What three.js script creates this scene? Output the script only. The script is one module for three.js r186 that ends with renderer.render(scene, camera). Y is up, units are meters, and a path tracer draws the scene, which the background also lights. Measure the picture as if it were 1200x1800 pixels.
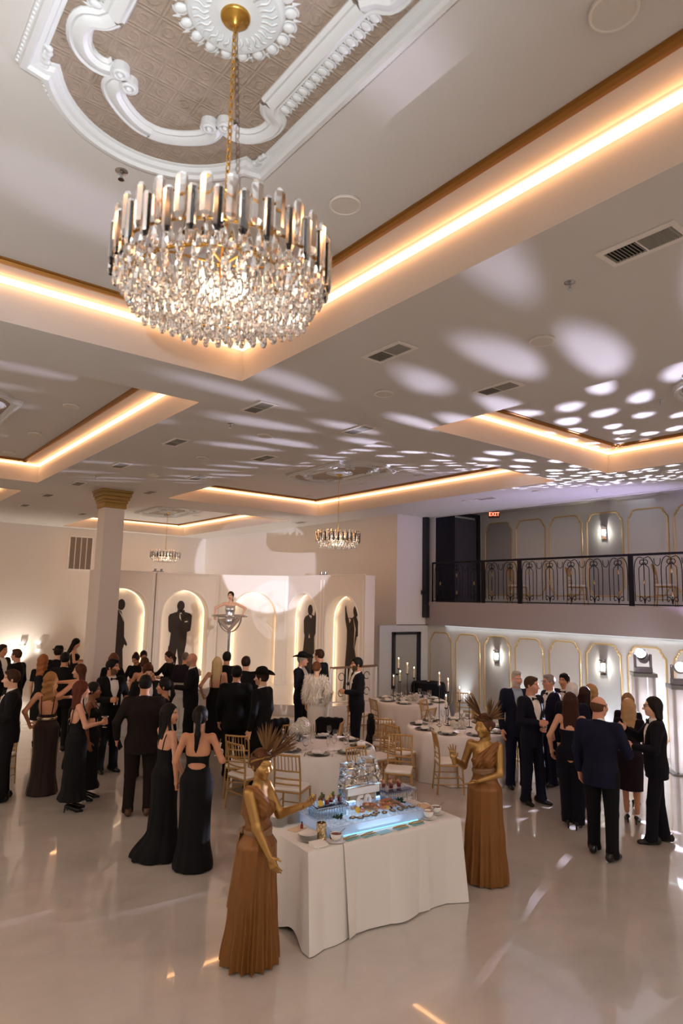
import * as THREE from 'three';
import { mergeGeometries, mergeVertices, toCreasedNormals } from 'three/addons/utils/BufferGeometryUtils.js';
import { RoundedBoxGeometry } from 'three/addons/geometries/RoundedBoxGeometry.js';
import { RectAreaLightUniformsLib } from 'three/addons/lights/RectAreaLightUniformsLib.js';
import { FontLoader } from 'three/addons/loaders/FontLoader.js';
import { TextGeometry } from 'three/addons/geometries/TextGeometry.js';
import { createNoise2D, createNoise3D } from 'simplex-noise';

// ---------------------------------------------------------------- camera, light, exposure
// plan coordinates: u runs away to the left of the view, w away to the right, y is up; three.js x = w, z = -u
const scene = new THREE.Scene();
scene.background = new THREE.Color(0x000000);
const CAMH = 2.92;
const camera = new THREE.PerspectiveCamera(2 * Math.atan(900 / 1155.3) * 180 / Math.PI, 1200 / 1800, 0.05, 100);
{
  const P = (u, w, y) => new THREE.Vector3(w, y, -u);
  const fw = P(0.78265279, 0.60789991, 0.13383688), rt = P(-0.6157146, 0.78763094, 0.02308762), up = P(-0.0913791, -0.10047491, 0.9907344);
  camera.matrixAutoUpdate = true;
  const m = new THREE.Matrix4().makeBasis(rt, up, fw.clone().negate());
  camera.quaternion.setFromRotationMatrix(m);
  camera.position.set(0, CAMH, 0);
  camera.focus = 7.5; camera.userData.fStop = 2.2;
  scene.add(camera);
}
const renderer = new THREE.WebGLRenderer({ antialias: true });
renderer.toneMapping = THREE.LinearToneMapping;
renderer.toneMappingExposure = 1.0;
renderer.shadowMap.enabled = true;
RectAreaLightUniformsLib.init();
// light levels, all in one place
const LIT = {
  cove: [1.0, 0.385, 0.12], coveRadiance: 13, coveDown: 5.4, coveGlow: 3.6,        // warm LED strips at the top of every ceiling tray
  arch: [1.0, 0.66, 0.36], archRadiance: 6, archGlow: 2.6,         // LED strips inside the stage niches
  flash: 72,                                                        // photographer's lamp beside the camera
  follow: 820, followLeft: 130,                                     // two follow spots on the aerialist
  gobo: 335,                                                        // moving head with the ceiling pattern
  wash: 90,                                                         // violet wash of the second moving head
  sconce: 1.3, candle: 0.05, under: 0.8, panel: 30, uplight: 20, chandelier: 0.22, par: 300, tower: 0.9,
};

// ---------------------------------------------------------------- helpers
const rng = (seed => () => { seed = (seed + 0x6D2B79F5) | 0; let t = Math.imul(seed ^ (seed >>> 15), 1 | seed); t = (t + Math.imul(t ^ (t >>> 7), 61 | t)) ^ t; return ((t ^ (t >>> 14)) >>> 0) / 4294967296; })(20240611);
const R = (a, b) => a + (b - a) * rng();
const n2 = createNoise2D(rng), n3 = createNoise3D(rng);
const V3 = (x, y, z) => new THREE.Vector3(x, y, z);
const at = (u, w, y = 0) => [w, y, -u];
const PI = Math.PI, D2R = PI / 180;
const lerp = (a, b, t) => a + (b - a) * t, clamp = (x, a = 0, b = 1) => Math.min(b, Math.max(a, x));
const sstep = (a, b, x) => { const t = clamp((x - a) / (b - a)); return t * t * (3 - 2 * t); };
const used = new Map();
const numbered = n => { const k = used.get(n) || 0; used.set(n, k + 1); return k ? n + '_' + String(k).padStart(3, '0') : n; };
const shade = m => { m.castShadow = m.receiveShadow = true; return m; };
function part(name, geo, mat, parent, label) {
  const m = shade(new THREE.Mesh(geo, mat)); m.name = name; if (label) m.userData.label = label; parent.add(m); return m;
}
function tag(o, label, category, group) { o.userData.label = label; o.userData.category = category; if (group) o.userData.group = group; return o; }
function thing(name, label, category, pos = [0, 0, 0], ry = 0, group) {
  const g = new THREE.Group(); g.name = numbered(name); g.position.set(...pos); g.rotation.y = ry; scene.add(g); return tag(g, label, category, group);
}
function solo(name, geo, mat, label, category, pos = [0, 0, 0], ry = 0, group) {
  const m = shade(new THREE.Mesh(geo, mat)); m.name = numbered(name); m.position.set(...pos); m.rotation.y = ry; scene.add(m); return tag(m, label, category, group);
}
function struct(name, geo, mat, label, parent = scene) {
  const m = shade(new THREE.Mesh(geo, mat)); m.name = parent === scene ? numbered(name) : name; if (label) m.userData.label = label; if (parent === scene) m.userData.kind = 'structure'; parent.add(m); return m;
}
function copy(o, pos, ry, label, group) {
  const c = o.clone(); c.name = numbered(o.name.replace(/_\d{3}$/, '')); c.position.set(...pos); c.rotation.y = ry;
  c.userData = { ...o.userData }; if (label) c.userData.label = label; if (group) c.userData.group = group; scene.add(c); return c;
}
const T = (g, x = 0, y = 0, z = 0, rx = 0, ry = 0, rz = 0, s) => { if (s) g.scale(...(Array.isArray(s) ? s : [s, s, s])); if (rx) g.rotateX(rx); if (rz) g.rotateZ(rz); if (ry) g.rotateY(ry); g.translate(x, y, z); return g; };
const box = (a, b, c, x = 0, y = 0, z = 0) => new THREE.BoxGeometry(a, b, c).translate(x, y, z);
const rbox = (a, b, c, r, x = 0, y = 0, z = 0, seg = 2) => new RoundedBoxGeometry(a, b, c, seg, r).translate(x, y, z);
// box between plan limits
const pbox = (u0, u1, w0, w1, y0, y1) => box(w1 - w0, y1 - y0, u1 - u0, (w0 + w1) / 2, (y0 + y1) / 2, -(u0 + u1) / 2);
const cyl = (r0, r1, h, n = 16, x = 0, y = 0, z = 0, open = false) => new THREE.CylinderGeometry(r1, r0, h, n, 1, open).translate(x, y + h / 2, z);
const lathe = (pts, n = 24) => new THREE.LatheGeometry(pts.map(p => new THREE.Vector2(p[0], p[1])), n);
const tube = (pts, r, n = 24, k = 8, closed = false) => new THREE.TubeGeometry(new THREE.CatmullRomCurve3(pts.map(p => Array.isArray(p) ? V3(...p) : p), closed, 'centripetal'), n, r, k, closed);
function bar(a, b, r0, r1 = r0, n = 8) {
  const A = V3(...a), B = V3(...b), d = B.clone().sub(A), L = d.length();
  const g = new THREE.CylinderGeometry(r1, r0, L, n).translate(0, L / 2, 0);
  return g.applyQuaternion(new THREE.Quaternion().setFromUnitVectors(V3(0, 1, 0), d.normalize())).translate(...a);
}
const merge = list => { const l = list.map(g => { const q = g.index ? g.toNonIndexed() : g; for (const k of Object.keys(q.attributes)) if (!['position', 'normal', 'uv'].includes(k)) q.deleteAttribute(k); if (!q.attributes.uv) q.setAttribute('uv', new THREE.BufferAttribute(new Float32Array(q.attributes.position.count * 2), 2)); return q; }); return mergeGeometries(l); };
function extrude(shape, depth, bevel = 0, curveSegments = 16) {
  return new THREE.ExtrudeGeometry(shape, { depth: depth - 2 * bevel, bevelEnabled: bevel > 0, bevelSize: bevel, bevelThickness: bevel, bevelOffset: -bevel, bevelSegments: 2, curveSegments }).translate(0, 0, bevel);
}
const poly = pts => { const s = new THREE.Shape(); pts.forEach((p, i) => i ? s.lineTo(...p) : s.moveTo(...p)); s.closePath(); return s; };
// sweep a profile [[out, up], ...] along a path [[x, z], ...] lying flat
function sweep(path, prof, closed) {
  const n = path.length, k = prof.length, pos = [], uv = [], idx = []; let run = 0;
  for (let i = 0; i < n; i++) {
    const p = path[i], a = path[closed ? (i + n - 1) % n : Math.max(0, i - 1)], b = path[closed ? (i + 1) % n : Math.min(n - 1, i + 1)];
    const d1 = [p[0] - a[0], p[1] - a[1]], d2 = [b[0] - p[0], b[1] - p[1]], l1 = Math.hypot(...d1) || 1, l2 = Math.hypot(...d2) || 1;
    let t1 = l1 === 1 && !d1[0] && !d1[1] ? [d2[0] / l2, d2[1] / l2] : [d1[0] / l1, d1[1] / l1], t2 = !d2[0] && !d2[1] ? t1 : [d2[0] / l2, d2[1] / l2];
    if (!d1[0] && !d1[1]) t1 = t2;
    let m = [-(t1[1] + t2[1]), t1[0] + t2[0]]; const L = Math.hypot(...m) || 1; m = [m[0] / L, m[1] / L];
    const cosh = Math.max(0.45, m[0] * -t1[1] + m[1] * t1[0]); run += l1;
    for (let j = 0; j < k; j++) { pos.push(p[0] + m[0] * prof[j][0] / cosh, prof[j][1], p[1] + m[1] * prof[j][0] / cosh); uv.push(run, j / k); }
  }
  const N = closed ? n : n - 1;
  for (let i = 0; i < N; i++) for (let j = 0; j < k - 1; j++) { const a = i * k + j, b = ((i + 1) % n) * k + j; idx.push(a, b, a + 1, b, b + 1, a + 1); }
  const g = new THREE.BufferGeometry(); g.setAttribute('position', new THREE.Float32BufferAttribute(pos, 3)); g.setAttribute('uv', new THREE.Float32BufferAttribute(uv, 2)); g.setIndex(idx);
  return toCreasedNormals(g, 0.7);
}
function canvasTex(w, h, draw, srgb = true) {
  const c = document.createElement('canvas'); c.width = w; c.height = h; draw(c.getContext('2d'), w, h);
  const t = new THREE.CanvasTexture(c); if (srgb) t.colorSpace = THREE.SRGBColorSpace; t.wrapS = t.wrapT = THREE.RepeatWrapping; return t;
}
function dataTex(n, f, srgb = true) {
  const d = new Uint8Array(n * n * 4);
  for (let j = 0; j < n; j++) for (let i = 0; i < n; i++) { const c = f(i / n, j / n); const o = (j * n + i) * 4; d[o] = clamp(c[0]) * 255; d[o + 1] = clamp(c[1]) * 255; d[o + 2] = clamp(c[2]) * 255; d[o + 3] = 255; }
  const t = new THREE.DataTexture(d, n, n); t.wrapS = t.wrapT = THREE.RepeatWrapping; t.magFilter = THREE.LinearFilter; t.minFilter = THREE.LinearMipmapLinearFilter; t.generateMipmaps = true; if (srgb) t.colorSpace = THREE.SRGBColorSpace; t.needsUpdate = true; return t;
}
// noise that repeats over the unit square
const tile = (x, y, f, z = 0) => { const a = x * 2 * PI, b = y * 2 * PI, r = f / (2 * PI); return (n3(Math.cos(a) * r + z, Math.sin(a) * r, Math.cos(b) * r + Math.sin(b) * r * 1.7 + z) + n3(Math.sin(a) * r - z, Math.cos(b) * r, Math.sin(b) * r + 9)) / 2; };
const std = (color, roughness = 0.6, metalness = 0, more = {}) => new THREE.MeshStandardMaterial({ color, roughness, metalness, side: THREE.DoubleSide, ...more });
const phys = (color, roughness = 0.5, more = {}) => new THREE.MeshPhysicalMaterial({ color, roughness, side: THREE.DoubleSide, ...more });

// ---------------------------------------------------------------- materials
const plasterBump = dataTex(256, (x, y) => { const v = 0.5 + 0.3 * tile(x, y, 40) + 0.2 * tile(x, y, 90, 4); return [v, v, v]; }, false);
plasterBump.repeat.set(1, 1);
const M = {};
M.wall = std(0xece6e0, 0.75, 0, { bumpMap: plasterBump, bumpScale: 0.0006 });
M.ceiling = std(0xcdcac6, 0.8);
M.greyWall = std(0xd9d9d6, 0.7, 0, { bumpMap: plasterBump, bumpScale: 0.0005 });
M.greyPanel = std(0xa8a7a6, 0.65, 0, { bumpMap: plasterBump, bumpScale: 0.0005 });
M.stucco = std(0xd3d5d5, 0.55);
M.trimGold = std(0x9a6a2c, 0.42, 0.55);
M.gold = std(0xc99f4e, 0.3, 1);
M.frameGold = std(0xd6bc8c, 0.38, 0.6);
M.brass = std(0xb98a3e, 0.25, 1);
M.chair = std(0xb9935c, 0.38, 0.55);
M.dark = std(0x17131c, 0.5, 0.2);
M.darkDoor = std(0x1d1a26, 0.45, 0.1);
M.white = std(0xf2f0ed, 0.5);
M.gloss = phys(0xf4f2ee, 0.25, { clearcoat: 0.6, clearcoatRoughness: 0.12 });
M.iron = std(0x14121c, 0.45, 0.6);
M.black = std(0x0c0c0d, 0.6);
M.chrome = std(0xc9ccd0, 0.16, 1);
M.steel = std(0x8d8f92, 0.3, 1);
M.glass = phys(0xffffff, 0.02, { transmission: 1, ior: 1.5, thickness: 0.004 });
M.pane = phys(0xffffff, 0.02, { transmission: 1, ior: 1.45, thickness: 0 });
M.crystal = phys(0xffffff, 0.1, { transmission: 1, ior: 1.5, thickness: 0.02 });
M.smoke = phys(0xc4c9d0, 0.08, { transmission: 1, ior: 1.55, thickness: 0.02, attenuationColor: new THREE.Color(0x8a9199), attenuationDistance: 0.07 });
M.ice = phys(0xffffff, 0.06, { transmission: 1, ior: 1.31, thickness: 0.05, attenuationColor: new THREE.Color(0xd8eefc), attenuationDistance: 0.9 });
M.snow = std(0xf4f7fa, 0.85);
{
  const floorMap = dataTex(1024, (x, y) => {
    const a = tile(x, y, 5), b = tile(x, y, 14, 3), c = tile(x, y, 60, 7), v = Math.abs(tile(x + 0.02 * b, y + 0.02 * a, 4, 11));
    const vein = Math.exp(-v * 9) * 0.018, k = 0.77 + 0.028 * a + 0.016 * b + 0.008 * c - vein;
    return [k, k * 0.965, k * 0.925];
  });
  const floorBump = dataTex(512, (x, y) => { const v = 0.5 + 0.34 * tile(x, y, 7, 2) + 0.14 * tile(x, y, 18, 5); return [v, v, v]; }, false);
  floorMap.repeat.set(0.16, 0.16); floorBump.repeat.set(0.42, 0.42);
  M.floor = phys(0xffffff, 0.22, { map: floorMap, bumpMap: floorBump, bumpScale: 0.0034, clearcoat: 1, clearcoatRoughness: 0.03, ior: 1.7 });
}
{
  const d = dataTex(512, (x, y) => {
    const gx = x * 4, gy = y * 4, fx = Math.abs((gx % 1) - 0.5), fy = Math.abs((gy % 1) - 0.5), e = Math.max(fx, fy), r = Math.hypot(fx, fy);
    const line = sstep(0.36, 0.42, e) * (1 - sstep(0.44, 0.49, e)), ring = sstep(0.16, 0.2, r) * (1 - sstep(0.24, 0.28, r)), v = 0.4 + 0.4 * line + 0.3 * ring + 0.12 * tile(x, y, 40) + 0.1 * tile(x, y, 9, 3);
    return [v, v, v];
  }, false);
  const cmap = dataTex(512, (x, y) => { const v = 1 + 0.06 * tile(x, y, 30, 2) + 0.05 * tile(x, y, 7, 5); return [0.60 * v, 0.535 * v, 0.475 * v]; });
  for (const t of [d, cmap]) t.repeat.set(1.9, 1.9);
  M.taupe = std(0xffffff, 0.55, 0, { map: cmap, bumpMap: d, bumpScale: 0.006 });
}
const clothBump = dataTex(256, (x, y) => { const v = 0.5 + 0.25 * Math.sin(x * 2 * PI * 64) * Math.sin(y * 2 * PI * 64) + 0.2 * tile(x, y, 30); return [v, v, v]; }, false);
M.linen = std(0xe9e6e2, 0.85, 0, { bumpMap: clothBump, bumpScale: 0.0008 });
const glow = (rgb, k) => new THREE.MeshStandardMaterial({ color: 0x201c18, emissive: new THREE.Color().setRGB(...rgb), emissiveIntensity: k, roughness: 0.6, side: THREE.DoubleSide });
M.cove = glow([1, 0.58, 0.3], LIT.coveGlow);
M.archGlow = glow([1, 0.72, 0.44], LIT.archGlow);
function rectLight(rgb, k, w, h, pos, target, parent = scene) {
  const l = new THREE.RectAreaLight(new THREE.Color().setRGB(...rgb), k, w, h); l.position.set(...pos); parent.add(l); l.lookAt(V3(...target)); return l;
}
function pointLight(rgb, k, pos, radius = 1, parent = scene) {
  const l = new THREE.PointLight(new THREE.Color().setRGB(...rgb), k, 0, 2); l.position.set(...pos); l.castShadow = true; l.shadow.radius = radius; parent.add(l); return l;
}
function spotLight(rgb, k, pos, target, angle, penumbra, radius = 1) {
  const l = new THREE.SpotLight(new THREE.Color().setRGB(...rgb), k, 0, angle, penumbra, 2); l.position.set(...pos); l.target.position.set(...target); scene.add(l.target); l.castShadow = true; l.shadow.radius = radius; scene.add(l); return l;
}
// ---- distance fields meshed as one smooth surface (surface nets)
const smin = (a, b, k) => { if (k <= 0) return Math.min(a, b); const h = Math.max(k - Math.abs(a - b), 0) / k; return Math.min(a, b) - h * h * k * 0.25; };
const prim = {
  cap: (a, b, r0, r1 = r0, k = 0.03) => { const [ax, ay, az] = a, dx = b[0] - ax, dy = b[1] - ay, dz = b[2] - az, L2 = dx * dx + dy * dy + dz * dz || 1e-9, R0 = Math.max(r0, r1);
    return { k, b: [Math.min(ax, b[0]) - R0, Math.min(ay, b[1]) - R0, Math.min(az, b[2]) - R0, Math.max(ax, b[0]) + R0, Math.max(ay, b[1]) + R0, Math.max(az, b[2]) + R0], f: (x, y, z) => { const px = x - ax, py = y - ay, pz = z - az, t = clamp((px * dx + py * dy + pz * dz) / L2); return Math.hypot(px - dx * t, py - dy * t, pz - dz * t) - (r0 + (r1 - r0) * t); } }; },
  ell: (c, r, k = 0.03, rx = 0) => { const [cx, cy, cz] = c, [a, b, d] = r, m = Math.max(a, b, d), co = Math.cos(rx), si = Math.sin(rx);
    return { k, b: [cx - m, cy - m, cz - m, cx + m, cy + m, cz + m], f: (x, y, z) => { const px = (x - cx), qy = y - cy, qz = z - cz, py = co * qy + si * qz, pz = -si * qy + co * qz, k0 = Math.hypot(px / a, py / b, pz / d), k1 = Math.hypot(px / (a * a), py / (b * b), pz / (d * d)); return k1 < 1e-6 ? -Math.min(a, b, d) : k0 * (k0 - 1) / k1; } }; },
  box: (c, h, r, k = 0.01) => { const [cx, cy, cz] = c; return { k, b: [cx - h[0] - r, cy - h[1] - r, cz - h[2] - r, cx + h[0] + r, cy + h[1] + r, cz + h[2] + r], f: (x, y, z) => { const qx = Math.abs(x - cx) - h[0], qy = Math.abs(y - cy) - h[1], qz = Math.abs(z - cz) - h[2]; return Math.hypot(Math.max(qx, 0), Math.max(qy, 0), Math.max(qz, 0)) + Math.min(Math.max(qx, qy, qz), 0) - r; } }; },
  sub: (f, k = 0.006) => ({ op: 'sub', f, k }), cut: f => ({ op: 'cut', f }),
};
function nets(prims, cell, warp) {
  const add = prims.filter(p => !p.op), mn = [1e9, 1e9, 1e9], mx = [-1e9, -1e9, -1e9];
  for (const p of add) for (let i = 0; i < 3; i++) { mn[i] = Math.min(mn[i], p.b[i]); mx[i] = Math.max(mx[i], p.b[i + 3]); }
  const pad = cell * 3; for (let i = 0; i < 3; i++) { mn[i] -= pad; mx[i] += pad; }
  const nx = Math.ceil((mx[0] - mn[0]) / cell) + 1, ny = Math.ceil((mx[1] - mn[1]) / cell) + 1, nz = Math.ceil((mx[2] - mn[2]) / cell) + 1;
  const F = new Float32Array(nx * ny * nz).fill(1);
  for (const p of prims) {
    let b = [0, 0, 0, nx - 1, ny - 1, nz - 1];
    if (!p.op) { const e = (p.k || 0) + cell * 2.5; b = [0, 1, 2].map(i => Math.max(0, Math.floor((p.b[i] - e - mn[i]) / cell))).concat([0, 1, 2].map(i => Math.min([nx, ny, nz][i] - 1, Math.ceil((p.b[i + 3] + e - mn[i]) / cell)))); }
    for (let k = b[2]; k <= b[5]; k++) for (let j = b[1]; j <= b[4]; j++) { let o = (k * ny + j) * nx + b[0]; for (let i = b[0]; i <= b[3]; i++, o++) {
      const cur = F[o]; if (p.op && cur > 0.2) continue;
      const x = mn[0] + i * cell, y = mn[1] + j * cell, z = mn[2] + k * cell; let v = p.f(x, y, z);
      if (!p.op) { if (warp) v += warp(x, y, z); F[o] = smin(cur, v, p.k || 0); } else if (p.op === 'cut') F[o] = Math.max(cur, v); else F[o] = -smin(-cur, v, p.k);
    } }
  }
  const id = new Int32Array(nx * ny * nz).fill(-1), pos = [], idx = [], cs = [[0, 0, 0], [1, 0, 0], [0, 1, 0], [1, 1, 0], [0, 0, 1], [1, 0, 1], [0, 1, 1], [1, 1, 1]];
  const edges = [[0, 1], [2, 3], [4, 5], [6, 7], [0, 2], [1, 3], [4, 6], [5, 7], [0, 4], [1, 5], [2, 6], [3, 7]], off = cs.map(c => (c[2] * ny + c[1]) * nx + c[0]), v = new Float32Array(8);
  for (let k = 0; k < nz - 1; k++) for (let j = 0; j < ny - 1; j++) for (let i = 0; i < nx - 1; i++) {
    const o = (k * ny + j) * nx + i; let m = 0; for (let c = 0; c < 8; c++) { v[c] = F[o + off[c]]; if (v[c] < 0) m |= 1 << c; }
    if (m === 0 || m === 255) continue;
    let sx = 0, sy = 0, sz = 0, n = 0;
    for (const [a, b] of edges) { if (((m >> a) & 1) === ((m >> b) & 1)) continue; const t = v[a] / (v[a] - v[b]), A = cs[a], B = cs[b]; sx += A[0] + t * (B[0] - A[0]); sy += A[1] + t * (B[1] - A[1]); sz += A[2] + t * (B[2] - A[2]); n++; }
    id[o] = pos.length / 3; pos.push(mn[0] + (i + sx / n) * cell, mn[1] + (j + sy / n) * cell, mn[2] + (k + sz / n) * cell);
  }
  const dX = 1, dY = nx, dZ = nx * ny;
  for (let k = 1; k < nz - 1; k++) for (let j = 1; j < ny - 1; j++) for (let i = 1; i < nx - 1; i++) {
    const o = (k * ny + j) * nx + i, s = F[o] < 0;
    for (const [d, e1, e2] of [[dX, dY, dZ], [dY, dZ, dX], [dZ, dX, dY]]) {
      if (s === (F[o + d] < 0)) continue;
      const a = id[o], b = id[o - e1], c = id[o - e1 - e2], q = id[o - e2]; if (a < 0 || b < 0 || c < 0 || q < 0) continue;
      if (s) idx.push(a, b, c, a, c, q); else idx.push(a, c, b, a, q, c);
    }
  }
  const g = new THREE.BufferGeometry(); g.setAttribute('position', new THREE.Float32BufferAttribute(pos, 3)); g.setIndex(idx); g.computeVertexNormals(); return g;
}

// ================================================================ the room
const CE = 5.32, UC = 5.72, BAL = 2.95, SOF = 2.32, BCE = 5.58;
const S = 2.4;
const trayU = [[-0.494 * S, 2.62 * S], [3.06 * S, 6.35 * S], [6.96 * S, 10.15 * S]], trayW = [[-0.37 * S, 1.43 * S], [2.67 * S, 4.58 * S]];
{
  const g = new THREE.PlaneGeometry(24, 30); // floor top face with uv in metres
  const fl = box(22, 0.2, 31, 4.8, -0.1, -11.0); const p = fl.attributes.position, uv = fl.attributes.uv;
  for (let i = 0; i < p.count; i++) uv.setXY(i, p.getX(i), p.getZ(i));
  struct('floor', fl, M.floor, 'polished pale marbled floor mirroring the guests');
  // lower ceiling with six tray openings
  const sh = poly([[-6.2, -4.2], [13.3, -4.2], [13.3, 25], [-6.2, 25]]);
  for (const [u0, u1] of trayU) for (const [w0, w1] of trayW) { const h = new THREE.Path(); h.moveTo(w0, u0); h.lineTo(w1, u0); h.lineTo(w1, u1); h.lineTo(w0, u1); h.closePath(); sh.holes.push(h); }
  const c = new THREE.ExtrudeGeometry(sh, { depth: UC - CE, bevelEnabled: false }).rotateX(-PI / 2).translate(0, CE, 0);
  struct('ceiling', c, M.ceiling, 'white ceiling with rectangular tray recesses');
  struct('ceiling', pbox(-4.2, 25, -6.2, 13.3, UC, UC + 0.15), M.ceiling, 'white upper ceiling inside the tray recesses');
  // walls
  struct('wall_back', pbox(24.8, 25, -6.2, 12.4, 0, CE), M.wall, 'plain white back wall behind the stage');
  struct('wall_right', pbox(13.4, 24.8, 12.2, 12.4, 0, CE), M.wall, 'plain white side wall beside the stage');
  struct('wall_left', pbox(-4.2, 25, -6.2, -6, 0, CE), M.wall, 'white wall at the left side of the hall');
  struct('wall_front', pbox(-4.2, -4, -6, 15.6, 0, 5.6), M.wall, 'white wall behind the viewer');
  struct('wall_corner', pbox(13.2, 13.4, 12.2, 13.42, SOF, CE), M.wall, 'white corner wall above the door');
  struct('wall_door', pbox(13.2, 13.3, 11.62, 13.42, 0, SOF - 0.02), M.greyWall, 'pale grey wall around the dark framed door');
  struct('wall_panelled', pbox(-4, 13.2, 13.42, 13.6, 0, SOF), M.greyWall, 'pale grey wall with gilded panel frames under the balcony');
  // balcony
  struct('balcony_slab', pbox(-4, 13.2, 13.3, 15.6, SOF, BAL), std(0xa69c9a, 0.7), 'plain balcony fascia above the panelled wall');
  struct('wall_balcony', pbox(-4, 13.2, 15.4, 15.6, BAL, BCE), M.greyWall, 'grey wall with gilded panel frames at the back of the balcony');
  struct('wall_balcony_end', pbox(12.95, 13.2, 13.42, 15.4, BAL, BCE), M.greyWall, 'end wall of the balcony beside the dark doorway');
  struct('ceiling', pbox(-4, 13.2, 13.3, 15.6, BCE, BCE + 0.12), M.ceiling, 'tiled ceiling above the balcony');
  struct('trim_1', merge([pbox(-4, 13.2, 13.3, 13.38, CE - 0.02, BCE + 0.02)]), M.ceiling, 'edge of the main ceiling along the balcony');
  const grid = []; for (let u = -3.4; u < 13; u += 1.2) grid.push(pbox(u - 0.012, u + 0.012, 13.38, 15.4, BCE - 0.012, BCE + 0.004)); grid.push(pbox(-4, 13.2, 14.38, 14.404, BCE - 0.012, BCE + 0.004));
  struct('trim_2', merge(grid), std(0xcfcac4, 0.6), 'ceiling grid of the balcony');
}
// LED cove of each tray, gilded inner moulding
for (const [ti, [u0, u1]] of trayU.entries()) for (const [tj, [w0, w1]] of trayW.entries()) {
  const y = UC - 0.03, k = 0.05, nm = [['nearest', 'middle', 'farthest'][ti], ['left', 'right'][tj]].join(' ');
  const t = thing('cove_light', `warm LED strip around the ${nm} ceiling tray`, 'cove light', at(0, 0, 0));
  t.userData.group = 'LED strips of the ceiling trays';
  const sides = [[u0, u0 + k, w0, w1], [u1 - k, u1, w0, w1], [u0 + k, u1 - k, w0, w0 + k], [u0 + k, u1 - k, w1 - k, w1]];
  for (const [a, b, c, d] of sides) part('led_strip', pbox(a, b, c, d, y - 0.022, y + 0.018), M.cove, t);
  const um = (u0 + u1) / 2, wm = (w0 + w1) / 2, o = k + 0.006;
  rectLight(LIT.cove, LIT.coveRadiance, w1 - w0 - 0.1, 0.03, at(u0 + o, wm, y), at(u0 + 1, wm, y - 0.18));
  rectLight(LIT.cove, LIT.coveRadiance, w1 - w0 - 0.1, 0.03, at(u1 - o, wm, y), at(u1 - 1, wm, y - 0.18));
  rectLight(LIT.cove, LIT.coveRadiance, u1 - u0 - 0.1, 0.03, at(um, w0 + o, y), at(um, w0 + 1, y - 0.18));
  rectLight(LIT.cove, LIT.coveRadiance, u1 - u0 - 0.1, 0.03, at(um, w1 - o, y), at(um, w1 - 1, y - 0.18));
  // the strips shine down their own fascia as well
  const D = 0.034, yd = y - 0.03, c2 = LIT.cove;
  rectLight(c2, LIT.coveDown, w1 - w0 - 0.1, 0.03, at(u0 + D, wm, yd), at(u0 + 0.012, wm, CE)); rectLight(c2, LIT.coveDown, w1 - w0 - 0.1, 0.03, at(u1 - D, wm, yd), at(u1 - 0.012, wm, CE));
  rectLight(c2, LIT.coveDown, u1 - u0 - 0.1, 0.03, at(um, w0 + D, yd), at(um, w0 + 0.012, CE)).rotateZ(0); rectLight(c2, LIT.coveDown, u1 - u0 - 0.1, 0.03, at(um, w1 - D, yd), at(um, w1 - 0.012, CE));
  const i = 0.37, path = [[w0 + i, -(u0 + i)], [w0 + i, -(u1 - i)], [w1 - i, -(u1 - i)], [w1 - i, -(u0 + i)]];
  const prof = [[-0.045, 0], [-0.045, -0.015], [-0.02, -0.02], [-0.015, -0.04], [0.02, -0.046], [0.03, -0.02], [0.045, -0.015], [0.045, 0]].map(([a, b]) => [a, b + UC]);
  const tr = struct('trim_gilded', sweep(path, prof, true), M.trimGold, `gilded moulding inside the ${nm} ceiling tray`);
  for (const [x, z] of path) {
    const sx = Math.sign(wm - x), sz = Math.sign(-um - z), sc = [];
    for (const [dx, dz, r] of [[0, 0, 0.05], [0.11, 0.0, 0.034], [0, 0.11, 0.034], [0.2, -0.01, 0.024], [-0.01, 0.2, 0.024], [0.07, 0.07, 0.03]]) sc.push(new THREE.SphereGeometry(r, 10, 6).scale(1, 0.6, 1).translate(x + sx * dx, UC - 0.03, z + sz * dz));
    struct('corner_ornament', merge(sc), M.trimGold, null, tr);
  }
}
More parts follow.
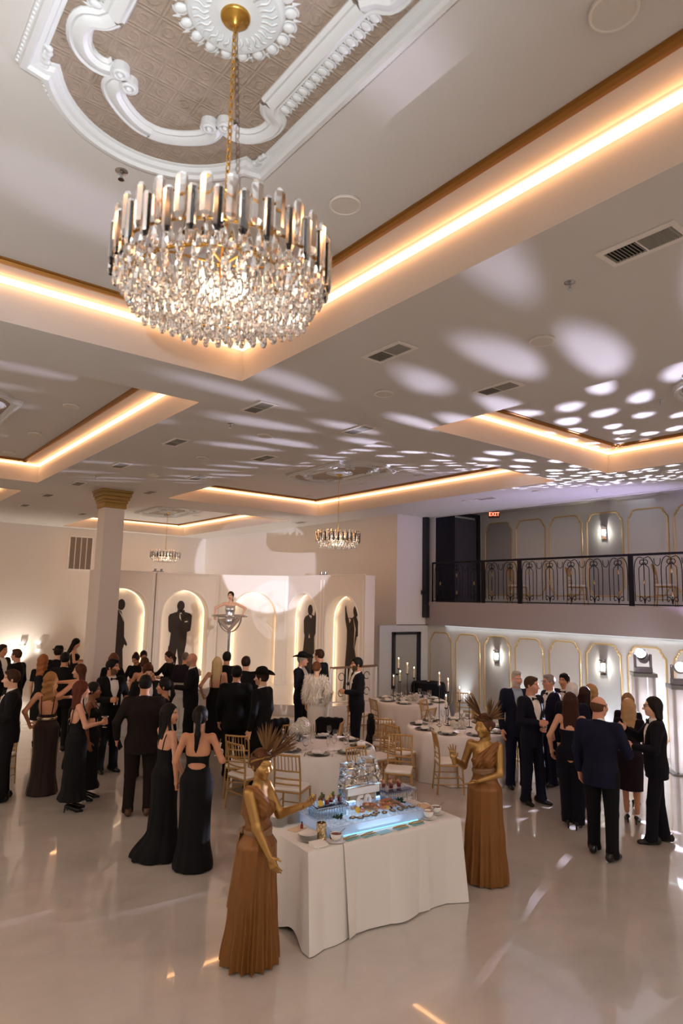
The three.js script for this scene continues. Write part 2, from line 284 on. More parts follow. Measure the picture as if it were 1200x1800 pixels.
// ceiling medallions
{
  const outline = (off = 0) => {
    const p = [], w = 0.71 + off, e = 0.95 + off * 0.4, aw = 0.60 + off, R0 = 0.656 + off, cx = 0.70;
    const a0 = Math.asin(Math.min(0.99, aw / R0)), arc = [];
    for (let i = 0; i <= 24; i++) { const a = a0 - 2 * a0 * i / 24; arc.push([cx + R0 * Math.cos(a), R0 * Math.sin(a)]); }
    p.push([-e, w], [e, w], [e + 0.02, aw + 0.015]); p.push(...arc); p.push([e + 0.02, -aw - 0.015], [e, -w], [-e, -w], [-e - 0.02, -aw - 0.015]);
    for (const [a, b] of arc) p.push([-a, -b]);
    p.push([-e - 0.02, aw + 0.015]);
    return p;   // [du, dw]
  };
  const toXZ = a => a.map(([du, dw]) => [dw, -du]);
  const frameGeo = sweep(toXZ(outline(0)), [[-0.055, 0], [-0.055, -0.03], [-0.035, -0.04], [-0.03, -0.065], [0, -0.07], [0.012, -0.05], [0.035, -0.045], [0.045, -0.02], [0.065, -0.018], [0.07, 0]].map(([a, b]) => [-a, b]), true);
  const bead = [], ol = outline(0.045);
  for (let i = 0; i < ol.length; i++) { const a = ol[i], b = ol[(i + 1) % ol.length], L = Math.hypot(b[0] - a[0], b[1] - a[1]), n = Math.max(1, Math.round(L / 0.03)); for (let j = 0; j < n; j++) bead.push(new THREE.OctahedronGeometry(0.011, 0).translate(lerp(a[1], b[1], j / n), -0.034, -lerp(a[0], b[0], j / n))); }
  const beadGeo = merge(bead);
  const panelGeo = extrude(poly(outline(-0.02).map(([a, b]) => [b, a])), 0.012).rotateX(-PI / 2).translate(0, -0.012, 0);
  // inner cartouche: one quarter traced, mirrored
  const bandProf = [[-0.062, 0], [-0.062, -0.02], [-0.045, -0.035], [-0.03, -0.03], [-0.012, -0.045], [0.02, -0.05], [0.04, -0.03], [0.05, -0.032], [0.062, -0.016], [0.062, 0]];
  const smooth = (pts, n) => new THREE.CatmullRomCurve3(pts.map(([a, b]) => V3(b, 0, -a)), false, 'centripetal').getPoints(n).map(v => [v.x, v.z]);
  const straight = [[-0.40, 0.445], [0.40, 0.445]], s1 = [[0.40, 0.445], [0.455, 0.48], [0.50, 0.545], [0.60, 0.55], [0.70, 0.50], [0.745, 0.42], [0.73, 0.34], [0.68, 0.315]], s2 = [[0.78, 0.245], [0.80, 0.29], [0.87, 0.29], [0.98, 0.19], [1.045, 0.07], [1.055, 0]];
  const leafBracket = (sx, sy) => { const p = [prim.cap([0.62 * sx, -0.02, -0.945 * sy], [0.71 * sx, -0.02, -0.945 * sy], 0.022, 0.022, 0.01), prim.cap([0.675 * sx, -0.02, -0.95 * sy], [0.675 * sx, -0.02, -0.79 * sy], 0.026, 0.014, 0.015)]; for (let i = 0; i < 5; i++) { const d = 0.92 - i * 0.032; p.push(prim.ell([(0.64 - 0.006 * (i % 2)) * sx, -0.028, -d * sy], [0.03 - 0.003 * i, 0.018, 0.018], 0.01)); } return nets(p, 0.009); };
  const bands = [];
  for (const sx of [-1, 1]) {
    bands.push(['straight_band', sweep(smooth(straight.map(([a, b]) => [a, b * sx]), 2), bandProf, false)]);
    for (const sy of [-1, 1]) {
      const f = p => p.map(([a, b]) => [a * sy, b * sx]);
      bands.push(['scroll_band', sweep(smooth(f(s1), 26), bandProf, false)], ['scroll_band', sweep(smooth(f(s2), 22), bandProf, false)]);
      for (const [a, b] of [[0.69, 0.31], [0.755, 0.24]]) bands.push(['volute', merge([T(cyl(0.052, 0.046, 0.06, 18), b * sx, -0.06, -a * sy), T(new THREE.TorusGeometry(0.03, 0.008, 6, 16).rotateX(PI / 2), b * sx, -0.062, -a * sy), new THREE.SphereGeometry(0.016, 10, 6).translate(b * sx, -0.064, -a * sy)])]);
      bands.push(['leaf_bracket', leafBracket(sx, sy)]);
    }
  }
  const eggs = [];
  for (const sx of [-1, 1]) { const e = []; for (let i = 0; i < 14; i++) { const du = -0.39 + 0.06 * i; e.push(new THREE.SphereGeometry(0.026, 10, 6).scale(1.25, 0.55, 0.85).translate(0.535 * sx, -0.018, -du)); e.push(new THREE.TorusGeometry(0.032, 0.006, 5, 12, PI * 1.4).rotateX(PI / 2).rotateY(sx > 0 ? 0 : PI).scale(1.2, 1, 0.8).translate(0.535 * sx, -0.016, -du)); e.push(new THREE.ConeGeometry(0.011, 0.04, 5).rotateZ(-PI / 2 * sx).translate(0.572 * sx, -0.012, -(du + 0.03))); } eggs.push(merge(e)); }
  const rosette = lathe([[0.0, -0.045], [0.07, -0.05], [0.10, -0.03], [0.125, -0.05], [0.20, -0.035], [0.215, -0.05], [0.23, -0.03], [0.24, -0.012], [0.24, 0]], 48);
  const petals = [];
  for (let i = 0; i < 20; i++) { const a = i / 20 * 2 * PI; petals.push(new THREE.SphereGeometry(0.03, 10, 6).scale(1.1, 0.6, 0.95).translate(0.262, -0.016, 0).rotateY(a)); petals.push(new THREE.TorusGeometry(0.036, 0.006, 5, 12, PI * 1.3).rotateX(PI / 2).rotateY(PI * 0.15).translate(0.262, -0.014, 0).rotateY(a)); petals.push(new THREE.ConeGeometry(0.014, 0.05, 5).rotateZ(-PI / 2).translate(0.3, -0.01, 0).rotateY(a + PI / 20)); }
  const flutes = []; for (let i = 0; i < 28; i++) { const a = i / 28 * 2 * PI; flutes.push(tube([[0.125, -0.046, 0], [0.15, -0.054, 0.008], [0.175, -0.05, -0.006], [0.2, -0.044, 0.004]], 0.0065, 8, 5).rotateY(a)); }
  const rosetteLeaf = merge(petals), rosetteFlute = merge(flutes);
  const spots = [[1.063, 0.53, 'above the largest chandelier'], [4.705, 3.62, 'above the chandelier on the right'], [8.555, 3.62, 'above the farthest chandelier'], [4.705, 0.53, 'cut by the left edge of the picture'], [1.063, 3.62, 'cut by the right edge of the picture']];
  for (const [u, w, where] of spots) {
    const m = thing('ceiling_medallion', `white plaster ceiling medallion on a taupe panel, ${where}`, 'ceiling medallion', at(u * S, w * S, UC), 0, 'plaster medallions of the ceiling trays');
    part('outer_moulding', frameGeo, M.stucco, m); part('bead_row', beadGeo, M.stucco, m); part('embossed_panel', panelGeo, M.taupe, m, 'taupe embossed wallpaper panel');
    for (const [n, g] of bands) part(n, g, M.stucco, m);
    for (const g of eggs) part('egg_and_dart_row', g, M.stucco, m);
    const r = part('rosette', rosette, M.stucco, m); part('petal_rim', rosetteLeaf, M.stucco, r); part('fluting', rosetteFlute, M.stucco, r);
  }
}
// ceiling fittings
{
  const ventFrame = () => { const s = poly([[-0.27, -0.13], [0.27, -0.13], [0.27, 0.13], [-0.27, 0.13]]); const h = poly([[-0.23, -0.085], [0.23, -0.085], [0.23, 0.085], [-0.23, 0.085]]); s.holes.push(h); return extrude(s, 0.014, 0.003).rotateX(PI / 2); };
  const vf = ventFrame(), back = box(0.46, 0.004, 0.17, 0, -0.001, 0), slat = box(0.005, 0.02, 0.17).rotateZ(0.7), slat2 = box(0.005, 0.02, 0.17).rotateZ(-0.7), div = box(0.012, 0.016, 0.17, 0, -0.008, 0);
  const ventBack = std(0x1a1917, 0.8), ventSlat = std(0x8f8c84, 0.5, 0.2), ventWhite = std(0xded9d2, 0.5);
  const v0 = thing('ceiling_vent', '', 'ceiling vent');
  part('frame', vf, ventWhite, v0); part('backing', back, ventBack, v0); part('divider', div, ventWhite, v0);
  for (let i = 0; i < 16; i++) part('slat', slat, ventSlat, v0).position.set(-0.215 + i * 0.0133, -0.008, 0);
  for (let i = 0; i < 9; i++) part('slat', slat2, ventSlat, v0).position.set(0.022 + i * 0.0245, -0.008, 0);
  const vents = [[2.03, 4.06, 'largest and nearest to the cove on the right'], [4.56, 4.08, 'just behind the corner of the nearest tray'], [4.55, 5.71, 'just left of the right tray corner'], [7.02, 4.09, 'third of the left row'], [7.0, 5.71, 'second of the right row'], [9.52, 4.09, 'fourth of the left row'], [9.55, 5.71, 'third of the right row'], [12.0, 4.1, 'fifth of the left row'], [12.1, 5.71, 'fourth of the right row, near the column'], [14.67, 4.12, 'left of the column capital'], [14.65, 5.73, 'right of the column capital'], [16.97, 4.08, 'behind the column, left of it'], [19.4, 4.1, 'far back at the left, near the wall'], [20.14, 5.85, 'farthest of the right row'], [9.7, 11.73, 'beside the exit sign'], [16.9, 11.5, 'above the stage spot']];
  vents.forEach(([u, w, t], i) => { const l = `white slatted ceiling vent, ${t}`, p = at(u, w, CE); if (!i) { v0.position.set(...p); v0.rotation.y = PI / 2; v0.userData.label = l; v0.userData.group = 'ceiling vents'; } else copy(v0, p, PI / 2, l); });
  const d0 = thing('ceiling_speaker', '', 'ceiling speaker');
  part('rim', lathe([[0.098, 0], [0.115, 0], [0.115, -0.02], [0.11, -0.026], [0.098, -0.024], [0.098, 0]], 32), ventWhite, d0); part('grille', cyl(0.1, 0.1, 0.008, 32, 0, -0.022, 0), std(0xcdc8c0, 0.7), d0);
  const disc = [[3.44, 2.64, UC, 'beside the crystals of the largest chandelier'], [1.42, 2.66, UC, 'cut by the top edge of the picture'], [3.42, 4.92, CE, 'below the sprinkler on the flat ceiling'], [5.53, 4.88, CE, 'between the two nearest vent rows'], [8.2, 4.9, CE, 'third of the middle row'], [10.28, 4.92, CE, 'fourth of the middle row'], [12.44, 4.92, CE, 'near the column capital'], [10.03, 2.63, UC, 'nearest of three in the left tray'], [12.26, 2.65, UC, 'middle of three in the left tray'], [14.3, 2.65, UC, 'farthest of three in the left tray'], [5.46, 10.13, UC, 'in the corner of the right tray'], [11.99, 9.99, UC, 'right of the chain of the second chandelier'], [14.44, 10.13, UC, 'in the far corner of the middle tray'], [10.34, 10.2, UC, 'at the right end of the middle tray'], [20.94, 9.9, UC, 'in the farthest tray'], [10.25, 11.68, CE, 'left of the exit sign'], [8.29, 11.69, CE, 'right of the exit sign'], [5.5, 11.6, CE, 'at the far right edge of the flat ceiling']];
  disc.forEach(([u, w, y, t], i) => { const l = `round white ceiling speaker ${t}`, p = at(u, w, y); if (!i) { d0.position.set(...p); d0.userData.label = l; d0.userData.group = 'round ceiling speakers'; } else copy(d0, p, 0, l); });
  const s0 = thing('sprinkler', '', 'sprinkler');
  part('escutcheon', lathe([[0.012, -0.012], [0.04, -0.006], [0.042, 0]], 20), M.chrome, s0); part('head', cyl(0.009, 0.009, 0.05, 10, 0, -0.055, 0), M.chrome, s0); part('deflector', cyl(0.02, 0.02, 0.004, 12, 0, -0.06, 0), M.chrome, s0);
  const spr = [[4.12, 1.28, UC, 'left of the largest chandelier'], [2.64, 4.16, CE, 'between the nearest vent and speaker'], [7.98, 4.21, CE, 'in the left vent row'], [13.5, 4.12, CE, 'left of the column capital'], [4.19, 8.69, UC, 'in the right tray'], [7.3, 12.3, CE, 'above the balcony wall sconce']];
  spr.forEach(([u, w, y, t], i) => { const l = `small chrome sprinkler head ${t}`, p = at(u, w, y); if (!i) { s0.position.set(...p); s0.userData.label = l; s0.userData.group = 'sprinkler heads'; } else copy(s0, p, 0, l); });
}
// column with gilded capital
{
  const c = thing('column', 'square white column with gilded stepped capital behind the guests', 'column', at(15.2, 5.06, 0));
  part('shaft', rbox(0.46, 5.0, 0.46, 0.012, 0, 2.5, 0), M.wall, c);
  const cap = []; for (const [a, y0, y1] of [[0.52, 4.9, 5.02], [0.56, 5.02, 5.09], [0.62, 5.09, 5.17], [0.68, 5.17, 5.26], [0.72, 5.26, 5.32]]) cap.push(rbox(a, y1 - y0, a, 0.012, 0, (y0 + y1) / 2, 0));
  part('capital', merge(cap), std(0xa98a4e, 0.4, 0.5), c, 'gilded stepped capital');
  part('base', rbox(0.54, 0.16, 0.54, 0.02, 0, 0.08, 0), M.white, c);
}
// door, dark loudspeaker column, door upstairs, exit sign
{
  const d = thing('door_1', 'grey door in a dark frame beside the stage', 'door', at(13.2, 12.56, 0)); d.userData.kind = 'structure'; delete d.userData.category;
  part('leaf', box(0.82, 2.06, 0.03, 0, 1.03, 0.02), std(0xa9a79c, 0.45), d); part('frame', merge([box(0.08, 2.12, 0.08, -0.47, 1.06, 0.03), box(0.13, 2.12, 0.08, 0.445, 1.06, 0.03), box(1.03, 0.07, 0.08, 0, 2.09, 0.03)]), M.darkDoor, d, 'dark door frame');
  part('handle', merge([rbox(0.13, 0.022, 0.022, 0.008, -0.31, 1.02, 0.085), cyl(0.025, 0.025, 0.05, 12, 0, 0, 0).rotateX(PI / 2).translate(-0.37, 1.02, 0.04)]), M.black, d);
  const s = thing('curtain_track_post', 'tall dark post fixed to the wall at the balcony end', 'post', at(13.2, 13.24, 0));
  part('post', rbox(0.15, 2.78, 0.14, 0.01, 0, 3.93, 0.07), M.darkDoor, s); part('bracket', rbox(0.06, 0.12, 0.1, 0.01, -0.1, 3.2, 0.06), M.darkDoor, s); part('foot', rbox(0.26, 0.34, 0.16, 0.01, 0.06, 2.68, 0.08), M.darkDoor, s);
  const b = thing('door_2', 'dark doorway at the end of the balcony', 'door', at(12.95, 14.4, BAL)); b.userData.kind = 'structure'; delete b.userData.category;
  part('curtain', box(0.72, 2.5, 0.06, -0.6, 1.25, 0.04), std(0x141124, 0.8), b, 'very dark curtain'); part('leaf', box(0.94, 2.44, 0.05, 0.24, 1.22, 0.03), std(0x4a4656, 0.6), b); part('frame', merge([box(0.12, 2.56, 0.1, 0.78, 1.28, 0.05), box(1.8, 0.1, 0.1, -0.06, 2.55, 0.05)]), M.darkDoor, b);
  const e = thing('exit_sign', 'red lit EXIT sign hanging over the balcony', 'sign', at(11.9, 14.7, BCE - 0.02));
  part('housing', rbox(0.3, 0.2, 0.03, 0.008, 0, -0.12, 0), std(0x3a1512, 0.5), e);
  e.rotation.y = -0.9;
  const font = await new FontLoader().loadAsync('fonts/droid/droid_sans_bold.typeface.json');
  const tg = new TextGeometry('EXIT', { font, size: 0.105, depth: 0.006, curveSegments: 3 }); tg.computeBoundingBox(); tg.translate(-tg.boundingBox.max.x / 2, -0.165, 0.016); tg.scale(0.95, 1, 1);
  part('letters', tg, glow([1, 0.16, 0.08], 4), e); part('hanger', cyl(0.006, 0.006, 0.03, 8, 0, -0.03, 0), M.steel, e);
  // return-air grille high on the back wall
  const g = thing('return_air_grille', 'large slatted grille high on the back wall beside the column', 'vent', at(24.8, 7.24, 4.42));
  part('frame', merge([box(0.86, 0.05, 0.03, 0, 0.6, 0.015), box(0.86, 0.05, 0.03, 0, -0.6, 0.015), box(0.05, 1.2, 0.03, -0.41, 0, 0.015), box(0.05, 1.2, 0.03, 0.41, 0, 0.015)]), M.white, g);
  part('backing', box(0.8, 1.16, 0.01, 0, 0, 0.006), std(0x8b7d74, 0.8), g);
  for (const x of [-0.2, 0, 0.2]) part('mullion', box(0.025, 1.16, 0.026, x, 0, 0.014), M.white, g);
  const lv = box(0.76, 0.006, 0.03).rotateX(0.6); for (let i = 0; i < 34; i++) part('louvre', lv, std(0xa39488, 0.7), g).position.set(0, -0.56 + i * 0.034, 0.014);
}
// gilded panel frames
const frameParts = (W, H) => {
  const c = 0.11, path = []; const hw = W / 2, pts = [];
  const cor = (sx, sy) => { const o = []; for (let i = 0; i <= 6; i++) { const a = i / 6 * PI / 2; o.push([sx * (hw - c + c * (1 - Math.cos(a)) * 0 - 0), 0]); } return o; };
  // notched corners: straight sides, concave steps at the four corners
  const q = [[hw, 0.23], [hw - 0.012, 0.2], [hw - 0.05, 0.185], [hw - 0.062, 0.14], [hw - 0.105, 0.085], [hw - 0.118, 0.035], [hw - 0.16, 0.02], [hw - 0.19, 0]];
  const all = [...q.map(([a, b]) => [a, H - b]), ...q.slice().reverse().map(([a, b]) => [-a, H - b]), ...q.map(([a, b]) => [-a, b]), ...q.slice().reverse().map(([a, b]) => [a, b])];
  return all;
};
const frameGeoOf = (W, H) => { const a = frameParts(W, H).map(([x, y]) => [x, -y]); return sweep(a, [[-0.022, 0], [-0.02, 0.012], [-0.006, 0.022], [0.008, 0.022], [0.02, 0.01], [0.022, 0]], true).rotateX(PI / 2); };
const cornerGeoOf = (W, H) => { const l = []; for (const sx of [-1, 1]) for (const sy of [0, 1]) for (const [a, b, r] of [[0.012, 0.205, 0.02], [0.04, 0.17, 0.026], [0.075, 0.115, 0.026], [0.11, 0.06, 0.024], [0.165, 0.012, 0.02]]) l.push(new THREE.SphereGeometry(r, 8, 6).scale(1, 1, 0.7).translate(sx * (W / 2 - a), sy ? H - b : b, 0.018)); return l; };
const cornerMem = {}; const cornerCache = (W, H) => cornerMem[W + '|' + H] ||= (() => { const l = cornerGeoOf(W, H); return [0, 1, 2, 3].map(i => merge(l.slice(i * 5, i * 5 + 5))); })();
function wallPanel(W, H, pos, label, grey, group, frameMat = M.frameGold) {
  const g = thing('wall_panel_frame', label, 'panel frame', pos, -PI / 2, group);
  part('panel', extrude(poly(frameParts(W - 0.02, H)), 0.008), grey ? M.greyPanel : M.greyWall, g, grey ? 'darker grey panel field' : undefined);
  part('gilded_moulding', frameGeoOf(W, H).translate(0, 0, 0.004), frameMat, g); for (const c of cornerCache(W, H)) part('corner_scroll', c, frameMat, g);
  return g;
}
function sconce(pos, label, group, k = LIT.sconce) {
  const g = thing('wall_sconce', label, 'wall sconce', pos, -PI / 2, group);
  part('back_plate', rbox(0.13, 0.34, 0.02, 0.006, 0, 0, 0.01), M.chrome, g); part('bracket', rbox(0.1, 0.03, 0.1, 0.005, 0, 0.15, 0.05), M.chrome, g);
  const sg = box(0.03, 0.2, 0.012); const cm = phys(0xffffff, 0.12, { transmission: 0.9, ior: 1.5, thickness: 0.01 });
  for (const [x, y, z] of [[-0.05, 0, 0.1], [-0.017, -0.02, 0.11], [0.017, -0.02, 0.11], [0.05, 0, 0.1], [-0.06, 0, 0.06], [0.06, 0, 0.06]]) part('crystal_bar', sg, cm, g).position.set(x, y, z);
  part('lamp_tube', rbox(0.035, 0.16, 0.03, 0.012, 0, 0.0, 0.06), glow([1, 0.97, 0.86], 14), g);
  pointLight([1, 0.95, 0.82], k, [0, 0, 0.06], 1.2, g);
  return g;
}
{
  const nth = ['first', 'second', 'third', 'fourth', 'fifth', 'sixth', 'seventh', 'eighth', 'ninth', 'tenth'];
  for (let i = 0; i < 8; i++) {
    const u = 12.71 - 0.957 * i, grey = i === 2 || i === 5;
    wallPanel(0.8, 1.98, at(u, 13.42, 0.14), `${grey ? 'grey' : 'white'} wall panel in a gilded frame under the balcony, ${nth[i]} from the door`, grey, 'gilded panels under the balcony');
    if (grey) sconce(at(u, 13.41, 1.63), i === 2 ? 'crystal wall sconce under the balcony, nearer the door' : 'crystal wall sconce under the balcony, behind the guests on the right', 'crystal wall sconces');
  }
  for (let i = 0; i < 7; i++) {
    const u = 12.31 - 1.115 * i, grey = i === 3 || i === 0;
    const p = wallPanel(0.97, 2.1, at(u, 15.4, BAL + 0.24), `${grey ? 'grey' : 'white'} wall panel in a gilded frame on the balcony, ${nth[i]} from the dark doorway`, grey, 'gilded panels on the balcony');
    if (i === 3) sconce(at(u, 15.39, 4.78), 'crystal wall sconce on the balcony wall', 'crystal wall sconces');
  }
}

// ================================================================ stage, backdrop, bar, balcony railing, light towers
{
  // stage and step
  const plan = pts => poly(pts.map(([u, w]) => [w, u]));
  const up = (g, y) => g.rotateX(-PI / 2).translate(0, y, 0);
  const st = thing('stage', 'low white corner stage in front of the arched backdrop', 'stage', [0, 0, 0]);
  part('platform', up(extrude(plan([[12.36, 11.0], [12.43, 9.43], [15.9, 5.9], [17.95, 5.4], [17.95, 9.3], [16.25, 11.0]]), 0.5, 0.012), 0), M.gloss, st);
  part('step', up(extrude(plan([[12.55, 9.2], [12.30, 8.93], [14.4, 6.8], [14.72, 7.08]]), 0.25, 0.01), 0), M.gloss, st);
  const bd = std(0xefe9e3, 0.6), bdTrim = std(0xf3efea, 0.5);
  const TOP = 3.57, LO = 0.5;
  // LED strip along the reveal of an arch: vertical legs and a half circle
  const archPts = (hw, top, inset) => { const p = [], r = hw - inset, cy = top - hw; p.push([-r, LO + 0.04]); for (let i = 0; i <= 24; i++) { const a = PI - PI * i / 24; p.push([r * Math.cos(a), cy + r * Math.sin(a)]); } p.push([r, LO + 0.04]); return p; };
  function panel(label, pos, ry, W, cx, hw, top, lit, nm) {
    const g = thing('arch_panel', label, 'stage panel', pos, ry, 'arched panels of the stage backdrop');
    const s = poly([[-W / 2, LO], [W / 2, LO], [W / 2, TOP], [-W / 2, TOP]]);
    const h = new THREE.Path(); h.moveTo(cx - hw, LO); h.lineTo(cx + hw, LO); h.lineTo(cx + hw, top - hw); h.absarc(cx, top - hw, hw, 0, PI, false); h.lineTo(cx - hw, LO); s.holes.push(h);
    // opening reaches the stage floor: side posts and head in one plate
    const s2 = new THREE.Shape(); s2.moveTo(-W / 2, LO); s2.lineTo(cx - hw, LO); s2.lineTo(cx - hw, top - hw); s2.absarc(cx, top - hw, hw, PI, 0, true); s2.lineTo(cx + hw, LO); s2.lineTo(W / 2, LO); s2.lineTo(W / 2, TOP); s2.lineTo(-W / 2, TOP); s2.closePath();
    part('facade', extrude(s2, 0.32, 0.006, 28).translate(0, 0, -0.32), bd, g);
    part('niche_back', box(2 * hw + 0.2, top - LO + 0.1, 0.03, cx, (top + LO) / 2 + 0.05, -0.337), bd, g);
    part('cornice', merge([rbox(W, 0.035, 0.05, 0.01, 0, TOP + 0.016, 0.0)]), bdTrim, g);
    part('panel_moulding', sweep(archPts(hw + 0.035, top + 0.035, 0).map(([x, y]) => [x + cx, -y]), [[-0.02, 0], [-0.014, 0.014], [0.014, 0.014], [0.02, 0]], false).rotateX(PI / 2), bdTrim, g);
    for (const sx of [-1, 1]) part('pilaster_strip', rbox(0.03, TOP - LO - 0.2, 0.016, 0.005, sx * (W / 2 - 0.07), (TOP + LO) / 2, 0.006), bdTrim, g);
    if (lit) {
      const ap = archPts(hw, top, 0.012).map(([x, y]) => V3(x + cx, y, -0.285));
      const curve = new THREE.CatmullRomCurve3(ap, false, 'centripetal');
      part('led_strip', new THREE.TubeGeometry(curve, 90, 0.011, 6), M.archGlow, g);
      const hgt = top - hw - LO;
      for (const sx of [-1, 1]) rectLight(LIT.arch, LIT.archRadiance, 0.03, hgt, [cx + sx * (hw - 0.03), LO + hgt / 2, -0.27], [0, LO + hgt / 2, -0.6], g);
      for (const a of [30, 90, 150]) { const x = cx + (hw - 0.03) * Math.cos(a * D2R), y = top - hw + (hw - 0.03) * Math.sin(a * D2R); const l = rectLight(LIT.arch, LIT.archRadiance, 0.6, 0.03, [x, y, -0.27], [0, 0, 0], g); l.up.set(0, 0, 1); l.position.set(x, y, -0.27); const wp = g.localToWorld(V3(cx, top - hw, -0.75)); g.updateMatrixWorld(true); l.lookAt(g.localToWorld(V3(cx, top - hw, -0.6))); }
    }
    return g;
  }
  const fixLights = g => { g.updateMatrixWorld(true); g.traverse(o => { if (o.isRectAreaLight) { const sx = Math.sign(o.position.x - g.userData.cx), v = Math.abs(o.width) < 0.05; const c = v ? V3(g.userData.cx, o.position.y, -0.55) : V3(g.userData.cx, g.userData.cy, -0.5); o.up.copy(v ? V3(0, 1, 0) : V3(0, 0, 1).applyQuaternion(g.quaternion)); o.lookAt(g.localToWorld(c)); } }); };
  const defs = [
    ['white arched panel half hidden by the column', [17.6, 6.36], 0, 1.7, 0, 0.70, 3.12, true],
    ['white arched panel right of the column, man in tuxedo silhouette', [17.6, 8.2], 0, 1.92, -0.04, 0.70, 3.12, true],
    ['white central panel behind the aerialist', [16.86, 9.9], -PI / 4, 2.06, 0, 0.70, 3.12, true],
    ['white arched panel with the slim crossed-arms silhouette', [15.36, 10.65], -PI / 2, 1.76, -0.07, 0.70, 3.10, true],
    ['white arched panel with the striding silhouette at the right end', [13.58, 10.65], -PI / 2, 1.80, -0.03, 0.68, 3.06, true]];
  const P = defs.map(([l, [u, w], ry, W, cx, hw, top, lit]) => { const g = panel(l, at(u, w, 0), ry, W, cx, hw, top, lit); g.userData.cx = cx; g.userData.cy = top - hw; fixLights(g); delete g.userData.cx; delete g.userData.cy; return g; });
  part('side_return', box(0.02, TOP - LO, 0.32, 0.9, (TOP + LO) / 2, -0.16), bd, P[4]);
  // silhouettes: flat cut-outs on the niche backs
  const sil = std(0x2a211e, 0.7), wh = std(0xe8dccd, 0.7);
  function figure(parent, pts, head, label, marks, dx) {
    const o = new THREE.Group(); o.name = 'silhouette'; o.userData.label = label; o.position.set(dx, LO, -0.318); parent.add(o);
    const s = new THREE.Shape(); pts.forEach((p, i) => i ? s.lineTo(...p) : s.moveTo(...p)); s.closePath();
    part('figure_cutout', extrude(s, 0.008), sil, o); part('head_cutout', extrude(new THREE.Shape(new THREE.EllipseCurve(head[0], head[1], head[2], head[3], 0, 2 * PI).getPoints(28)), 0.008), sil, o);
    for (const m of marks) part('white_detail', extrude(poly(m), 0.004).translate(0, 0, 0.007), wh, o);
  }
  const tux = [[[-0.02, 1.97], [0.035, 1.74], [-0.03, 1.84]], [[-0.03, 1.97], [0.03, 1.93], [0.03, 1.97], [-0.03, 1.93]], [[0.14, 1.70], [0.23, 1.71], [0.23, 1.74], [0.14, 1.73]]];
  figure(P[1], [[-0.09, 2.06], [-0.10, 2.0], [-0.32, 1.93], [-0.36, 1.85], [-0.35, 1.62], [-0.33, 1.45], [-0.26, 1.40], [-0.29, 1.05], [-0.31, 1.04], [-0.34, 0.5], [-0.38, 0.02], [-0.2, 0.02], [-0.12, 0.55], [-0.05, 0.98], [0.02, 0.55], [0.05, 0.02], [0.22, 0.02], [0.14, 0.55], [0.21, 1.04], [0.22, 1.05], [0.23, 1.42], [0.33, 1.46], [0.35, 1.62], [0.36, 1.9], [0.3, 1.95], [0.13, 2.0], [0.12, 2.05]], [0.0, 2.17, 0.115, 0.145], 'dark silhouette of a man in a tuxedo with crossed arms', tux, -0.06);
  figure(P[0], [[-0.05, 2.06], [-0.14, 1.98], [-0.22, 1.75], [-0.24, 1.3], [-0.25, 1.03], [-0.2, 0.95], [-0.3, 0.5], [-0.36, 0.02], [-0.16, 0.02], [-0.1, 0.5], [0.0, 0.75], [0.06, 0.4], [0.12, 0.02], [0.3, 0.02], [0.2, 0.5], [0.16, 0.98], [0.2, 1.12], [0.26, 1.06], [0.28, 1.12], [0.18, 1.32], [0.16, 1.7], [0.1, 1.9], [0.06, 2.0]], [0.05, 2.18, 0.105, 0.15], 'dark silhouette of a man walking to the right', [[[-0.02, 2.03], [0.1, 1.9], [0.14, 1.72], [0.08, 1.86]]], 0.0);
  figure(P[3], [[-0.06, 2.02], [-0.24, 1.94], [-0.3, 1.84], [-0.28, 1.5], [-0.24, 1.42], [-0.3, 0.96], [-0.24, 0.9], [-0.2, 0.4], [-0.2, 0.02], [0.16, 0.02], [0.16, 0.5], [0.18, 0.92], [0.24, 0.94], [0.22, 1.4], [0.28, 1.5], [0.29, 1.86], [0.31, 2.08], [0.26, 2.14], [0.2, 1.98], [0.06, 2.02]], [0.0, 2.14, 0.11, 0.15], 'slim dark silhouette of a man with crossed arms', [[[-0.06, 2.0], [0.06, 1.9], [0.1, 1.98]], [[-0.04, 1.36], [0.03, 1.36], [-0.01, 1.48]]], -0.1);
  figure(P[4], [[0.1, 2.05], [0.02, 1.98], [-0.17, 1.98], [-0.235, 2.14], [-0.27, 2.3], [-0.3, 2.24], [-0.28, 1.92], [-0.2, 1.66], [-0.2, 1.3], [-0.24, 0.9], [-0.28, 0.4], [-0.34, 0.02], [-0.16, 0.02], [-0.1, 0.45], [-0.02, 0.82], [0.18, 0.4], [0.3, 0.02], [0.48, 0.02], [0.28, 0.62], [0.12, 1.2], [0.2, 1.5], [0.42, 1.62], [0.4, 1.74], [0.24, 1.9], [0.18, 2.0]], [0.15, 2.16, 0.1, 0.15], 'dark silhouette of a striding man with a raised arm', [[[0.06, 1.98], [0.16, 1.7], [0.1, 1.2], [0.12, 1.7]], [[-0.14, 1.98], [-0.03, 1.94], [-0.1, 1.84]]], 0.02);
  // small lamps on the cornice
  for (const [k, pos, ry, t] of [[0, at(17.62, 7.28, TOP + 0.035), 0, 'left'], [1, at(14.46, 10.66, TOP + 0.035), -PI / 2, 'right']]) {
    const g = thing('cornice_lamp', `pair of tiny lamps on top of the ${t} backdrop wing`, 'lamp', pos, ry);
    part('base', rbox(0.3, 0.02, 0.08, 0.005, 0, 0.01, 0), M.steel, g); for (const x of [-0.09, 0.09]) part('lamp_head', T(cyl(0.03, 0.035, 0.06, 12), x, 0.02, 0), M.steel, g);
  }
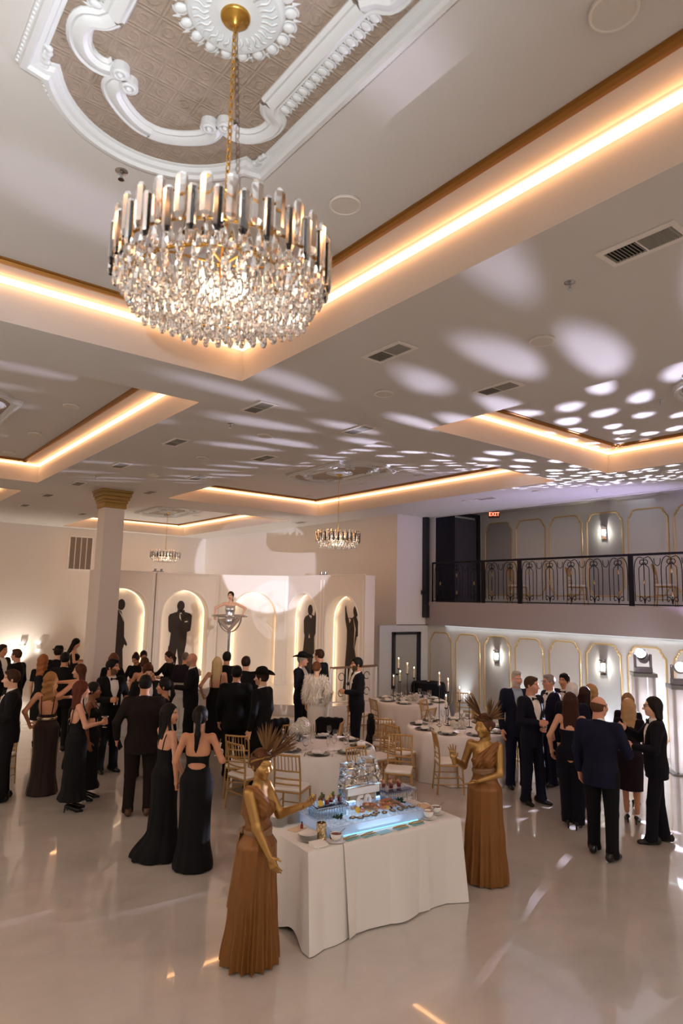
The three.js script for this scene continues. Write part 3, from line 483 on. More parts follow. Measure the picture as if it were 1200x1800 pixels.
  // handrail on the stage corner and down the step
  const hr = thing('stage_railing', 'white railing with scrolled ironwork and wooden handrail on the stage corner', 'railing', [0, 0, 0]);
  const a = V3(...at(12.46, 9.5, 0.5)), b = V3(...at(12.42, 10.85, 0.5));
  part('handrail', rbox(1.42, 0.05, 0.07, 0.015, (a.x + b.x) / 2, 1.36, a.z), std(0x7a5c44, 0.5), hr, 'brown wooden handrail'); part('bottom_rail', rbox(1.38, 0.03, 0.03, 0.006, (a.x + b.x) / 2, 0.58, a.z), M.white, hr);
  for (let i = 0; i < 10; i++) { const x = lerp(a.x, b.x, i / 9); part(i % 9 ? 'baluster' : 'post', i % 9 ? box(0.02, 0.78, 0.02, x, 0.96, a.z) : rbox(0.06, 0.86, 0.06, 0.008, x, 0.93, a.z), M.white, hr); }
  for (const x of [a.x + 0.28, a.x + 0.68, a.x + 1.06]) for (const y of [0.78, 1.15]) part('iron_scroll', new THREE.TorusGeometry(0.085, 0.009, 6, 20, PI * 1.7).translate(x, y, a.z + 0.012), M.dark, hr);
  part('rose_boss', new THREE.SphereGeometry(0.045, 12, 8).scale(1, 1, 0.5).translate(a.x + 0.48, 0.98, a.z + 0.02), M.dark, hr);
  part('stair_rail', tube([[a.x, 1.34, a.z], [a.x - 0.14, 1.25, a.z + 0.12], [a.x - 0.36, 0.95, a.z + 0.38], [a.x - 0.44, 0.5, a.z + 0.46], [a.x - 0.5, 0.03, a.z + 0.5]], 0.035, 24, 8), M.white, hr);
  for (let i = 0; i < 3; i++) part('stair_baluster', bar([a.x - 0.08 - i * 0.11, 0.3, a.z + 0.1 + i * 0.12], [a.x - 0.08 - i * 0.11, 1.28 - i * 0.2, a.z + 0.1 + i * 0.12], 0.012), M.white, hr);
}
// bar counter
{
  const g = thing('bar_counter', 'white panelled bar counter with guests in front', 'bar counter', at(13.8, 5.82, 0), -PI / 4 - 0.06);
  part('body', rbox(2.3, 1.02, 0.55, 0.01, 0, 0.51, 0), M.white, g); part('top', rbox(2.44, 0.05, 0.68, 0.015, 0, 1.045, 0.02), M.gloss, g);
  for (let i = 0; i < 4; i++) part('front_panel_frame', sweep([[-0.22, -0.18], [-0.22, -0.86], [0.22, -0.86], [0.22, -0.18]].map(([x, y]) => [x - 0.855 + i * 0.57, y]), [[-0.03, 0], [-0.02, 0.018], [0.02, 0.018], [0.03, 0]], true).rotateX(PI / 2).translate(0, 0, 0.277), M.white, g);
  part('plinth', rbox(2.32, 0.1, 0.6, 0.01, 0, 0.05, 0), M.white, g); part('bar_lip', rbox(2.34, 0.04, 0.05, 0.01, 0, 0.98, 0.29), M.white, g);
}
// balcony railing
{
  const g = thing('balcony_railing', 'dark wrought iron railing with scrolls and rosettes along the balcony', 'railing', at(0, 13.34, BAL), -PI / 2);
  // local x = -u
  const H = 1.07, u0 = 12.97, u1 = -3.8;
  part('top_rail', rbox(u0 - u1, 0.05, 0.06, 0.012, -(u0 + u1) / 2, H, 0), M.iron, g); part('bottom_rail', rbox(u0 - u1, 0.025, 0.03, 0.005, -(u0 + u1) / 2, 0.03, 0), M.iron, g);
  const posts = [11.17, 10.03, 7.2, 4.37, 1.54], ends = [12.97, ...posts, -1.29];
  for (const u of posts) part('post', rbox(0.1, H - 0.02, 0.06, 0.008, -u, (H - 0.02) / 2, 0), M.iron, g);
  part('post', box(0.03, H, 0.03, -12.96, H / 2, 0), M.iron, g);
  const barG = box(0.018, H - 0.06, 0.018, 0, H / 2, 0), shortG = box(0.014, 0.6, 0.014, 0, 0.47, 0), midG = box(0.014, H - 0.14, 0.014, 0, H / 2, 0);
  const arch = s => tube([[0.02 * s, 0.90, 0], [0.05 * s, 0.86, 0], [0.085 * s, 0.90, 0], [0.06 * s, 0.955, 0], [0.0, 0.95, 0]].map(p => p), 0.009, 22, 6);
  const hood = s => tube([[0.2 * s, 0.1, 0], [0.2 * s, 0.84, 0], [0.17 * s, 0.95, 0], [0.1 * s, 1.02, 0], [0.02 * s, 0.99, 0]], 0.009, 26, 6);
  const inner = s => tube([[0.105 * s, 0.16, 0], [0.105 * s, 0.78, 0], [0.1 * s, 0.8, 0], [0.0, 0.88, 0]], 0.008, 22, 6);
  const low = s => tube([[0, 0.05, 0], [0.03 * s, 0.16, 0], [0.08 * s, 0.2, 0], [0.11 * s, 0.15, 0], [0.09 * s, 0.1, 0], [0.06 * s, 0.125, 0]], 0.009, 22, 6);
  const hook = tube([[-0.07, 0.98, 0], [-0.05, 0.86, 0], [0, 0.83, 0], [0.05, 0.86, 0], [0.07, 0.98, 0]], 0.008, 16, 6);
  const rosG = new THREE.OctahedronGeometry(0.04, 1).scale(0.75, 1.5, 0.45);
  const ros = std(0x9c8560, 0.5, 0.5), geos = { a: [arch(-1), arch(1)], h: [hood(-1), hood(1)], i: [inner(-1), inner(1)], l: [low(-1), low(1)] };
  let k = 0;
  for (let s = 0; s < ends.length - 1; s++) {
    const n = Math.max(1, Math.round((ends[s] - ends[s + 1]) / 0.566));
    for (let i = 0; i < n; i++) {
      const u = lerp(ends[s], ends[s + 1], (i + 0.5) / n); if (u < 3.5) continue;
      const p = new THREE.Group(); p.name = 'scroll_panel'; p.position.set(-u, 0, 0); g.add(p);
      for (const q of [0, 1]) { part('hood_bar', geos.h[q], M.iron, p); part('top_scroll', geos.a[q], M.iron, p); part('inner_bar', geos.i[q], M.iron, p); part('low_scroll', geos.l[q], M.iron, p); }
      part('centre_bar', midG, M.iron, p);
      const r = k++ % 2 ? [0.72, 0.26] : [0.5]; for (const y of r) part('rosette', rosG, ros, p).position.set(0, y, 0);
      if (i < n - 1) { const hk = part('hook', hook, M.iron, g); hk.position.set(-lerp(ends[s], ends[s + 1], (i + 1) / n), 0, 0); }
    }
  }
  rectLight([0.78, 0.84, 1.0], LIT.under * 0.55, 9, 0.6, at(8, 14.3, BCE - 0.05), at(8, 14.3, 0)).name = 'balcony_ceiling_glow';
  const bl = thing('balcony_ceiling_light', 'long flat lamp panel in the balcony ceiling', 'ceiling light', at(8, 14.3, BCE - 0.02));
  part('diffuser', box(0.6, 0.02, 9), glow([0.9, 0.95, 1], 0.3), bl);
  // lamps in the soffit are above the panelled wall: slim strip under the fascia
  const so = thing('soffit_light', 'slim lamp strip under the balcony fascia', 'ceiling light', at(6, 13.36, SOF - 0.012));
  part('diffuser', box(0.02, 0.012, 13), glow([0.93, 0.97, 1], 0.9), so);
  rectLight([0.82, 0.92, 1.0], LIT.under * 8, 0.02, 13, at(6, 13.36, SOF - 0.03), at(6.001, 13.36, 0));
}
// two light towers with moving heads
function tower(u, w, H, label, headLabel, aim, lensK) {
  const t = thing('light_tower', label, 'light tower', at(u, w, 0), -PI * 0.28);
  part('base_plate', rbox(0.5, 0.03, 0.5, 0.008, 0, 0.015, 0), M.steel, t);
  const s = phys(0xf6f4f4, 0.95, { transmission: 0.5, thickness: 0 }); for (const y of [0.3, 0.75, 1.2]) { part('inner_lamp', cyl(0.03, 0.03, 0.3, 14, 0, y - 0.15, 0), glow([0.95, 0.94, 1], 5), t, 'lamp tube inside the cover'); pointLight([0.95, 0.93, 1], LIT.tower, [0, y, 0], 1, t); } part('cover_front', rbox(0.2, H - 0.08, 0.012, 0.004, -0.075, H / 2, 0.165), s, t); part('cover_front', rbox(0.12, H - 0.08, 0.012, 0.004, 0.11, H / 2, 0.165), s, t); part('cover_side', rbox(0.012, H - 0.08, 0.33, 0.004, -0.18, H / 2, 0), s, t); part('cover_side', rbox(0.012, H - 0.08, 0.33, 0.004, 0.18, H / 2, 0), s, t);
  part('top_plate', rbox(0.42, 0.07, 0.42, 0.008, 0, H - 0.005, 0), M.steel, t);
  for (const [x, z] of [[-0.14, -0.14], [0.14, -0.14], [-0.14, 0.14], [0.14, 0.14]]) part('truss_tube', cyl(0.022, 0.022, H - 0.04, 10, x, 0.02, z), M.steel, t);
  const h = thing('moving_head', headLabel, 'stage light', at(u, w, H + 0.03), -PI * 0.28);
  part('base', rbox(0.3, 0.1, 0.24, 0.015, 0, 0.05, 0), std(0x8f8f98, 0.5), h); for (const x of [-0.14, 0.14]) part('yoke_arm', rbox(0.04, 0.26, 0.1, 0.012, x, 0.22, 0), std(0x8f8f98, 0.5), h);
  const hd = new THREE.Group(); hd.name = 'head'; hd.position.set(0, 0.3, 0); h.add(hd); h.updateMatrixWorld(true); hd.lookAt(V3(...aim));
  part('barrel', lathe([[0.0, -0.15], [0.08, -0.15], [0.1, -0.1], [0.105, 0.08], [0.095, 0.11], [0.085, 0.11]], 24).rotateX(PI / 2), std(0xb8b8c2, 0.45), hd);
  return [h, hd];
}
{
  const aim = at(4.9, 6.2, 5.4);
  const [h1, hd1] = tower(6.6, 12.55, 1.66, 'white covered truss tower behind the guests on the right', 'bright moving head light throwing the pattern on the ceiling', aim, 40);
  part('lens', cyl(0.085, 0.085, 0.01, 24).rotateX(PI / 2).translate(0, 0, 0.045), glow([0.86, 0.82, 1], 60), hd1);
  const [h2, hd2] = tower(5.85, 12.45, 1.52, 'white covered truss tower at the right edge of the picture', 'moving head light on the tower at the right edge', at(0.5, 3, 4.0), 12);
  part('lens', cyl(0.085, 0.085, 0.01, 24).rotateX(PI / 2).translate(0, 0, 0.1), glow([0.92, 0.9, 1], 12), hd2);
  hd1.updateMatrixWorld(true); hd2.updateMatrixWorld(true);
  // gobo wheel of the first head: a disc with irregular openings in front of its lamp
  const gob = new THREE.Shape(new THREE.EllipseCurve(0, 0, 0.1, 0.1, 0, 2 * PI).getPoints(40));
  for (let k = 0; k < 18; k++) { const r = 0.0054 * k, n = k ? Math.round(k * 5.4) : 1; for (let i = 0; i < n; i++) { if (rng() < 0.16) continue; const a = i / n * 2 * PI + R(-0.03, 0.03) + k * 0.4, rad = r + R(-0.0008, 0.0008), cx = rad * Math.cos(a), cy = rad * Math.sin(a), e = R(0.0011, 0.0016), b = R(0.0016, 0.0023), th = a + PI / 2 + R(-0.5, 0.5), p = new THREE.Path(); for (let j = 0; j < 9; j++) { const q = j / 9 * 2 * PI, x = b * Math.cos(q), y = e * Math.sin(q) * (1 + 0.3 * Math.cos(q)); const X = cx + x * Math.cos(th) - y * Math.sin(th), Y = cy + x * Math.sin(th) + y * Math.cos(th); j ? p.lineTo(X, Y) : p.moveTo(X, Y); } p.closePath(); gob.holes.push(p); } }
  part('gobo_disc', new THREE.ExtrudeGeometry(gob, { depth: 0.0006, bevelEnabled: false }).translate(0, 0, 0.15), M.black, hd1);
  part('hood', lathe([[0.1, 0.08], [0.104, 0.1], [0.104, 0.155], [0.1, 0.155], [0.1, 0.1]], 32).rotateX(PI / 2), M.black, hd1);
  const o = hd1.localToWorld(V3(0, 0, 0.095));
  spotLight([0.80, 0.76, 1], LIT.gobo, o.toArray(), aim, 1.06, 0.1, 0.035);
  const o2 = hd2.localToWorld(V3(0, 0, 0.14));
  spotLight([0.62, 0.52, 1], LIT.wash, o2.toArray(), at(8.5, 14.2, 4.0), 1.0, 0.8, 2);
}
// aerialist's hoop on a pole
{
  const g = thing('aerial_hoop_stand', 'tall pole on the stage carrying a chrome bowl-shaped hoop', 'hoop stand', at(14.9, 8.1, 0.5));
  part('base_plate', cyl(0.42, 0.4, 0.03, 32), M.steel, g); part('pole', cyl(0.03, 0.026, 1.62, 14), M.steel, g);
  part('hoop', new THREE.TorusGeometry(0.42, 0.03, 10, 48).rotateX(PI / 2).translate(0, 1.98, 0), M.chrome, g);
  for (const ry of [0.3, 0.3 + PI / 2]) part('half_ring', new THREE.TorusGeometry(0.40, 0.012, 8, 32, PI).rotateZ(PI).rotateY(ry).translate(0, 1.98, 0), M.chrome, g);
  part('hub', cyl(0.05, 0.03, 0.08, 14, 0, 1.54, 0), M.steel, g);
}
// sconces and floor lamp by the far wall
for (const [w, t] of [[5.53, 'left'], [6.04, 'right']]) {
  const g = thing('up_down_light', `small square up and down light low on the far wall, the ${t} of two`, 'wall light', at(24.8, w, 1.1), 0, 'up and down lights on the far wall');
  part('body', rbox(0.16, 0.14, 0.12, 0.01, 0, 0, 0.07), M.white, g); part('lens', box(0.1, 0.01, 0.08, 0, 0.075, 0.07), glow([1, 0.96, 0.9], 1.2), g); part('lens', box(0.1, 0.01, 0.08, 0, -0.075, 0.07), glow([1, 0.96, 0.9], 1.2), g);
  const l = rectLight([1, 0.96, 0.88], 16, 0.1, 0.08, [0, 0.083, 0.07], [0, 3, 0.07], g); l.lookAt(g.localToWorld(V3(0.001, 5, 0.07))); const l2 = rectLight([1, 0.96, 0.88], 16, 0.1, 0.08, [0, -0.083, 0.07], [0, -3, 0.07], g); l2.lookAt(g.localToWorld(V3(0.001, -5, 0.07)));
}

// ================================================================ chandeliers
{
  const prism = (r, h, n = 6) => { const g = lathe([[0, h / 2], [r * 0.7, h / 2], [r, h / 2 - r * 0.6], [r, -h / 2 + r], [r * 0.55, -h / 2], [0, -h / 2]], n); return g.toNonIndexed(); };
  const flat = g => { g.computeVertexNormals(); return g; };
  const clear = flat(prism(0.026, 0.19).scale(1, 1, 0.62)), smoke = flat(prism(0.022, 0.19, 8).scale(1, 1, 0.7)), drop = flat(lathe([[0, 0.045], [0.006, 0.04], [0.0145, 0.0], [0.015, -0.02], [0.009, -0.036], [0, -0.042]], 6).toNonIndexed()), bead = flat(new THREE.OctahedronGeometry(0.011, 0).toNonIndexed()), tear = flat(lathe([[0, 0.055], [0.006, 0.048], [0.0185, -0.01], [0.0185, -0.032], [0.011, -0.05], [0, -0.055]], 6).toNonIndexed());
  const ringG = (r, t) => new THREE.TorusGeometry(r, t, 6, 64).rotateX(PI / 2);
  const c0 = thing('chandelier', '', 'chandelier');
  // y = 0 is the plane of the crown ring; below it hang the tiers
  const N = 30;
  part('crown_ring', ringG(0.475, 0.006).translate(0, 0.09, 0), M.brass, c0); part('lower_ring', ringG(0.47, 0.007).translate(0, -0.03, 0), M.brass, c0); part('inner_ring', ringG(0.415, 0.008).translate(0, -0.108, 0), M.brass, c0);
  for (let i = 0; i < N; i++) {
    const a = i / N * 2 * PI, b = (i + 0.5) / N * 2 * PI;
    const m = part('clear_crystal', clear, M.crystal, c0); m.position.set(0.487 * Math.sin(a), 0.055, 0.487 * Math.cos(a)); m.rotation.y = a;
    const k = part('smoked_crystal', smoke, M.smoke, c0); k.position.set(0.495 * Math.sin(b), 0.0, 0.495 * Math.cos(b)); k.rotation.y = b;
    const c = part('brass_clip', new THREE.BoxGeometry(0.008, 0.012, 0.03), M.brass, c0); c.position.set(0.478 * Math.sin(b), 0.085, 0.478 * Math.cos(b)); c.rotation.y = b;
  }
  // radial arms
  for (let i = 0; i < 8; i++) { const a = i / 8 * 2 * PI; part('arm', bar([0.02 * Math.sin(a), 0.02, 0.02 * Math.cos(a)], [0.47 * Math.sin(a), -0.03, 0.47 * Math.cos(a)], 0.006), M.brass, c0); part('stay', bar([0.40 * Math.sin(a), -0.10, 0.40 * Math.cos(a)], [0.47 * Math.sin(a), -0.03, 0.47 * Math.cos(a)], 0.004), M.brass, c0); }
  part('spindle', cyl(0.02, 0.014, 0.34, 12, 0, -0.12, 0), M.brass, c0);
  const rest = []; let cnt = 0;
  const hang = (g, r, y, n, off, keep) => { for (let i = 0; i < n; i++) { const a = (i + off) / n * 2 * PI, yy = y + R(-0.008, 0.008); if (keep) { const m = part('crystal_drop', g, M.crystal, c0); m.position.set(r * Math.sin(a), yy, r * Math.cos(a)); m.rotation.y = a; cnt++; } else { const q = g.clone().rotateY(a).translate(r * Math.sin(a), yy, r * Math.cos(a)); rest.push(q); } } };
  hang(tear, 0.465, -0.075, 40, 0, true); hang(tear, 0.445, -0.105, 40, 0.5, true); hang(tear, 0.41, -0.165, 42, 0, true); hang(drop, 0.375, -0.175, 38, 0.3, true); hang(drop, 0.34, -0.18, 34, 0, true); hang(drop, 0.305, -0.184, 30, 0.4, true);
  for (const [r, n, y] of [[0.42, 40, -0.125], [0.27, 27, -0.187], [0.235, 24, -0.19], [0.20, 20, -0.192], [0.165, 17, -0.193], [0.13, 13, -0.194], [0.09, 9, -0.195], [0.05, 5, -0.195]]) { hang(drop, r, y, n, 0.25, false); hang(bead, r, y + 0.055, n, 0.25, false); }
  const st = part('small_crystals', mergeGeometries(rest), M.crystal, c0, 'dense field of tiny crystal drops'); st.userData.kind = 'stuff';
  for (let i = 0; i < 8; i++) { const a = i / 8 * 2 * PI; part('candle_bulb', new THREE.SphereGeometry(0.014, 10, 8).scale(1, 1.7, 1).translate(0.2 * Math.sin(a), -0.06, 0.2 * Math.cos(a)), glow([1, 0.82, 0.55], 2.2), c0); }
  const link = new THREE.TorusGeometry(0.016, 0.0034, 6, 14).scale(0.72, 1.45, 1);
  const yRing = CAMH + 1.47, L = UC - 0.06 - (yRing + 0.22), nl = Math.round(L / 0.037);
  for (let i = 0; i < nl; i++) { const m = part('chain_link', link, M.gold, c0); m.position.set(0, 0.235 + i * L / nl, 0); m.rotation.y = i % 2 * PI / 2 + 0.3; }
  part('canopy', lathe([[0.0, -0.055], [0.02, -0.055], [0.026, -0.03], [0.068, -0.022], [0.074, -0.01], [0.074, 0.005]], 32).translate(0, UC - 0.045 - yRing, 0), M.gold, c0, 'golden ceiling canopy');
  const where = [[1.063, 0.53, 'large crystal chandelier with clear and smoked prisms hanging nearest the viewer'], [4.705, 3.62, 'crystal chandelier above the stage side, in front of the side wall'], [8.555, 3.62, 'smallest looking crystal chandelier far back beside the column']];
  where.forEach(([u, w, l], i) => { const p = at(u * S, w * S, yRing - (i ? 0.12 : 0)); let c = c0; if (!i) { c0.position.set(...p); c0.scale.set(0.96, 1, 0.96); c0.userData.label = l; c0.userData.group = 'crystal chandeliers'; } else { c = copy(c0, p, 0.1 * i, l); const shift = 0.12; c.traverse(o => { if (o.name === 'canopy') o.position.y += shift; if (o.name === 'chain_link') o.position.y = 0.235 + (o.position.y - 0.235) * (L + shift) / L; }); }
    pointLight([1, 0.86, 0.64], LIT.chandelier, [p[0], p[1] - 0.05, p[2]], 6); });
}

// ================================================================ people: distance fields meshed as one surface
const joinBody = list => { // merge position / normal / mask
  const l = list.map(g => { const q = new THREE.BufferGeometry(); q.setAttribute('position', g.attributes.position); q.setAttribute('normal', g.attributes.normal); q.setAttribute('mask', g.attributes.mask || new THREE.BufferAttribute(new Float32Array(g.attributes.position.count), 1)); q.setIndex(g.index); return q; }); return mergeGeometries(l); };
const mirrorZ = g => { const q = g.clone(); q.scale(1, 1, -1); const ix = q.index.array; for (let i = 0; i < ix.length; i += 3) { const t = ix[i]; ix[i] = ix[i + 1]; ix[i + 1] = t; } q.computeVertexNormals(); return q; };
// ---- hands: fingers along +y, thumb towards +x, palm towards -z (left hand)
function handGeo(c1, c2, spread, thumb, cell = 0.0042) {
  const p = [prim.cap([0, -0.05, 0], [0, 0.02, 0], 0.026, 0.028, 0.02), prim.box([0, 0.052, 0], [0.03, 0.036, 0.004], 0.011, 0.02)];
  const fx = [0.030, 0.0105, -0.0095, -0.028], fy = [0.088, 0.094, 0.09, 0.08], fl = [0.070, 0.079, 0.073, 0.057];
  for (let i = 0; i < 4; i++) {
    const a = c1 * (1 + 0.08 * i), b = a + c2, e = spread * (1.5 - i) * 0.5, L1 = fl[i] * 0.55, L2 = fl[i] * 0.5, A = [fx[i], fy[i], 0], B = [A[0] + Math.sin(e) * L1 * Math.cos(a), A[1] + Math.cos(a) * L1, -Math.sin(a) * L1], C = [B[0] + Math.sin(e) * L2 * Math.cos(b), B[1] + Math.cos(b) * L2, B[2] - Math.sin(b) * L2];
    p.push(prim.cap(A, B, 0.0094, 0.0084, 0.006), prim.cap(B, C, 0.0084, 0.0066, 0.004));
  }
  const t0 = [0.026, 0.022, -0.004], t1 = [0.026 + 0.034 * Math.cos(thumb), 0.045, -0.004 - 0.034 * Math.sin(thumb)], t2 = [t1[0] + 0.014 * Math.cos(thumb), t1[1] + 0.03, t1[2] - 0.016 * Math.sin(thumb)];
  p.push(prim.cap(t0, t1, 0.0135, 0.0105, 0.012), prim.cap(t1, t2, 0.0102, 0.008, 0.005));
  return nets(p, cell);
}
const hands = {}; const hand = (kind, side, fine) => { const key = kind + side + (fine ? 'f' : ''); if (hands[key]) return hands[key]; const d = { relaxed: [0.3, 0.35, 0.12, 0.5], grip: [1.0, 1.05, 0.05, 1.1], open: [0.05, 0.08, 0.5, 0.15], flat: [0.1, 0.12, 0.12, 0.25], curl: [0.5, 0.6, 0.25, 0.7] }[kind]; const g = handGeo(...d, fine ? 0.0032 : 0.0055); return hands[key] = side > 0 ? g : mirrorZ(g); };
// ---- heads: chin to crown about 0.235, centre at the origin, face towards +z
function headGeo(fem, cell) {
  const j = fem ? 0.90 : 1.0, p = [
    prim.ell([0, 0.022, -0.012], [0.077, 0.098, 0.096], 0.02), prim.ell([0, -0.045, 0.03], [0.056 * j, 0.068, 0.062], 0.045), prim.ell([0, -0.094, 0.062], [0.024 * j, 0.018, 0.02], 0.03),
    prim.cap([0, -0.06, -0.025], [0, -0.17, -0.035], fem ? 0.046 : 0.058, fem ? 0.05 : 0.066, 0.03),
    prim.cap([0, 0.008, 0.084], [0, -0.03, fem ? 0.106 : 0.112], 0.008, fem ? 0.011 : 0.014, 0.012), prim.ell([0.012, -0.035, 0.096], [0.009, 0.008, 0.01], 0.008), prim.ell([-0.012, -0.035, 0.096], [0.009, 0.008, 0.01], 0.008),
    prim.cap([-0.034, 0.026, 0.076], [0.034, 0.026, 0.076], fem ? 0.010 : 0.014, undefined, 0.016),
    prim.ell([0, -0.059, 0.084], [0.024, 0.0055, 0.009], 0.006), prim.ell([0, -0.068, 0.082], [0.020, 0.0065, 0.009], 0.006),
    prim.ell([0.044, -0.022, 0.058], [0.024, 0.026, 0.026], 0.024), prim.ell([-0.044, -0.022, 0.058], [0.024, 0.026, 0.026], 0.024)];
  for (const s of [-1, 1]) { p.push({ op: 'sub', k: 0.012, f: (x, y, z) => Math.hypot(x - s * 0.032, (y - 0.008) * 1.25, z - 0.102) - 0.0185 }); p.push(prim.ell([s * 0.032, 0.007, 0.072], [0.0135, 0.0105, 0.0135], 0.003)); p.push(prim.ell([s * 0.079, -0.008, -0.012], [0.009, 0.029, 0.017], 0.006)); }
  p.push({ op: 'cut', f: (x, y, z) => -0.15 - y });
  const g = nets(p, cell), P = g.attributes.position, m = new Float32Array(P.count);
  for (let i = 0; i < P.count; i++) { const x = Math.abs(P.getX(i)), y = P.getY(i), z = P.getZ(i);
    if (z > 0.07 && Math.abs(y + 0.063) < 0.0125 && x < 0.025) m[i] = 1; // lips
    else if (z > 0.06 && Math.hypot((x - 0.032) / 0.0135, (y - 0.007) / 0.0075) < 1) m[i] = Math.hypot(x - 0.032, y - 0.007) < 0.0062 ? 3 : 2; // eye
    else if (z > 0.05 && Math.abs(y - 0.030 - 0.05 * Math.max(0, 0.02 - Math.abs(x - 0.036))) < 0.0065 && x > 0.014 && x < 0.056) m[i] = 4; // brow
    else if (z > 0.05 && Math.abs(y - 0.017) < 0.004 && x > 0.018 && x < 0.048) m[i] = 5; // lash line
    else if (y < -0.044 + Math.max(0, x - 0.035) * 0.9 && y > -0.125 && z > -0.0) m[i] = 6; // beard area
  }
  g.setAttribute('mask', new THREE.BufferAttribute(m, 1)); return g;
}
const heads = {}; const head = (fem, fine) => heads[fem + '|' + fine] ||= headGeo(fem, fine === 2 ? 0.0036 : fine ? 0.0052 : 0.0075);
// ---- hair, in head space
function hairGeo(o, cell) {
  const L = o.len || 0, p = [], th = o.thick || 0.012;
  const st = o.style;
  if (st === 'bald') { p.push(prim.ell([0, 0.02, -0.018], [0.083, 0.101, 0.102], 0.01)); p.push(prim.cut((x, y, z) => y - 0.035 + z * 0.25), prim.cut((x, y, z) => -0.078 - y + Math.max(0, z + 0.02) * 0.8), prim.cut((x, y, z) => z - 0.03)); }
  else {
    p.push(prim.ell([0, 0.03, -0.02], [0.077 + th, 0.098 + th, 0.096 + th], 0.01));
    // face opening
    p.push(prim.sub((x, y, z) => { const hy = o.hairline ?? 0.068; const px = x / 0.074, py = (y - (hy - 0.105)) / 0.112, pz = (z - 0.09) / 0.085; return (Math.hypot(px, py, pz) - 1) * 0.07; }, 0.006));
    if (st === 'short' || st === 'updo' || st === 'pony' || st === 'buzz') p.push(prim.cut((x, y, z) => (st === 'short' || st === 'buzz' ? -0.055 : -0.07) - y - Math.max(0, 0.02 - z) * 0.2 + Math.max(0, z) * 0.9));
    if (st === 'short') { p.push(prim.ell([o.part ? 0.02 : 0, 0.098, 0.03], [0.062, 0.03, 0.06], 0.02)); }
    if (st === 'updo') { p.push(prim.ell([0, o.bun === 'high' ? 0.11 : 0.0, o.bun === 'high' ? -0.06 : -0.12], [0.052, 0.05, 0.045], 0.02)); }
    if (st === 'pony') { const e = [0.02, -L, -0.10]; p.push(prim.ell([0, 0.045, -0.118], [0.03, 0.035, 0.03], 0.02), prim.cap([0, 0.03, -0.125], [0, -L * 0.4, -0.15], 0.03, 0.034, 0.02), prim.cap([0, -L * 0.4, -0.15], e, 0.034, 0.012, 0.02)); }
    if (st === 'long') {
      const w = o.wide || 0.075;
      p.push(prim.box([0, -L / 2 + 0.02, -0.075], [w - 0.03, L / 2, 0.012], 0.03, 0.035));
      for (const s of [-1, 1]) p.push(prim.cap([s * 0.075, 0.03, -0.02], [s * (w + 0.006), -L * 0.75, -0.045], 0.028, 0.024, 0.03));
      if (o.front) for (const s of [-1, 1]) p.push(prim.cap([s * 0.078, 0.0, 0.01], [s * 0.085, -o.front, 0.045], 0.022, 0.02, 0.025));
    }
    if (st === 'bob') { p.push(prim.box([0, -0.03, -0.05], [0.05, 0.07, 0.035], 0.035, 0.03)); for (const s of [-1, 1]) p.push(prim.cap([s * 0.075, 0.03, -0.01], [s * 0.08, -0.09, -0.005], 0.026, 0.022, 0.03)); }
  }
  const wv = o.wave || 0; const warp = (x, y, z) => 0.0022 * Math.sin(x * 190 + y * 25) * Math.sin(z * 150 + 1) + wv * 0.009 * Math.sin(y * 62 + x * 20 + Math.sin(z * 40)) * (y < 0.02 ? 1 : 0.2);
  return nets(p, cell, warp);
}
// ---- skirt with falling folds
function skirtGeo(rings, n, folds, amp, seed = 0, nr = 34, sharp = 0) { // rings: [[y, rx, rz, cx, cz], ...] from the waist down
  const pos = [], idx = [], cv = t => { const f = t * (rings.length - 1), i = Math.min(rings.length - 2, Math.floor(f)), q = f - i, s = q * q * (3 - 2 * q); return rings[i].map((a, k) => k === 0 ? lerp(a, rings[i + 1][k], q) : lerp(a, rings[i + 1][k], s)); };
  for (let r = 0; r <= nr; r++) { const t = r / nr, [y, rx, rz, cx = 0, cz = 0] = cv(t), A = amp * Math.pow(t, 1.3);
    for (let i = 0; i < n; i++) { const a = i / n * 2 * PI, ph = Math.cos(a * folds + seed + 0.6 * Math.sin(a * 3 + seed)) * 0.65 + Math.cos(a * (folds * 1.6 | 0) + seed * 2 + t) * 0.35, pl = 1 - 2 * Math.pow(Math.abs(Math.sin(a * folds * 0.5 + seed + 0.9 * Math.sin(a * 2 + seed) + 0.35 * t * Math.sin(a * 5))), 0.6), m = 1 + A * lerp(ph, pl, sharp); pos.push(cx + rx * m * Math.sin(a), y - (r === nr ? 0 : 0), cz + rz * m * Math.cos(a)); } }
  for (let r = 0; r < nr; r++) for (let i = 0; i < n; i++) { const a = r * n + i, b = r * n + (i + 1) % n, c = a + n, d = b + n; idx.push(a, c, b, b, c, d); }
  const g = new THREE.BufferGeometry(); g.setAttribute('position', new THREE.Float32BufferAttribute(pos, 3)); g.setIndex(idx); g.computeVertexNormals(); return g;
}
// ---- shoes
const shoeGeo = { m: (() => { const g = nets([prim.cap([0, 0.045, -0.075], [0, 0.035, 0.06], 0.042, 0.042, 0.02), prim.cap([0, 0.035, 0.05], [0, 0.024, 0.15], 0.042, 0.03, 0.02), prim.cap([0, 0.06, -0.06], [0, 0.1, -0.05], 0.042, 0.045, 0.02), prim.cut((x, y) => -y), prim.cut((x, y) => y - 0.1)], 0.009); return g; })(),
  f: (() => { const g = nets([prim.cap([0, 0.085, -0.07], [0, 0.03, 0.06], 0.03, 0.03, 0.015), prim.cap([0, 0.03, 0.05], [0, 0.018, 0.12], 0.03, 0.02, 0.015), prim.cap([0, 0.09, -0.09], [0, 0.0, -0.1], 0.014, 0.009, 0.01), prim.cut((x, y) => -y)], 0.007); return g; })() };
const skinMat = new THREE.MeshPhysicalMaterial({ vertexColors: true, roughness: 0.5, sheen: 0.2, side: THREE.DoubleSide });
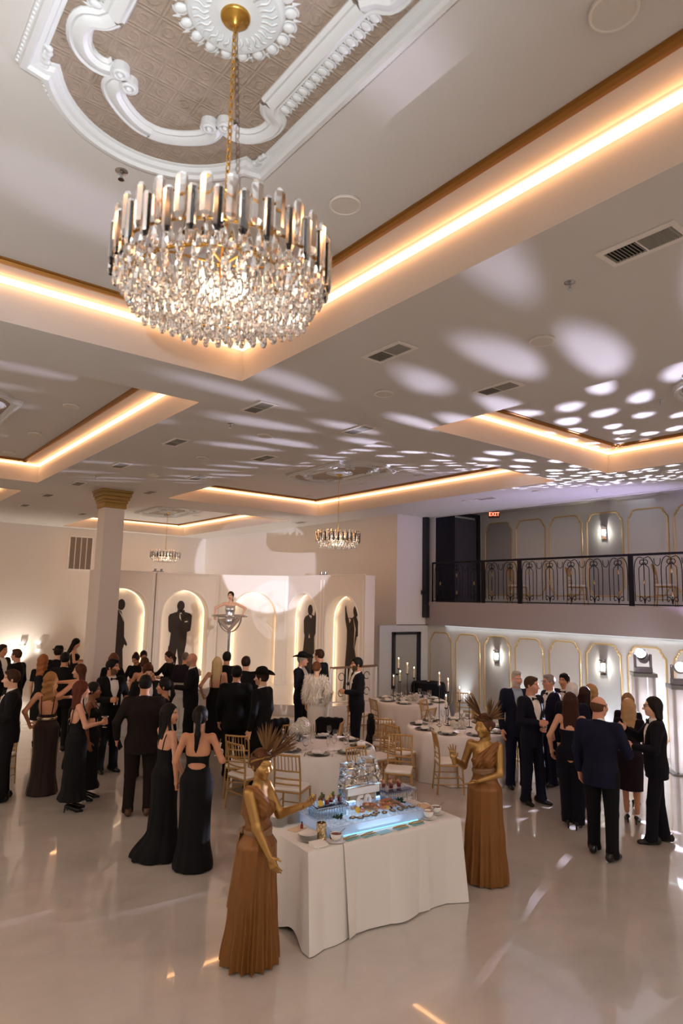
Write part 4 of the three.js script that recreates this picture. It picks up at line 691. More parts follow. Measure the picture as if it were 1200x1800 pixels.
const fabricMats = {}; const fabric = (hex, rough = 0.85, more = {}) => fabricMats[hex + '|' + rough + JSON.stringify(more)] ||= phys(hex, rough, { specularIntensity: 0.45, ...more });
const SK = { fair: 0xe3b295, tan: 0xc98f6c, warm: 0xd7a284, brown: 0x8a5a3e, pale: 0xecc3ab, ruddy: 0xd69a80 };
// two-bone reach
function reach(S0, T0, a, b, pole) { const S1 = V3(...S0), T1 = V3(...T0), d = T1.clone().sub(S1); let L = d.length(); const mx = (a + b) * 0.995; if (L > mx) { T1.copy(S1).addScaledVector(d, mx / L); d.copy(T1).sub(S1); L = mx; } d.normalize(); const x = (a * a - b * b + L * L) / (2 * L), h = Math.sqrt(Math.max(0, a * a - x * x)), p = V3(...pole); p.addScaledVector(d, -p.dot(d)).normalize(); return [S1.clone().addScaledVector(d, x).addScaledVector(p, h).toArray(), T1.toArray()]; }
const HANDPOSE = { // relative to the shoulder of the left arm, x outwards
  down: [0.06, -0.56, 0.06], back: [0.02, -0.5, -0.12], glass: [-0.03, -0.27, 0.30], glassHigh: [0.02, -0.12, 0.30], clasp: [-0.15, -0.36, 0.22], fold: [-0.22, -0.24, 0.17], hip: [0.10, -0.44, 0.05], pocket: [0.05, -0.52, 0.10], out: [0.2, -0.3, 0.3], reach: [-0.05, -0.2, 0.45], side: [0.12, -0.5, 0.1] };
function person(o) {
  const fem = !!o.fem, H = o.H, q = H / (fem ? 1.70 : 1.80), fine = o.fine || 0, cell = o.cell || (fine ? 0.0125 : 0.019);
  const az = Math.atan2(o.w, o.u), a = az + PI - (o.rel || 0) * D2R, ry = PI - a;
  const g = thing('person', o.label, 'person', at(o.u, o.w, o.y0 || 0), ry, o.group); g.name = g.name;
  const wdt = o.build || 1, lean = (o.lean || 0) * D2R, tilt = (o.tilt || 0) * D2R;
  const B = fem ? { pel: 0.93, hip: 0.085, kn: 0.49, an: 0.09, sx: 0.155, sy: 1.385, nk: 1.43, hc: 1.585, ua: 0.275, fa: 0.25, hs: 0.955 } : { pel: 0.95, hip: 0.092, kn: 0.5, an: 0.085, sx: 0.185, sy: 1.465, nk: 1.51, hc: 1.684, ua: 0.30, fa: 0.275, hs: 1.0 };
  const heel = fem && o.shoes !== 'flat' ? 0.06 : 0;
  const bend = p => { const dy = p[1] - B.pel, c = Math.cos(lean), s = Math.sin(lean), c2 = Math.cos(tilt), s2 = Math.sin(tilt); let y = dy * c - p[2] * s, z = dy * s + p[2] * c, x = p[0]; const x2 = x * c2 + y * s2, y2 = -x * s2 + y * c2; return [x2, B.pel + y2, z]; };
  const sc = p => p.map(v => v * q);
  const E = (c, r, k) => { const b = bend(c); return prim.ell(sc(b), sc(r), k * q, lean); };
  const torso = inf => fem ? [E([0, 0.93, 0], [0.158 * wdt + inf, 0.13 + inf, 0.118 * wdt + inf], 0.05), E([0, 1.07, 0.0], [0.116 * wdt + inf, 0.13 + inf, 0.088 * wdt + inf], 0.05), E([0, 1.24, -0.008], [0.132 * wdt + inf, 0.15 + inf, 0.092 + inf], 0.05), E([0.058, 1.235, 0.062], [0.058 + inf, 0.06 + inf, 0.056 + inf], 0.03), E([-0.058, 1.235, 0.062], [0.058 + inf, 0.06 + inf, 0.056 + inf], 0.03), prim.cap(sc(bend([-0.125, 1.375, -0.012])), sc(bend([0.125, 1.375, -0.012])), (0.042 + inf) * q, undefined, 0.05)]
    : [E([0, 0.96, 0], [0.162 * wdt + inf, 0.13 + inf, 0.122 * wdt + inf], 0.06), E([0, 1.12, 0.012 * wdt], [0.15 * wdt + inf, 0.17 + inf, 0.122 * wdt + inf], 0.06), E([0, 1.32, 0], [0.176 * wdt + inf, 0.18 + inf, 0.125 * wdt + inf], 0.06), prim.cap(sc(bend([-0.15, 1.45, -0.012])), sc(bend([0.15, 1.45, -0.012])), (0.056 + inf) * q, undefined, 0.06)];
  // arms
  const arms = [1, -1].map(s => { const sp = (s > 0 ? o.armL : o.armR) || 'down', base = Array.isArray(sp) ? sp : HANDPOSE[sp], k = fem ? 0.92 : 1; const Sh = bend([s * B.sx * (fem ? 1 : Math.min(1.12, wdt)), B.sy, -0.012]); const Tg = [Sh[0] + s * base[0] * k, Sh[1] + base[1] * k, Sh[2] + base[2] * k]; const pole = base[3] || [s * 0.55, -0.6, -0.55]; const [El, Wr] = reach(Sh, Tg, B.ua, B.fa, base[3] ? [s * pole[0], pole[1], pole[2]] : pole); return { s, Sh, El, Wr, kind: (s > 0 ? o.handL : o.handR) || (sp === 'down' || sp === 'pocket' || sp === 'side' ? 'relaxed' : 'grip'), twist: (s > 0 ? o.twistL : o.twistR) || 0, ref: s > 0 ? o.thumbL : o.thumbR }; });
  const armP = (r0, r1, r2, k = 0.03, cutoff = 0) => arms.flatMap(A => { const W = A.Wr.map((v, i) => lerp(v, A.El[i], cutoff)); return [prim.cap(sc(A.Sh), sc(A.El), r0 * q, r1 * q, k), prim.cap(sc(A.El), sc(W), r1 * q, r2 * q, 0.02)]; });
  // legs
  const feet = o.feet || (fem ? [[0.07, 0.03], [-0.07, -0.02]] : [[0.11, 0.03], [-0.11, -0.02]]);
  const legs = o.legs ? o.legs.map((L, i) => ({ s: i ? -1 : 1, Hp: [(i ? -1 : 1) * B.hip * wdt, B.pel - 0.02, 0], Kn: L[0], Ft: L[1] })) : [1, -1].map((s, i) => { const Ft = [feet[i][0], B.an + heel, feet[i][1]], Hp = [s * B.hip * wdt, B.pel - 0.02, 0], kb = feet[i][2] || 0; return { s, Hp, Kn: [lerp(Hp[0], Ft[0], 0.5) + 0, B.kn + heel * 0.5, lerp(0, feet[i][1], 0.5) + 0.02 + kb], Ft }; });
  const legP = (r0, r1, r2, k = 0.03, stop = 0) => legs.flatMap(L => [prim.cap(sc(L.Hp), sc(L.Kn), r0 * q, r1 * q, k), prim.cap(sc(L.Kn), sc(L.Ft), r1 * q, r2 * q, 0.02)]);
  const ht = (o.turn || 0) * D2R, hn = (o.nod || 0) * D2R, hl = (o.headTilt || 0) * D2R;
  const hc = bend([0, B.hc, 0.02]), hm = new THREE.Matrix4().compose(V3(...sc(hc)), new THREE.Quaternion().setFromEuler(new THREE.Euler(hn, ht, hl, 'YXZ')), V3(1, 1, 1).multiplyScalar(q * B.hs * (o.headScale || 1)));
  // skin
  const bodyPrims = [...torso(0), prim.cap(sc(bend([0, B.nk - 0.06, -0.02])), sc(bend([0, B.nk + 0.06, 0])), (fem ? 0.05 : 0.064) * q, (fem ? 0.046 : 0.058) * q, 0.04), ...armP((fem ? 0.04 : 0.05) * (o.armScale || 1), (fem ? 0.034 : 0.042) * (o.armScale || 1), (fem ? 0.022 : 0.027) * (o.armScale || 1)), ...legP(fem ? 0.078 : 0.08, fem ? 0.05 : 0.055, fem ? 0.034 : 0.04)];
  const geos = [nets(bodyPrims, cell)];
  geos.push(head(fem, fine).clone().applyMatrix4(hm));
  const res = { g, hands: [] };
  for (const A of arms) {
    const f = V3(...A.Wr).sub(V3(...A.El)).normalize(); if (A.ref && A.ref.dir) f.set(...A.ref.dir).normalize();
    let th = A.ref && A.ref.thumb ? V3(...A.ref.thumb) : Math.abs(f.y) > 0.7 ? V3(0, 0, 1) : V3(-0.15 * A.s, 1, 0); th.addScaledVector(f, -th.dot(f)).normalize(); th.applyAxisAngle(f, A.twist * D2R);
    const Z = th.clone().cross(f), m = new THREE.Matrix4().makeBasis(th, f, Z), hs = q * (fem ? 0.9 : 1.0), p = V3(...sc(A.Wr)); m.scale(V3(hs, hs, hs)).setPosition(p);
    geos.push(hand(A.kind, A.s, fine === 2).clone().applyMatrix4(m));
    const palm = V3(0.0, 0.07, -0.03 * A.s).applyMatrix4(m); res.hands.push({ palm, m, s: A.s });
  }
  const body = joinBody(geos), msk = body.attributes.mask;
  let skinM = o.skinMat || skinMat;
  if (!o.skinMat) {
    const c0 = new THREE.Color(SK[o.skin || 'fair']), lip = fem ? new THREE.Color(o.lips || 0xa8504a) : c0.clone().multiplyScalar(0.8), hairC = new THREE.Color(o.beardColor || o.hairColor || 0x2a1a10), cols = new Float32Array(msk.count * 3), eyeW = new THREE.Color(0xe8e0d8), iris = new THREE.Color(0x2a1a12), lash = c0.clone().multiplyScalar(0.55);
    for (let i = 0; i < msk.count; i++) { const m = Math.round(msk.getX(i)); let c = c0; if (m === 1) c = lip; else if (m === 2) c = eyeW; else if (m === 3) c = iris; else if (m === 4) c = hairC.clone().lerp(c0, 0.25); else if (m === 5) c = lash; else if (m === 6 && o.beard) c = hairC.clone().lerp(c0, 1 - o.beard); cols[i * 3] = c.r; cols[i * 3 + 1] = c.g; cols[i * 3 + 2] = c.b; }
    body.setAttribute('color', new THREE.BufferAttribute(cols, 3));
  }
  body.deleteAttribute('mask');
  part('body', body, skinM, g);
  // hair, hat
  if (o.hair) { const h = part('hair', hairGeo(o.hair, fine ? 0.0062 : 0.0085), fabric(o.hairColor, 0.55, { sheen: 0.4 }), g); h.applyMatrix4(hm); }
  if (o.hat) { const hg = o.hat(); for (const [n, gg, m] of hg) { const h = part(n, gg, m, g); h.applyMatrix4(hm); } }
  if (o.glasses) { const f = merge([new THREE.TorusGeometry(0.021, 0.0025, 6, 18).scale(1.15, 0.85, 1).translate(0.033, 0.007, 0.098), new THREE.TorusGeometry(0.021, 0.0025, 6, 18).scale(1.15, 0.85, 1).translate(-0.033, 0.007, 0.098), box(0.02, 0.003, 0.003, 0, 0.012, 0.1), box(0.003, 0.004, 0.11, 0.078, 0.012, 0.045), box(0.003, 0.004, 0.11, -0.078, 0.012, 0.045)]); const h = part('glasses', f, M.black, g); h.applyMatrix4(hm); }
  // clothes
  const sleeveCut = 0.10;
  const jacket = (col, rough, len = 0.80, mat) => {
    const vy = 1.13, p = [...torso(0.02), E([0, len + 0.03, -0.005], [0.182 * wdt, 0.3, 0.138 * wdt], 0.05), prim.cap(sc(bend([0, B.nk - 0.05, -0.03])), sc(bend([0, B.nk + 0.012, -0.02])), 0.082 * q, 0.074 * q, 0.03), ...armP(0.067 * (wdt * 0.5 + 0.5), 0.058, 0.046, 0.045, sleeveCut)];
    const lo = len * q; p.push(prim.cut((x, y, z) => lo - y), prim.cut((x, y, z) => y - (B.nk + 0.022) * q + z * 0.3));
    if (o.vneck !== 0) p.push(prim.sub((x, y, z) => { const yy = y / q, zz = z / q - Math.tan(lean) * (yy - B.pel); return Math.max(Math.abs(x / q - Math.tan(tilt) * (yy - B.pel)) - clamp((yy - vy) * 0.36, -0.2, 0.074), 0.0 - zz) * q; }, 0.004));
    part('jacket', nets(p, cell), mat || fabric(col, rough), g);
  };
  const trousers = (col, w = 1, mat) => { const p = [E([0, 0.96, 0], [0.168 * wdt, 0.12, 0.128 * wdt], 0.05), ...legP(0.098 * wdt * w, 0.078 * w, 0.07 * w, 0.04)]; const lo = (0.035 + heel * 0.5) * q; for (const L of legs) p.push(prim.cap(sc(L.Ft), sc([L.Ft[0], 0.05, L.Ft[2] + 0.02]), 0.07 * w * q, 0.074 * w * q, 0.02)); p.push(prim.cut((x, y, z) => lo - y), prim.cut((x, y, z) => y - 1.04 * q)); part('trousers', nets(p, cell), mat || fabric(col), g); };
  const shirtFront = (col, collar = true) => { const p = [...torso(0.009)]; if (collar) p.push(prim.cap(sc(bend([0, B.nk - 0.02, -0.016])), sc(bend([0, B.nk + 0.03, -0.004])), 0.074 * q, 0.07 * q, 0.02)); p.push(prim.cut((x, y, z) => y - (B.nk + 0.045) * q + z * 0.3), prim.cut((x, y, z) => 1.0 * q - y)); part('shirt', nets(p, cell * 0.9), fabric(col, 0.7), g, 'shirt with collar'); };
  const cuffs = col => { for (const A of arms) { const w0 = A.Wr.map((v, i) => lerp(v, A.El[i], 0.13)), w1 = A.Wr.map((v, i) => lerp(v, A.El[i], 0.03)); part('cuff', bar(sc(w0), sc(w1), 0.041 * q, 0.039 * q, 12), fabric(col, 0.7), g); } };
  const bow = col => { const c = bend([0, B.nk - 0.012, fem ? 0.07 : 0.085]), b = merge([new THREE.ConeGeometry(0.028, 0.06, 8).rotateZ(PI / 2).scale(1, 1, 0.5).translate(0.03, 0, 0), new THREE.ConeGeometry(0.028, 0.06, 8).rotateZ(-PI / 2).scale(1, 1, 0.5).translate(-0.03, 0, 0), new THREE.SphereGeometry(0.012, 8, 6)]); const m = part('bow_tie', b, fabric(col, 0.5), g); m.position.set(...sc(c)); m.rotation.x = lean; m.scale.setScalar(q); };
  const shoes = (col, kind) => legs.forEach(L => { const m = part('shoe', shoeGeo[kind], fabric(col, 0.3, { clearcoat: 0.4 }), g); m.position.set(L.Ft[0] * q, 0.001, L.Ft[2] * q + (kind === 'f' ? 0.02 : 0)); m.rotation.y = L.s * 0.18 + (o.toe || 0); m.scale.setScalar(q); });
  const bodice = (col, top, back, rough = 0.7, inf = 0.007, mat, low = 0.95) => { const p = [...torso(inf)]; p.push(prim.cut((x, y, z) => low * q - y)); p.push(prim.cut((x, y, z) => { const t = sstep(-0.05 * q, 0.05 * q, z); let lim = lerp(back, top, t) * q + (o.sweet ? -0.02 * q * Math.cos(clamp(Math.abs(x) / (0.11 * q)) * PI) * t : 0) - (o.vdeep ? Math.max(0, 0.09 - Math.abs(x) / q) * o.vdeep * q * (z > 0 ? 1 : 0) : 0) - (o.vback ? Math.max(0, 0.1 - Math.abs(x) / q) * o.vback * q * (z < 0 ? 1 : 0) : 0); return y - lim; })); if (o.cutout) p.push(prim.sub((x, y, z) => Math.max((Math.hypot(x / (0.095 * q), (y - 1.085 * q) / (0.034 * q)) - 1) * 0.034 * q, z + 0.01), 0.004)); return part('bodice', nets(p, cell * 0.85), mat || fabric(col, rough), g); };
  const straps = (col, r = 0.006, y1 = 1.2, y2 = 1.2) => { for (const s of [-1, 1]) part('strap', tube([[s * 0.075, y1, 0.098], [s * 0.088, 1.34, 0.066], [s * 0.09, 1.418, 0], [s * 0.088, 1.35, -0.068], [s * 0.07, y2, -0.098]].map(p => sc(bend(p))), r * q, 20, 6), fabric(col, 0.6), g); };
  const skirt = (col, shape, hemY, rough, mat, folds = 11, amp = 0.08) => { const hy = hemY ?? 0.015, S2 = { column: [[1.04, 0.132, 0.104], [0.92, 0.178, 0.14], [0.6, 0.165, 0.14], [0.3, 0.17, 0.15], [hy, 0.21, 0.19]], mermaid: [[1.04, 0.128, 0.1], [0.9, 0.178, 0.145], [0.6, 0.158, 0.14], [0.3, 0.165, 0.16], [hy, 0.29, 0.3, 0, -0.04]], aline: [[1.04, 0.128, 0.1], [0.9, 0.186, 0.15], [0.6, 0.21, 0.18], [0.3, 0.245, 0.22], [hy, 0.29, 0.27]], pencil: [[1.04, 0.13, 0.104], [0.92, 0.178, 0.14], [0.7, 0.17, 0.14], [hy, 0.16, 0.145]] }[shape] || shape; part('skirt', skirtGeo(S2.map(([y, a, b, cx = 0, cz = 0]) => [y * q, a * q * wdt, b * q * wdt, cx * q, cz * q]), fine ? 120 : 72, folds, amp, o.u * 7), mat || fabric(col, rough ?? 0.8), g); };
  const c = { jacket, trousers, shirtFront, cuffs, bow, shoes, bodice, straps, skirt, sc, bend, B, q, arms, torso, armP, legP, E, cell, g, fabric, hm, legs };
  const col = o.col ?? 0x0d0d10;
  if (o.wear === 'tux' || o.wear === 'suit') { jacket(col, 0.8); trousers(o.col2 ?? col); shirtFront(o.shirt ?? 0xf1eee9); cuffs(o.shirt ?? 0xf1eee9); if (o.wear === 'tux') bow(0x0b0b0c); shoes(o.shoeCol ?? 0x0a0a0a, 'm'); if (o.square) { const p = part('pocket_square', box(0.05, 0.03, 0.008), fabric(0xf4f2ee), g); p.position.set(...sc(bend([0.095, 1.36, 0.132]))); p.rotation.z = 0.3; } }
  else if (o.wear === 'gown') { bodice(col, o.top ?? 1.29, o.back ?? 1.22, o.rough ?? 0.7, 0.007, o.dressMat); if (o.straps !== 0) straps(col, 0.006, (o.top ?? 1.29) - 0.02, (o.back ?? 1.22) - 0.02); skirt(col, o.shape || 'column', o.hem, o.rough, o.dressMat, o.folds ?? 9, o.amp ?? 0.05); if (o.hem > 0.1 || o.showShoes) shoes(o.shoeCol ?? 0x0b0a0a, 'f'); }
  else if (o.wear === 'dress') { bodice(col, o.top ?? 1.36, o.back ?? 1.36, 0.7, 0.009, o.dressMat); skirt(col, 'pencil', o.hem ?? 0.5, 0.8, o.dressMat, 5, 0.02); shoes(o.shoeCol ?? 0x0b0a0a, 'f'); if (o.sleeves) part('sleeves', nets([...armP(0.052, 0.045, 0.036, 0.03, 0.06), ...torso(0.009), prim.cut((x, y, z) => 1.2 * q - y), prim.cut((x, y, z) => y - (B.nk + 0.005) * q)], cell), fabric(col), g); }
  else if (o.wear === 'jumpsuit') { bodice(col, o.top ?? 1.30, o.back ?? 1.22, 0.8, 0.012, undefined, 0.86); trousers(col, 1.1); shoes(0x0b0a0a, 'f'); }
  else if (o.wear === 'shirt') { part('blouse', nets([...torso(0.014), ...armP(0.055, 0.047, 0.038, 0.03, 0.08), prim.cap(sc(bend([0, B.nk - 0.03, -0.02])), sc(bend([0, B.nk + 0.02, -0.005])), 0.062 * q, 0.056 * q, 0.02), prim.cut((x, y, z) => y - (B.nk + 0.02) * q)], cell), fabric(col), g); trousers(0x0d0d0f); shoes(0x0a0a0a, fem ? 'f' : 'm'); }
  if (o.extra) o.extra(c, res);
  res.c = c; g.updateMatrixWorld(true);
  return res;
}

// ================================================================ the guests
const brimGeo = (rx, rz, r0x, r0z, curl, y0) => { const n = 48, m = 8, pos = [], idx = []; for (let j = 0; j <= m; j++) for (let i = 0; i < n; i++) { const a = i / n * 2 * PI, t = j / m, x = lerp(r0x, rx, t) * Math.sin(a), z = lerp(r0z, rz, t) * Math.cos(a); pos.push(x, y0 + curl * Math.pow(Math.abs(Math.sin(a)), 2) * t * t - 0.012 * t * Math.abs(Math.cos(a)), z); } for (let j = 0; j < m; j++) for (let i = 0; i < n; i++) { const a = j * n + i, b = j * n + (i + 1) % n; idx.push(a, a + n, b, b, a + n, b + n); } const g = new THREE.BufferGeometry(); g.setAttribute('position', new THREE.Float32BufferAttribute(pos, 3)); g.setIndex(idx); g.computeVertexNormals(); return g; };
const cowboy = c => () => [['hat_brim', brimGeo(0.185, 0.225, 0.086, 0.1, 0.062, 0.062), fabric(c, 0.8)], ['hat_crown', nets([prim.ell([0, 0.09, -0.01], [0.09, 0.108, 0.108], 0.02), prim.cut((x, y, z) => 0.055 - y), prim.sub((x, y, z) => Math.hypot(x / 0.03, (y - 0.205) / 0.035, (z + 0.01) / 0.09) * 0.03 - 0.03, 0.02)], 0.008), fabric(c, 0.8)], ['hat_band', lathe([[1, 0], [1.02, 0.01], [1, 0.022]], 32).scale(0.09, 1, 0.106).translate(0, 0.066, -0.01), fabric(0x241c16, 0.6)]];
const fedora = () => [['hat_brim', brimGeo(0.13, 0.15, 0.086, 0.1, 0.012, 0.06), fabric(0x15120f, 0.8)], ['hat_crown', nets([prim.ell([0, 0.075, -0.01], [0.086, 0.085, 0.1], 0.02), prim.cut((x, y, z) => 0.05 - y), prim.cut((x, y, z) => y - 0.14)], 0.009), fabric(0x15120f, 0.8)]];
const flatCap = () => [['cap', nets([prim.ell([0, 0.05, -0.012], [0.088, 0.09, 0.105], 0.01), prim.cut((x, y, z) => 0.06 - y + z * 0.05)], 0.008), fabric(0x14131c, 0.8)]];
// glasses people carry
const glassKinds = {
  martini: () => [['bowl', lathe([[0.004, 0.09], [0.052, 0.145], [0.054, 0.145], [0.006, 0.088]], 20), M.glass], ['stem', lathe([[0.003, 0.09], [0.003, 0.008], [0.032, 0.002], [0.032, 0]], 16), M.glass], ['drink', lathe([[0, 0.094], [0.042, 0.134], [0, 0.134]], 20), phys(0xe9d9c0, 0.1, { transmission: 0.6, thickness: 0.02 })]],
  tumbler: () => [['bowl', lathe([[0, 0.004], [0.03, 0.004], [0.036, 0.1], [0.038, 0.1], [0.033, 0], [0, 0]], 20), M.glass], ['drink', lathe([[0, 0.008], [0.029, 0.008], [0.033, 0.065], [0, 0.065]], 18), phys(0xd9a45a, 0.1, { transmission: 0.7, thickness: 0.03 })]],
  pink: () => [['bowl', lathe([[0.004, 0.07], [0.035, 0.085], [0.05, 0.14], [0.052, 0.14], [0.037, 0.082], [0.006, 0.068]], 20), M.glass], ['stem', lathe([[0.003, 0.07], [0.003, 0.008], [0.032, 0.002], [0.032, 0]], 16), M.glass], ['drink', lathe([[0, 0.074], [0.034, 0.088], [0.048, 0.136], [0, 0.136]], 20), phys(0xd9907c, 0.2, { transmission: 0.25, thickness: 0.03 })], ['straw', merge([bar([0.02, 0.1, 0], [0.045, 0.18, 0.01], 0.0025), bar([-0.02, 0.1, 0], [-0.035, 0.18, 0.01], 0.0025)]), fabric(0xc8b48a)]],
};
function hold(res, i, kind, label, drop = 0.075) { const p = res.g.localToWorld(res.hands[i].palm.clone()); const t = thing(kind === 'martini' ? 'martini_glass' : kind === 'pink' ? 'cocktail_glass' : 'tumbler', label, 'glass', [p.x, p.y - drop, p.z], 0.3); for (const [n, g, m] of glassKinds[kind]()) part(n, g, m, t); return t; }
const BR = 0x4a2a18, BL = 0x0e0a09, BLOND = 0xc9a26a, RED = 0x7a3a1e, GREY = 0xb9b4ae, DKBR = 0x2a1810;
const SH = (hairline, o = {}) => ({ style: 'short', hairline, ...o });
// ---- left group
person({ label: 'man in a black tuxedo in left profile, nearest at the left edge', u: 10.65, w: 2.29, H: 1.80, rel: -88, wear: 'tux', hair: SH(0.082), hairColor: 0x3a2416, skin: 'fair', fine: 1, build: 1.08, armL: 'glass' });
person({ label: 'man in a dark suit cut by the left edge, behind the others', u: 15.91, w: 3.16, H: 1.80, rel: 45, wear: 'suit', hair: SH(0.07), hairColor: DKBR, skin: 'tan' });
person({ label: 'man with short brown hair seen from behind beside the far wall lights', u: 14.81, w: 3.23, H: 1.78, rel: -125, wear: 'suit', hair: SH(0.07, { thick: 0.008 }), hairColor: BR, skin: 'ruddy' });
const sequin = phys(0x2c1d18, 0.32, { metalness: 0.55, bumpMap: dataTex(128, (x, y) => { const v = 0.5 + 0.5 * Math.sin(x * 2 * PI * 16) * Math.sin(y * 2 * PI * 16); return [v, v, v]; }, false), bumpScale: 0.004 });
person({ label: 'woman in a sequined gown with bare back, hand raised to her wavy blonde hair', u: 10.68, w: 2.82, H: 1.74, fem: true, rel: 172, wear: 'gown', dressMat: sequin, top: 1.28, back: 1.12, shape: 'column', hair: { style: 'long', len: 0.30, wave: 1, wide: 0.085, thick: 0.02 }, hairColor: 0x9a6c3c, skin: 'tan', fine: 1, armR: [-0.06, 0.19, 0.06, [0.95, 0.15, 0.1]], handR: 'flat', armL: 'hip',
  extra: (c) => { const g = c.g; const uv = (m) => { const p = m.geometry.attributes.position, u = new Float32Array(p.count * 2); for (let i = 0; i < p.count; i++) { u[i * 2] = Math.atan2(p.getX(i), p.getZ(i)) * 0.9; u[i * 2 + 1] = p.getY(i) * 4; } m.geometry.setAttribute('uv', new THREE.BufferAttribute(u, 2)); }; g.children.filter(m => m.name === 'bodice' || m.name === 'skirt').forEach(uv); part('belt', new THREE.TorusGeometry(0.128, 0.016, 8, 40).rotateX(PI / 2).scale(1, 1.4, 0.82).translate(0, 1.06 * c.q, 0), std(0xb9a58a, 0.25, 0.9), g, 'glittering belt'); } });
{
  const r = person({ label: 'red haired woman in a black slip dress in right profile holding a martini', u: 9.63, w: 2.95, H: 1.72, fem: true, rel: 98, wear: 'gown', top: 1.28, back: 1.16, shape: 'column', hem: 0.16, hair: { style: 'long', len: 0.26, wide: 0.08, thick: 0.016 }, hairColor: 0x5e2c18, skin: 'warm', fine: 1, armR: [-0.02, -0.25, 0.33], armL: 'fold' });
  hold(r, 1, 'martini', 'martini glass held by the red haired woman');
}
person({ label: 'dark skinned woman with pinned up hair half hidden behind the red haired woman', u: 10.05, w: 3.26, H: 1.64, fem: true, rel: 75, wear: 'gown', top: 1.34, back: 1.34, hem: 0.18, hair: { style: 'updo' }, hairColor: BL, skin: 'brown', fine: 1 });
person({ label: 'brown haired woman in left profile beside the column', u: 11.96, w: 3.64, H: 1.72, fem: true, rel: -92, wear: 'gown', hair: { style: 'long', len: 0.28, wide: 0.08 }, hairColor: 0x55301c, skin: 'warm', armR: 'glass' });
person({ label: 'black haired man in a black suit seen from behind, left of the column', u: 13.42, w: 3.78, H: 1.80, rel: 165, wear: 'suit', hair: SH(0.06), hairColor: BL, skin: 'tan' });
person({ label: 'strawberry blonde woman seen from behind beside the man with the dark hat', u: 13.95, w: 3.52, H: 1.73, fem: true, rel: 150, wear: 'dress', sleeves: true, hair: { style: 'long', len: 0.3, wave: 0.6, wide: 0.085, thick: 0.018 }, hairColor: 0xa0643a, skin: 'fair' });
person({ label: 'man in a dark narrow-brimmed hat at the back of the left group', u: 14.7, w: 4.0, H: 1.83, rel: 150, wear: 'suit', hair: SH(0.06), hairColor: DKBR, hat: fedora, skin: 'fair' });
{
  const r = person({ label: 'tall woman with long black hair standing by the column with a drink', u: 18.4, w: 5.42, H: 1.75, fem: true, rel: 80, wear: 'dress', top: 1.33, back: 1.33, hair: { style: 'long', len: 0.34, wide: 0.075 }, hairColor: BL, skin: 'warm', nod: 22, armR: 'glass', armL: 'glass' });
  hold(r, 1, 'tumbler', 'small drink in the hands of the woman by the column');
}
{
  const r = person({ label: 'dark bearded man in a tuxedo with bow tie facing front, right of the column', u: 11.41, w: 4.0, H: 1.83, rel: 30, turn: 30, wear: 'tux', hair: SH(0.062, { part: 1 }), hairColor: BL, beard: 0.75, beardColor: 0x1a100c, skin: 'tan', fine: 1, armR: 'glass', armL: 'glass' });
  hold(r, 1, 'tumbler', 'tumbler held by the dark bearded man in the tuxedo');
}
// ---- around the bar
person({ label: 'woman with long brown hair and black sleeves leaning on the bar beside the column', u: 13.45, w: 4.72, H: 1.76, fem: true, rel: 165, turn: 25, wear: 'shirt', hair: { style: 'long', len: 0.26, wide: 0.08 }, hairColor: 0x6b4226, skin: 'fair', armR: 'reach' });
person({ label: 'bartender in black with a high bun looking down', u: 14.55, w: 5.62, H: 1.64, fem: true, rel: -30, nod: 28, wear: 'shirt', hair: { style: 'updo', bun: 'high' }, hairColor: DKBR, skin: 'tan', armR: 'glass', armL: 'glass' });
person({ label: 'woman in a strapless dress with bare back at the bar, brown hair pinned up', u: 12.75, w: 5.1, H: 1.72, fem: true, rel: 178, wear: 'gown', straps: 0, hair: { style: 'updo' }, hairColor: BR, skin: 'tan', armL: 'glass', armR: 'glass' });
person({ label: 'bartender in black with dark hair looking down at the middle of the bar', u: 15.15, w: 6.02, H: 1.65, fem: true, rel: 10, nod: 25, wear: 'shirt', hair: { style: 'pony', len: 0.2 }, hairColor: BL, skin: 'tan', armR: 'glass', armL: 'glass' });
person({ label: 'bartender in black with a ponytail leaning left behind the flowers', u: 14.46, w: 6.36, H: 1.68, fem: true, rel: -62, nod: 18, wear: 'shirt', hair: { style: 'pony', len: 0.24 }, hairColor: DKBR, skin: 'warm', armR: 'reach', armL: 'glass' });
person({ label: 'short haired man in plum behind the bald man', u: 13.75, w: 6.42, H: 1.70, rel: 175, wear: 'suit', col: 0x1c1220, hair: SH(0.07, { thick: 0.006 }), hairColor: 0x6b5c50, skin: 'tan' });
person({ label: 'bald man with a grey beard in a black suit in front of the bar', u: 12.09, w: 5.80, H: 1.83, rel: -95, turn: 8, wear: 'suit', skin: 'ruddy', beard: 0.4, beardColor: 0x9a8a80, hairColor: 0x6a5a50, fine: 1, armL: 'glass' });
person({ label: 'brown haired man bowing his head behind the broad man in brown', u: 10.73, w: 4.35, H: 1.80, rel: 15, nod: 30, wear: 'tux', hair: SH(0.075), hairColor: 0x4c2410, skin: 'fair', fine: 1 });
{
  const r = person({ label: 'broad man in a dark brown suit seen from behind with a phone', u: 8.98, w: 3.62, H: 1.83, rel: 178, wear: 'suit', col: 0x1a110f, hair: SH(0.06, { thick: 0.008 }), hairColor: BL, skin: 'tan', fine: 1, build: 1.2, shoeCol: 0x4a2a18, armL: 'side', feet: [[0.13, 0.02], [-0.13, 0.0]] });
  const p = r.g.localToWorld(r.hands[0].palm.clone()); solo('phone', rbox(0.075, 0.15, 0.01, 0.004).rotateZ(0.5), M.black, 'black phone in the hand of the broad man in brown', 'phone', [p.x, p.y - 0.02, p.z], 0.4);
}
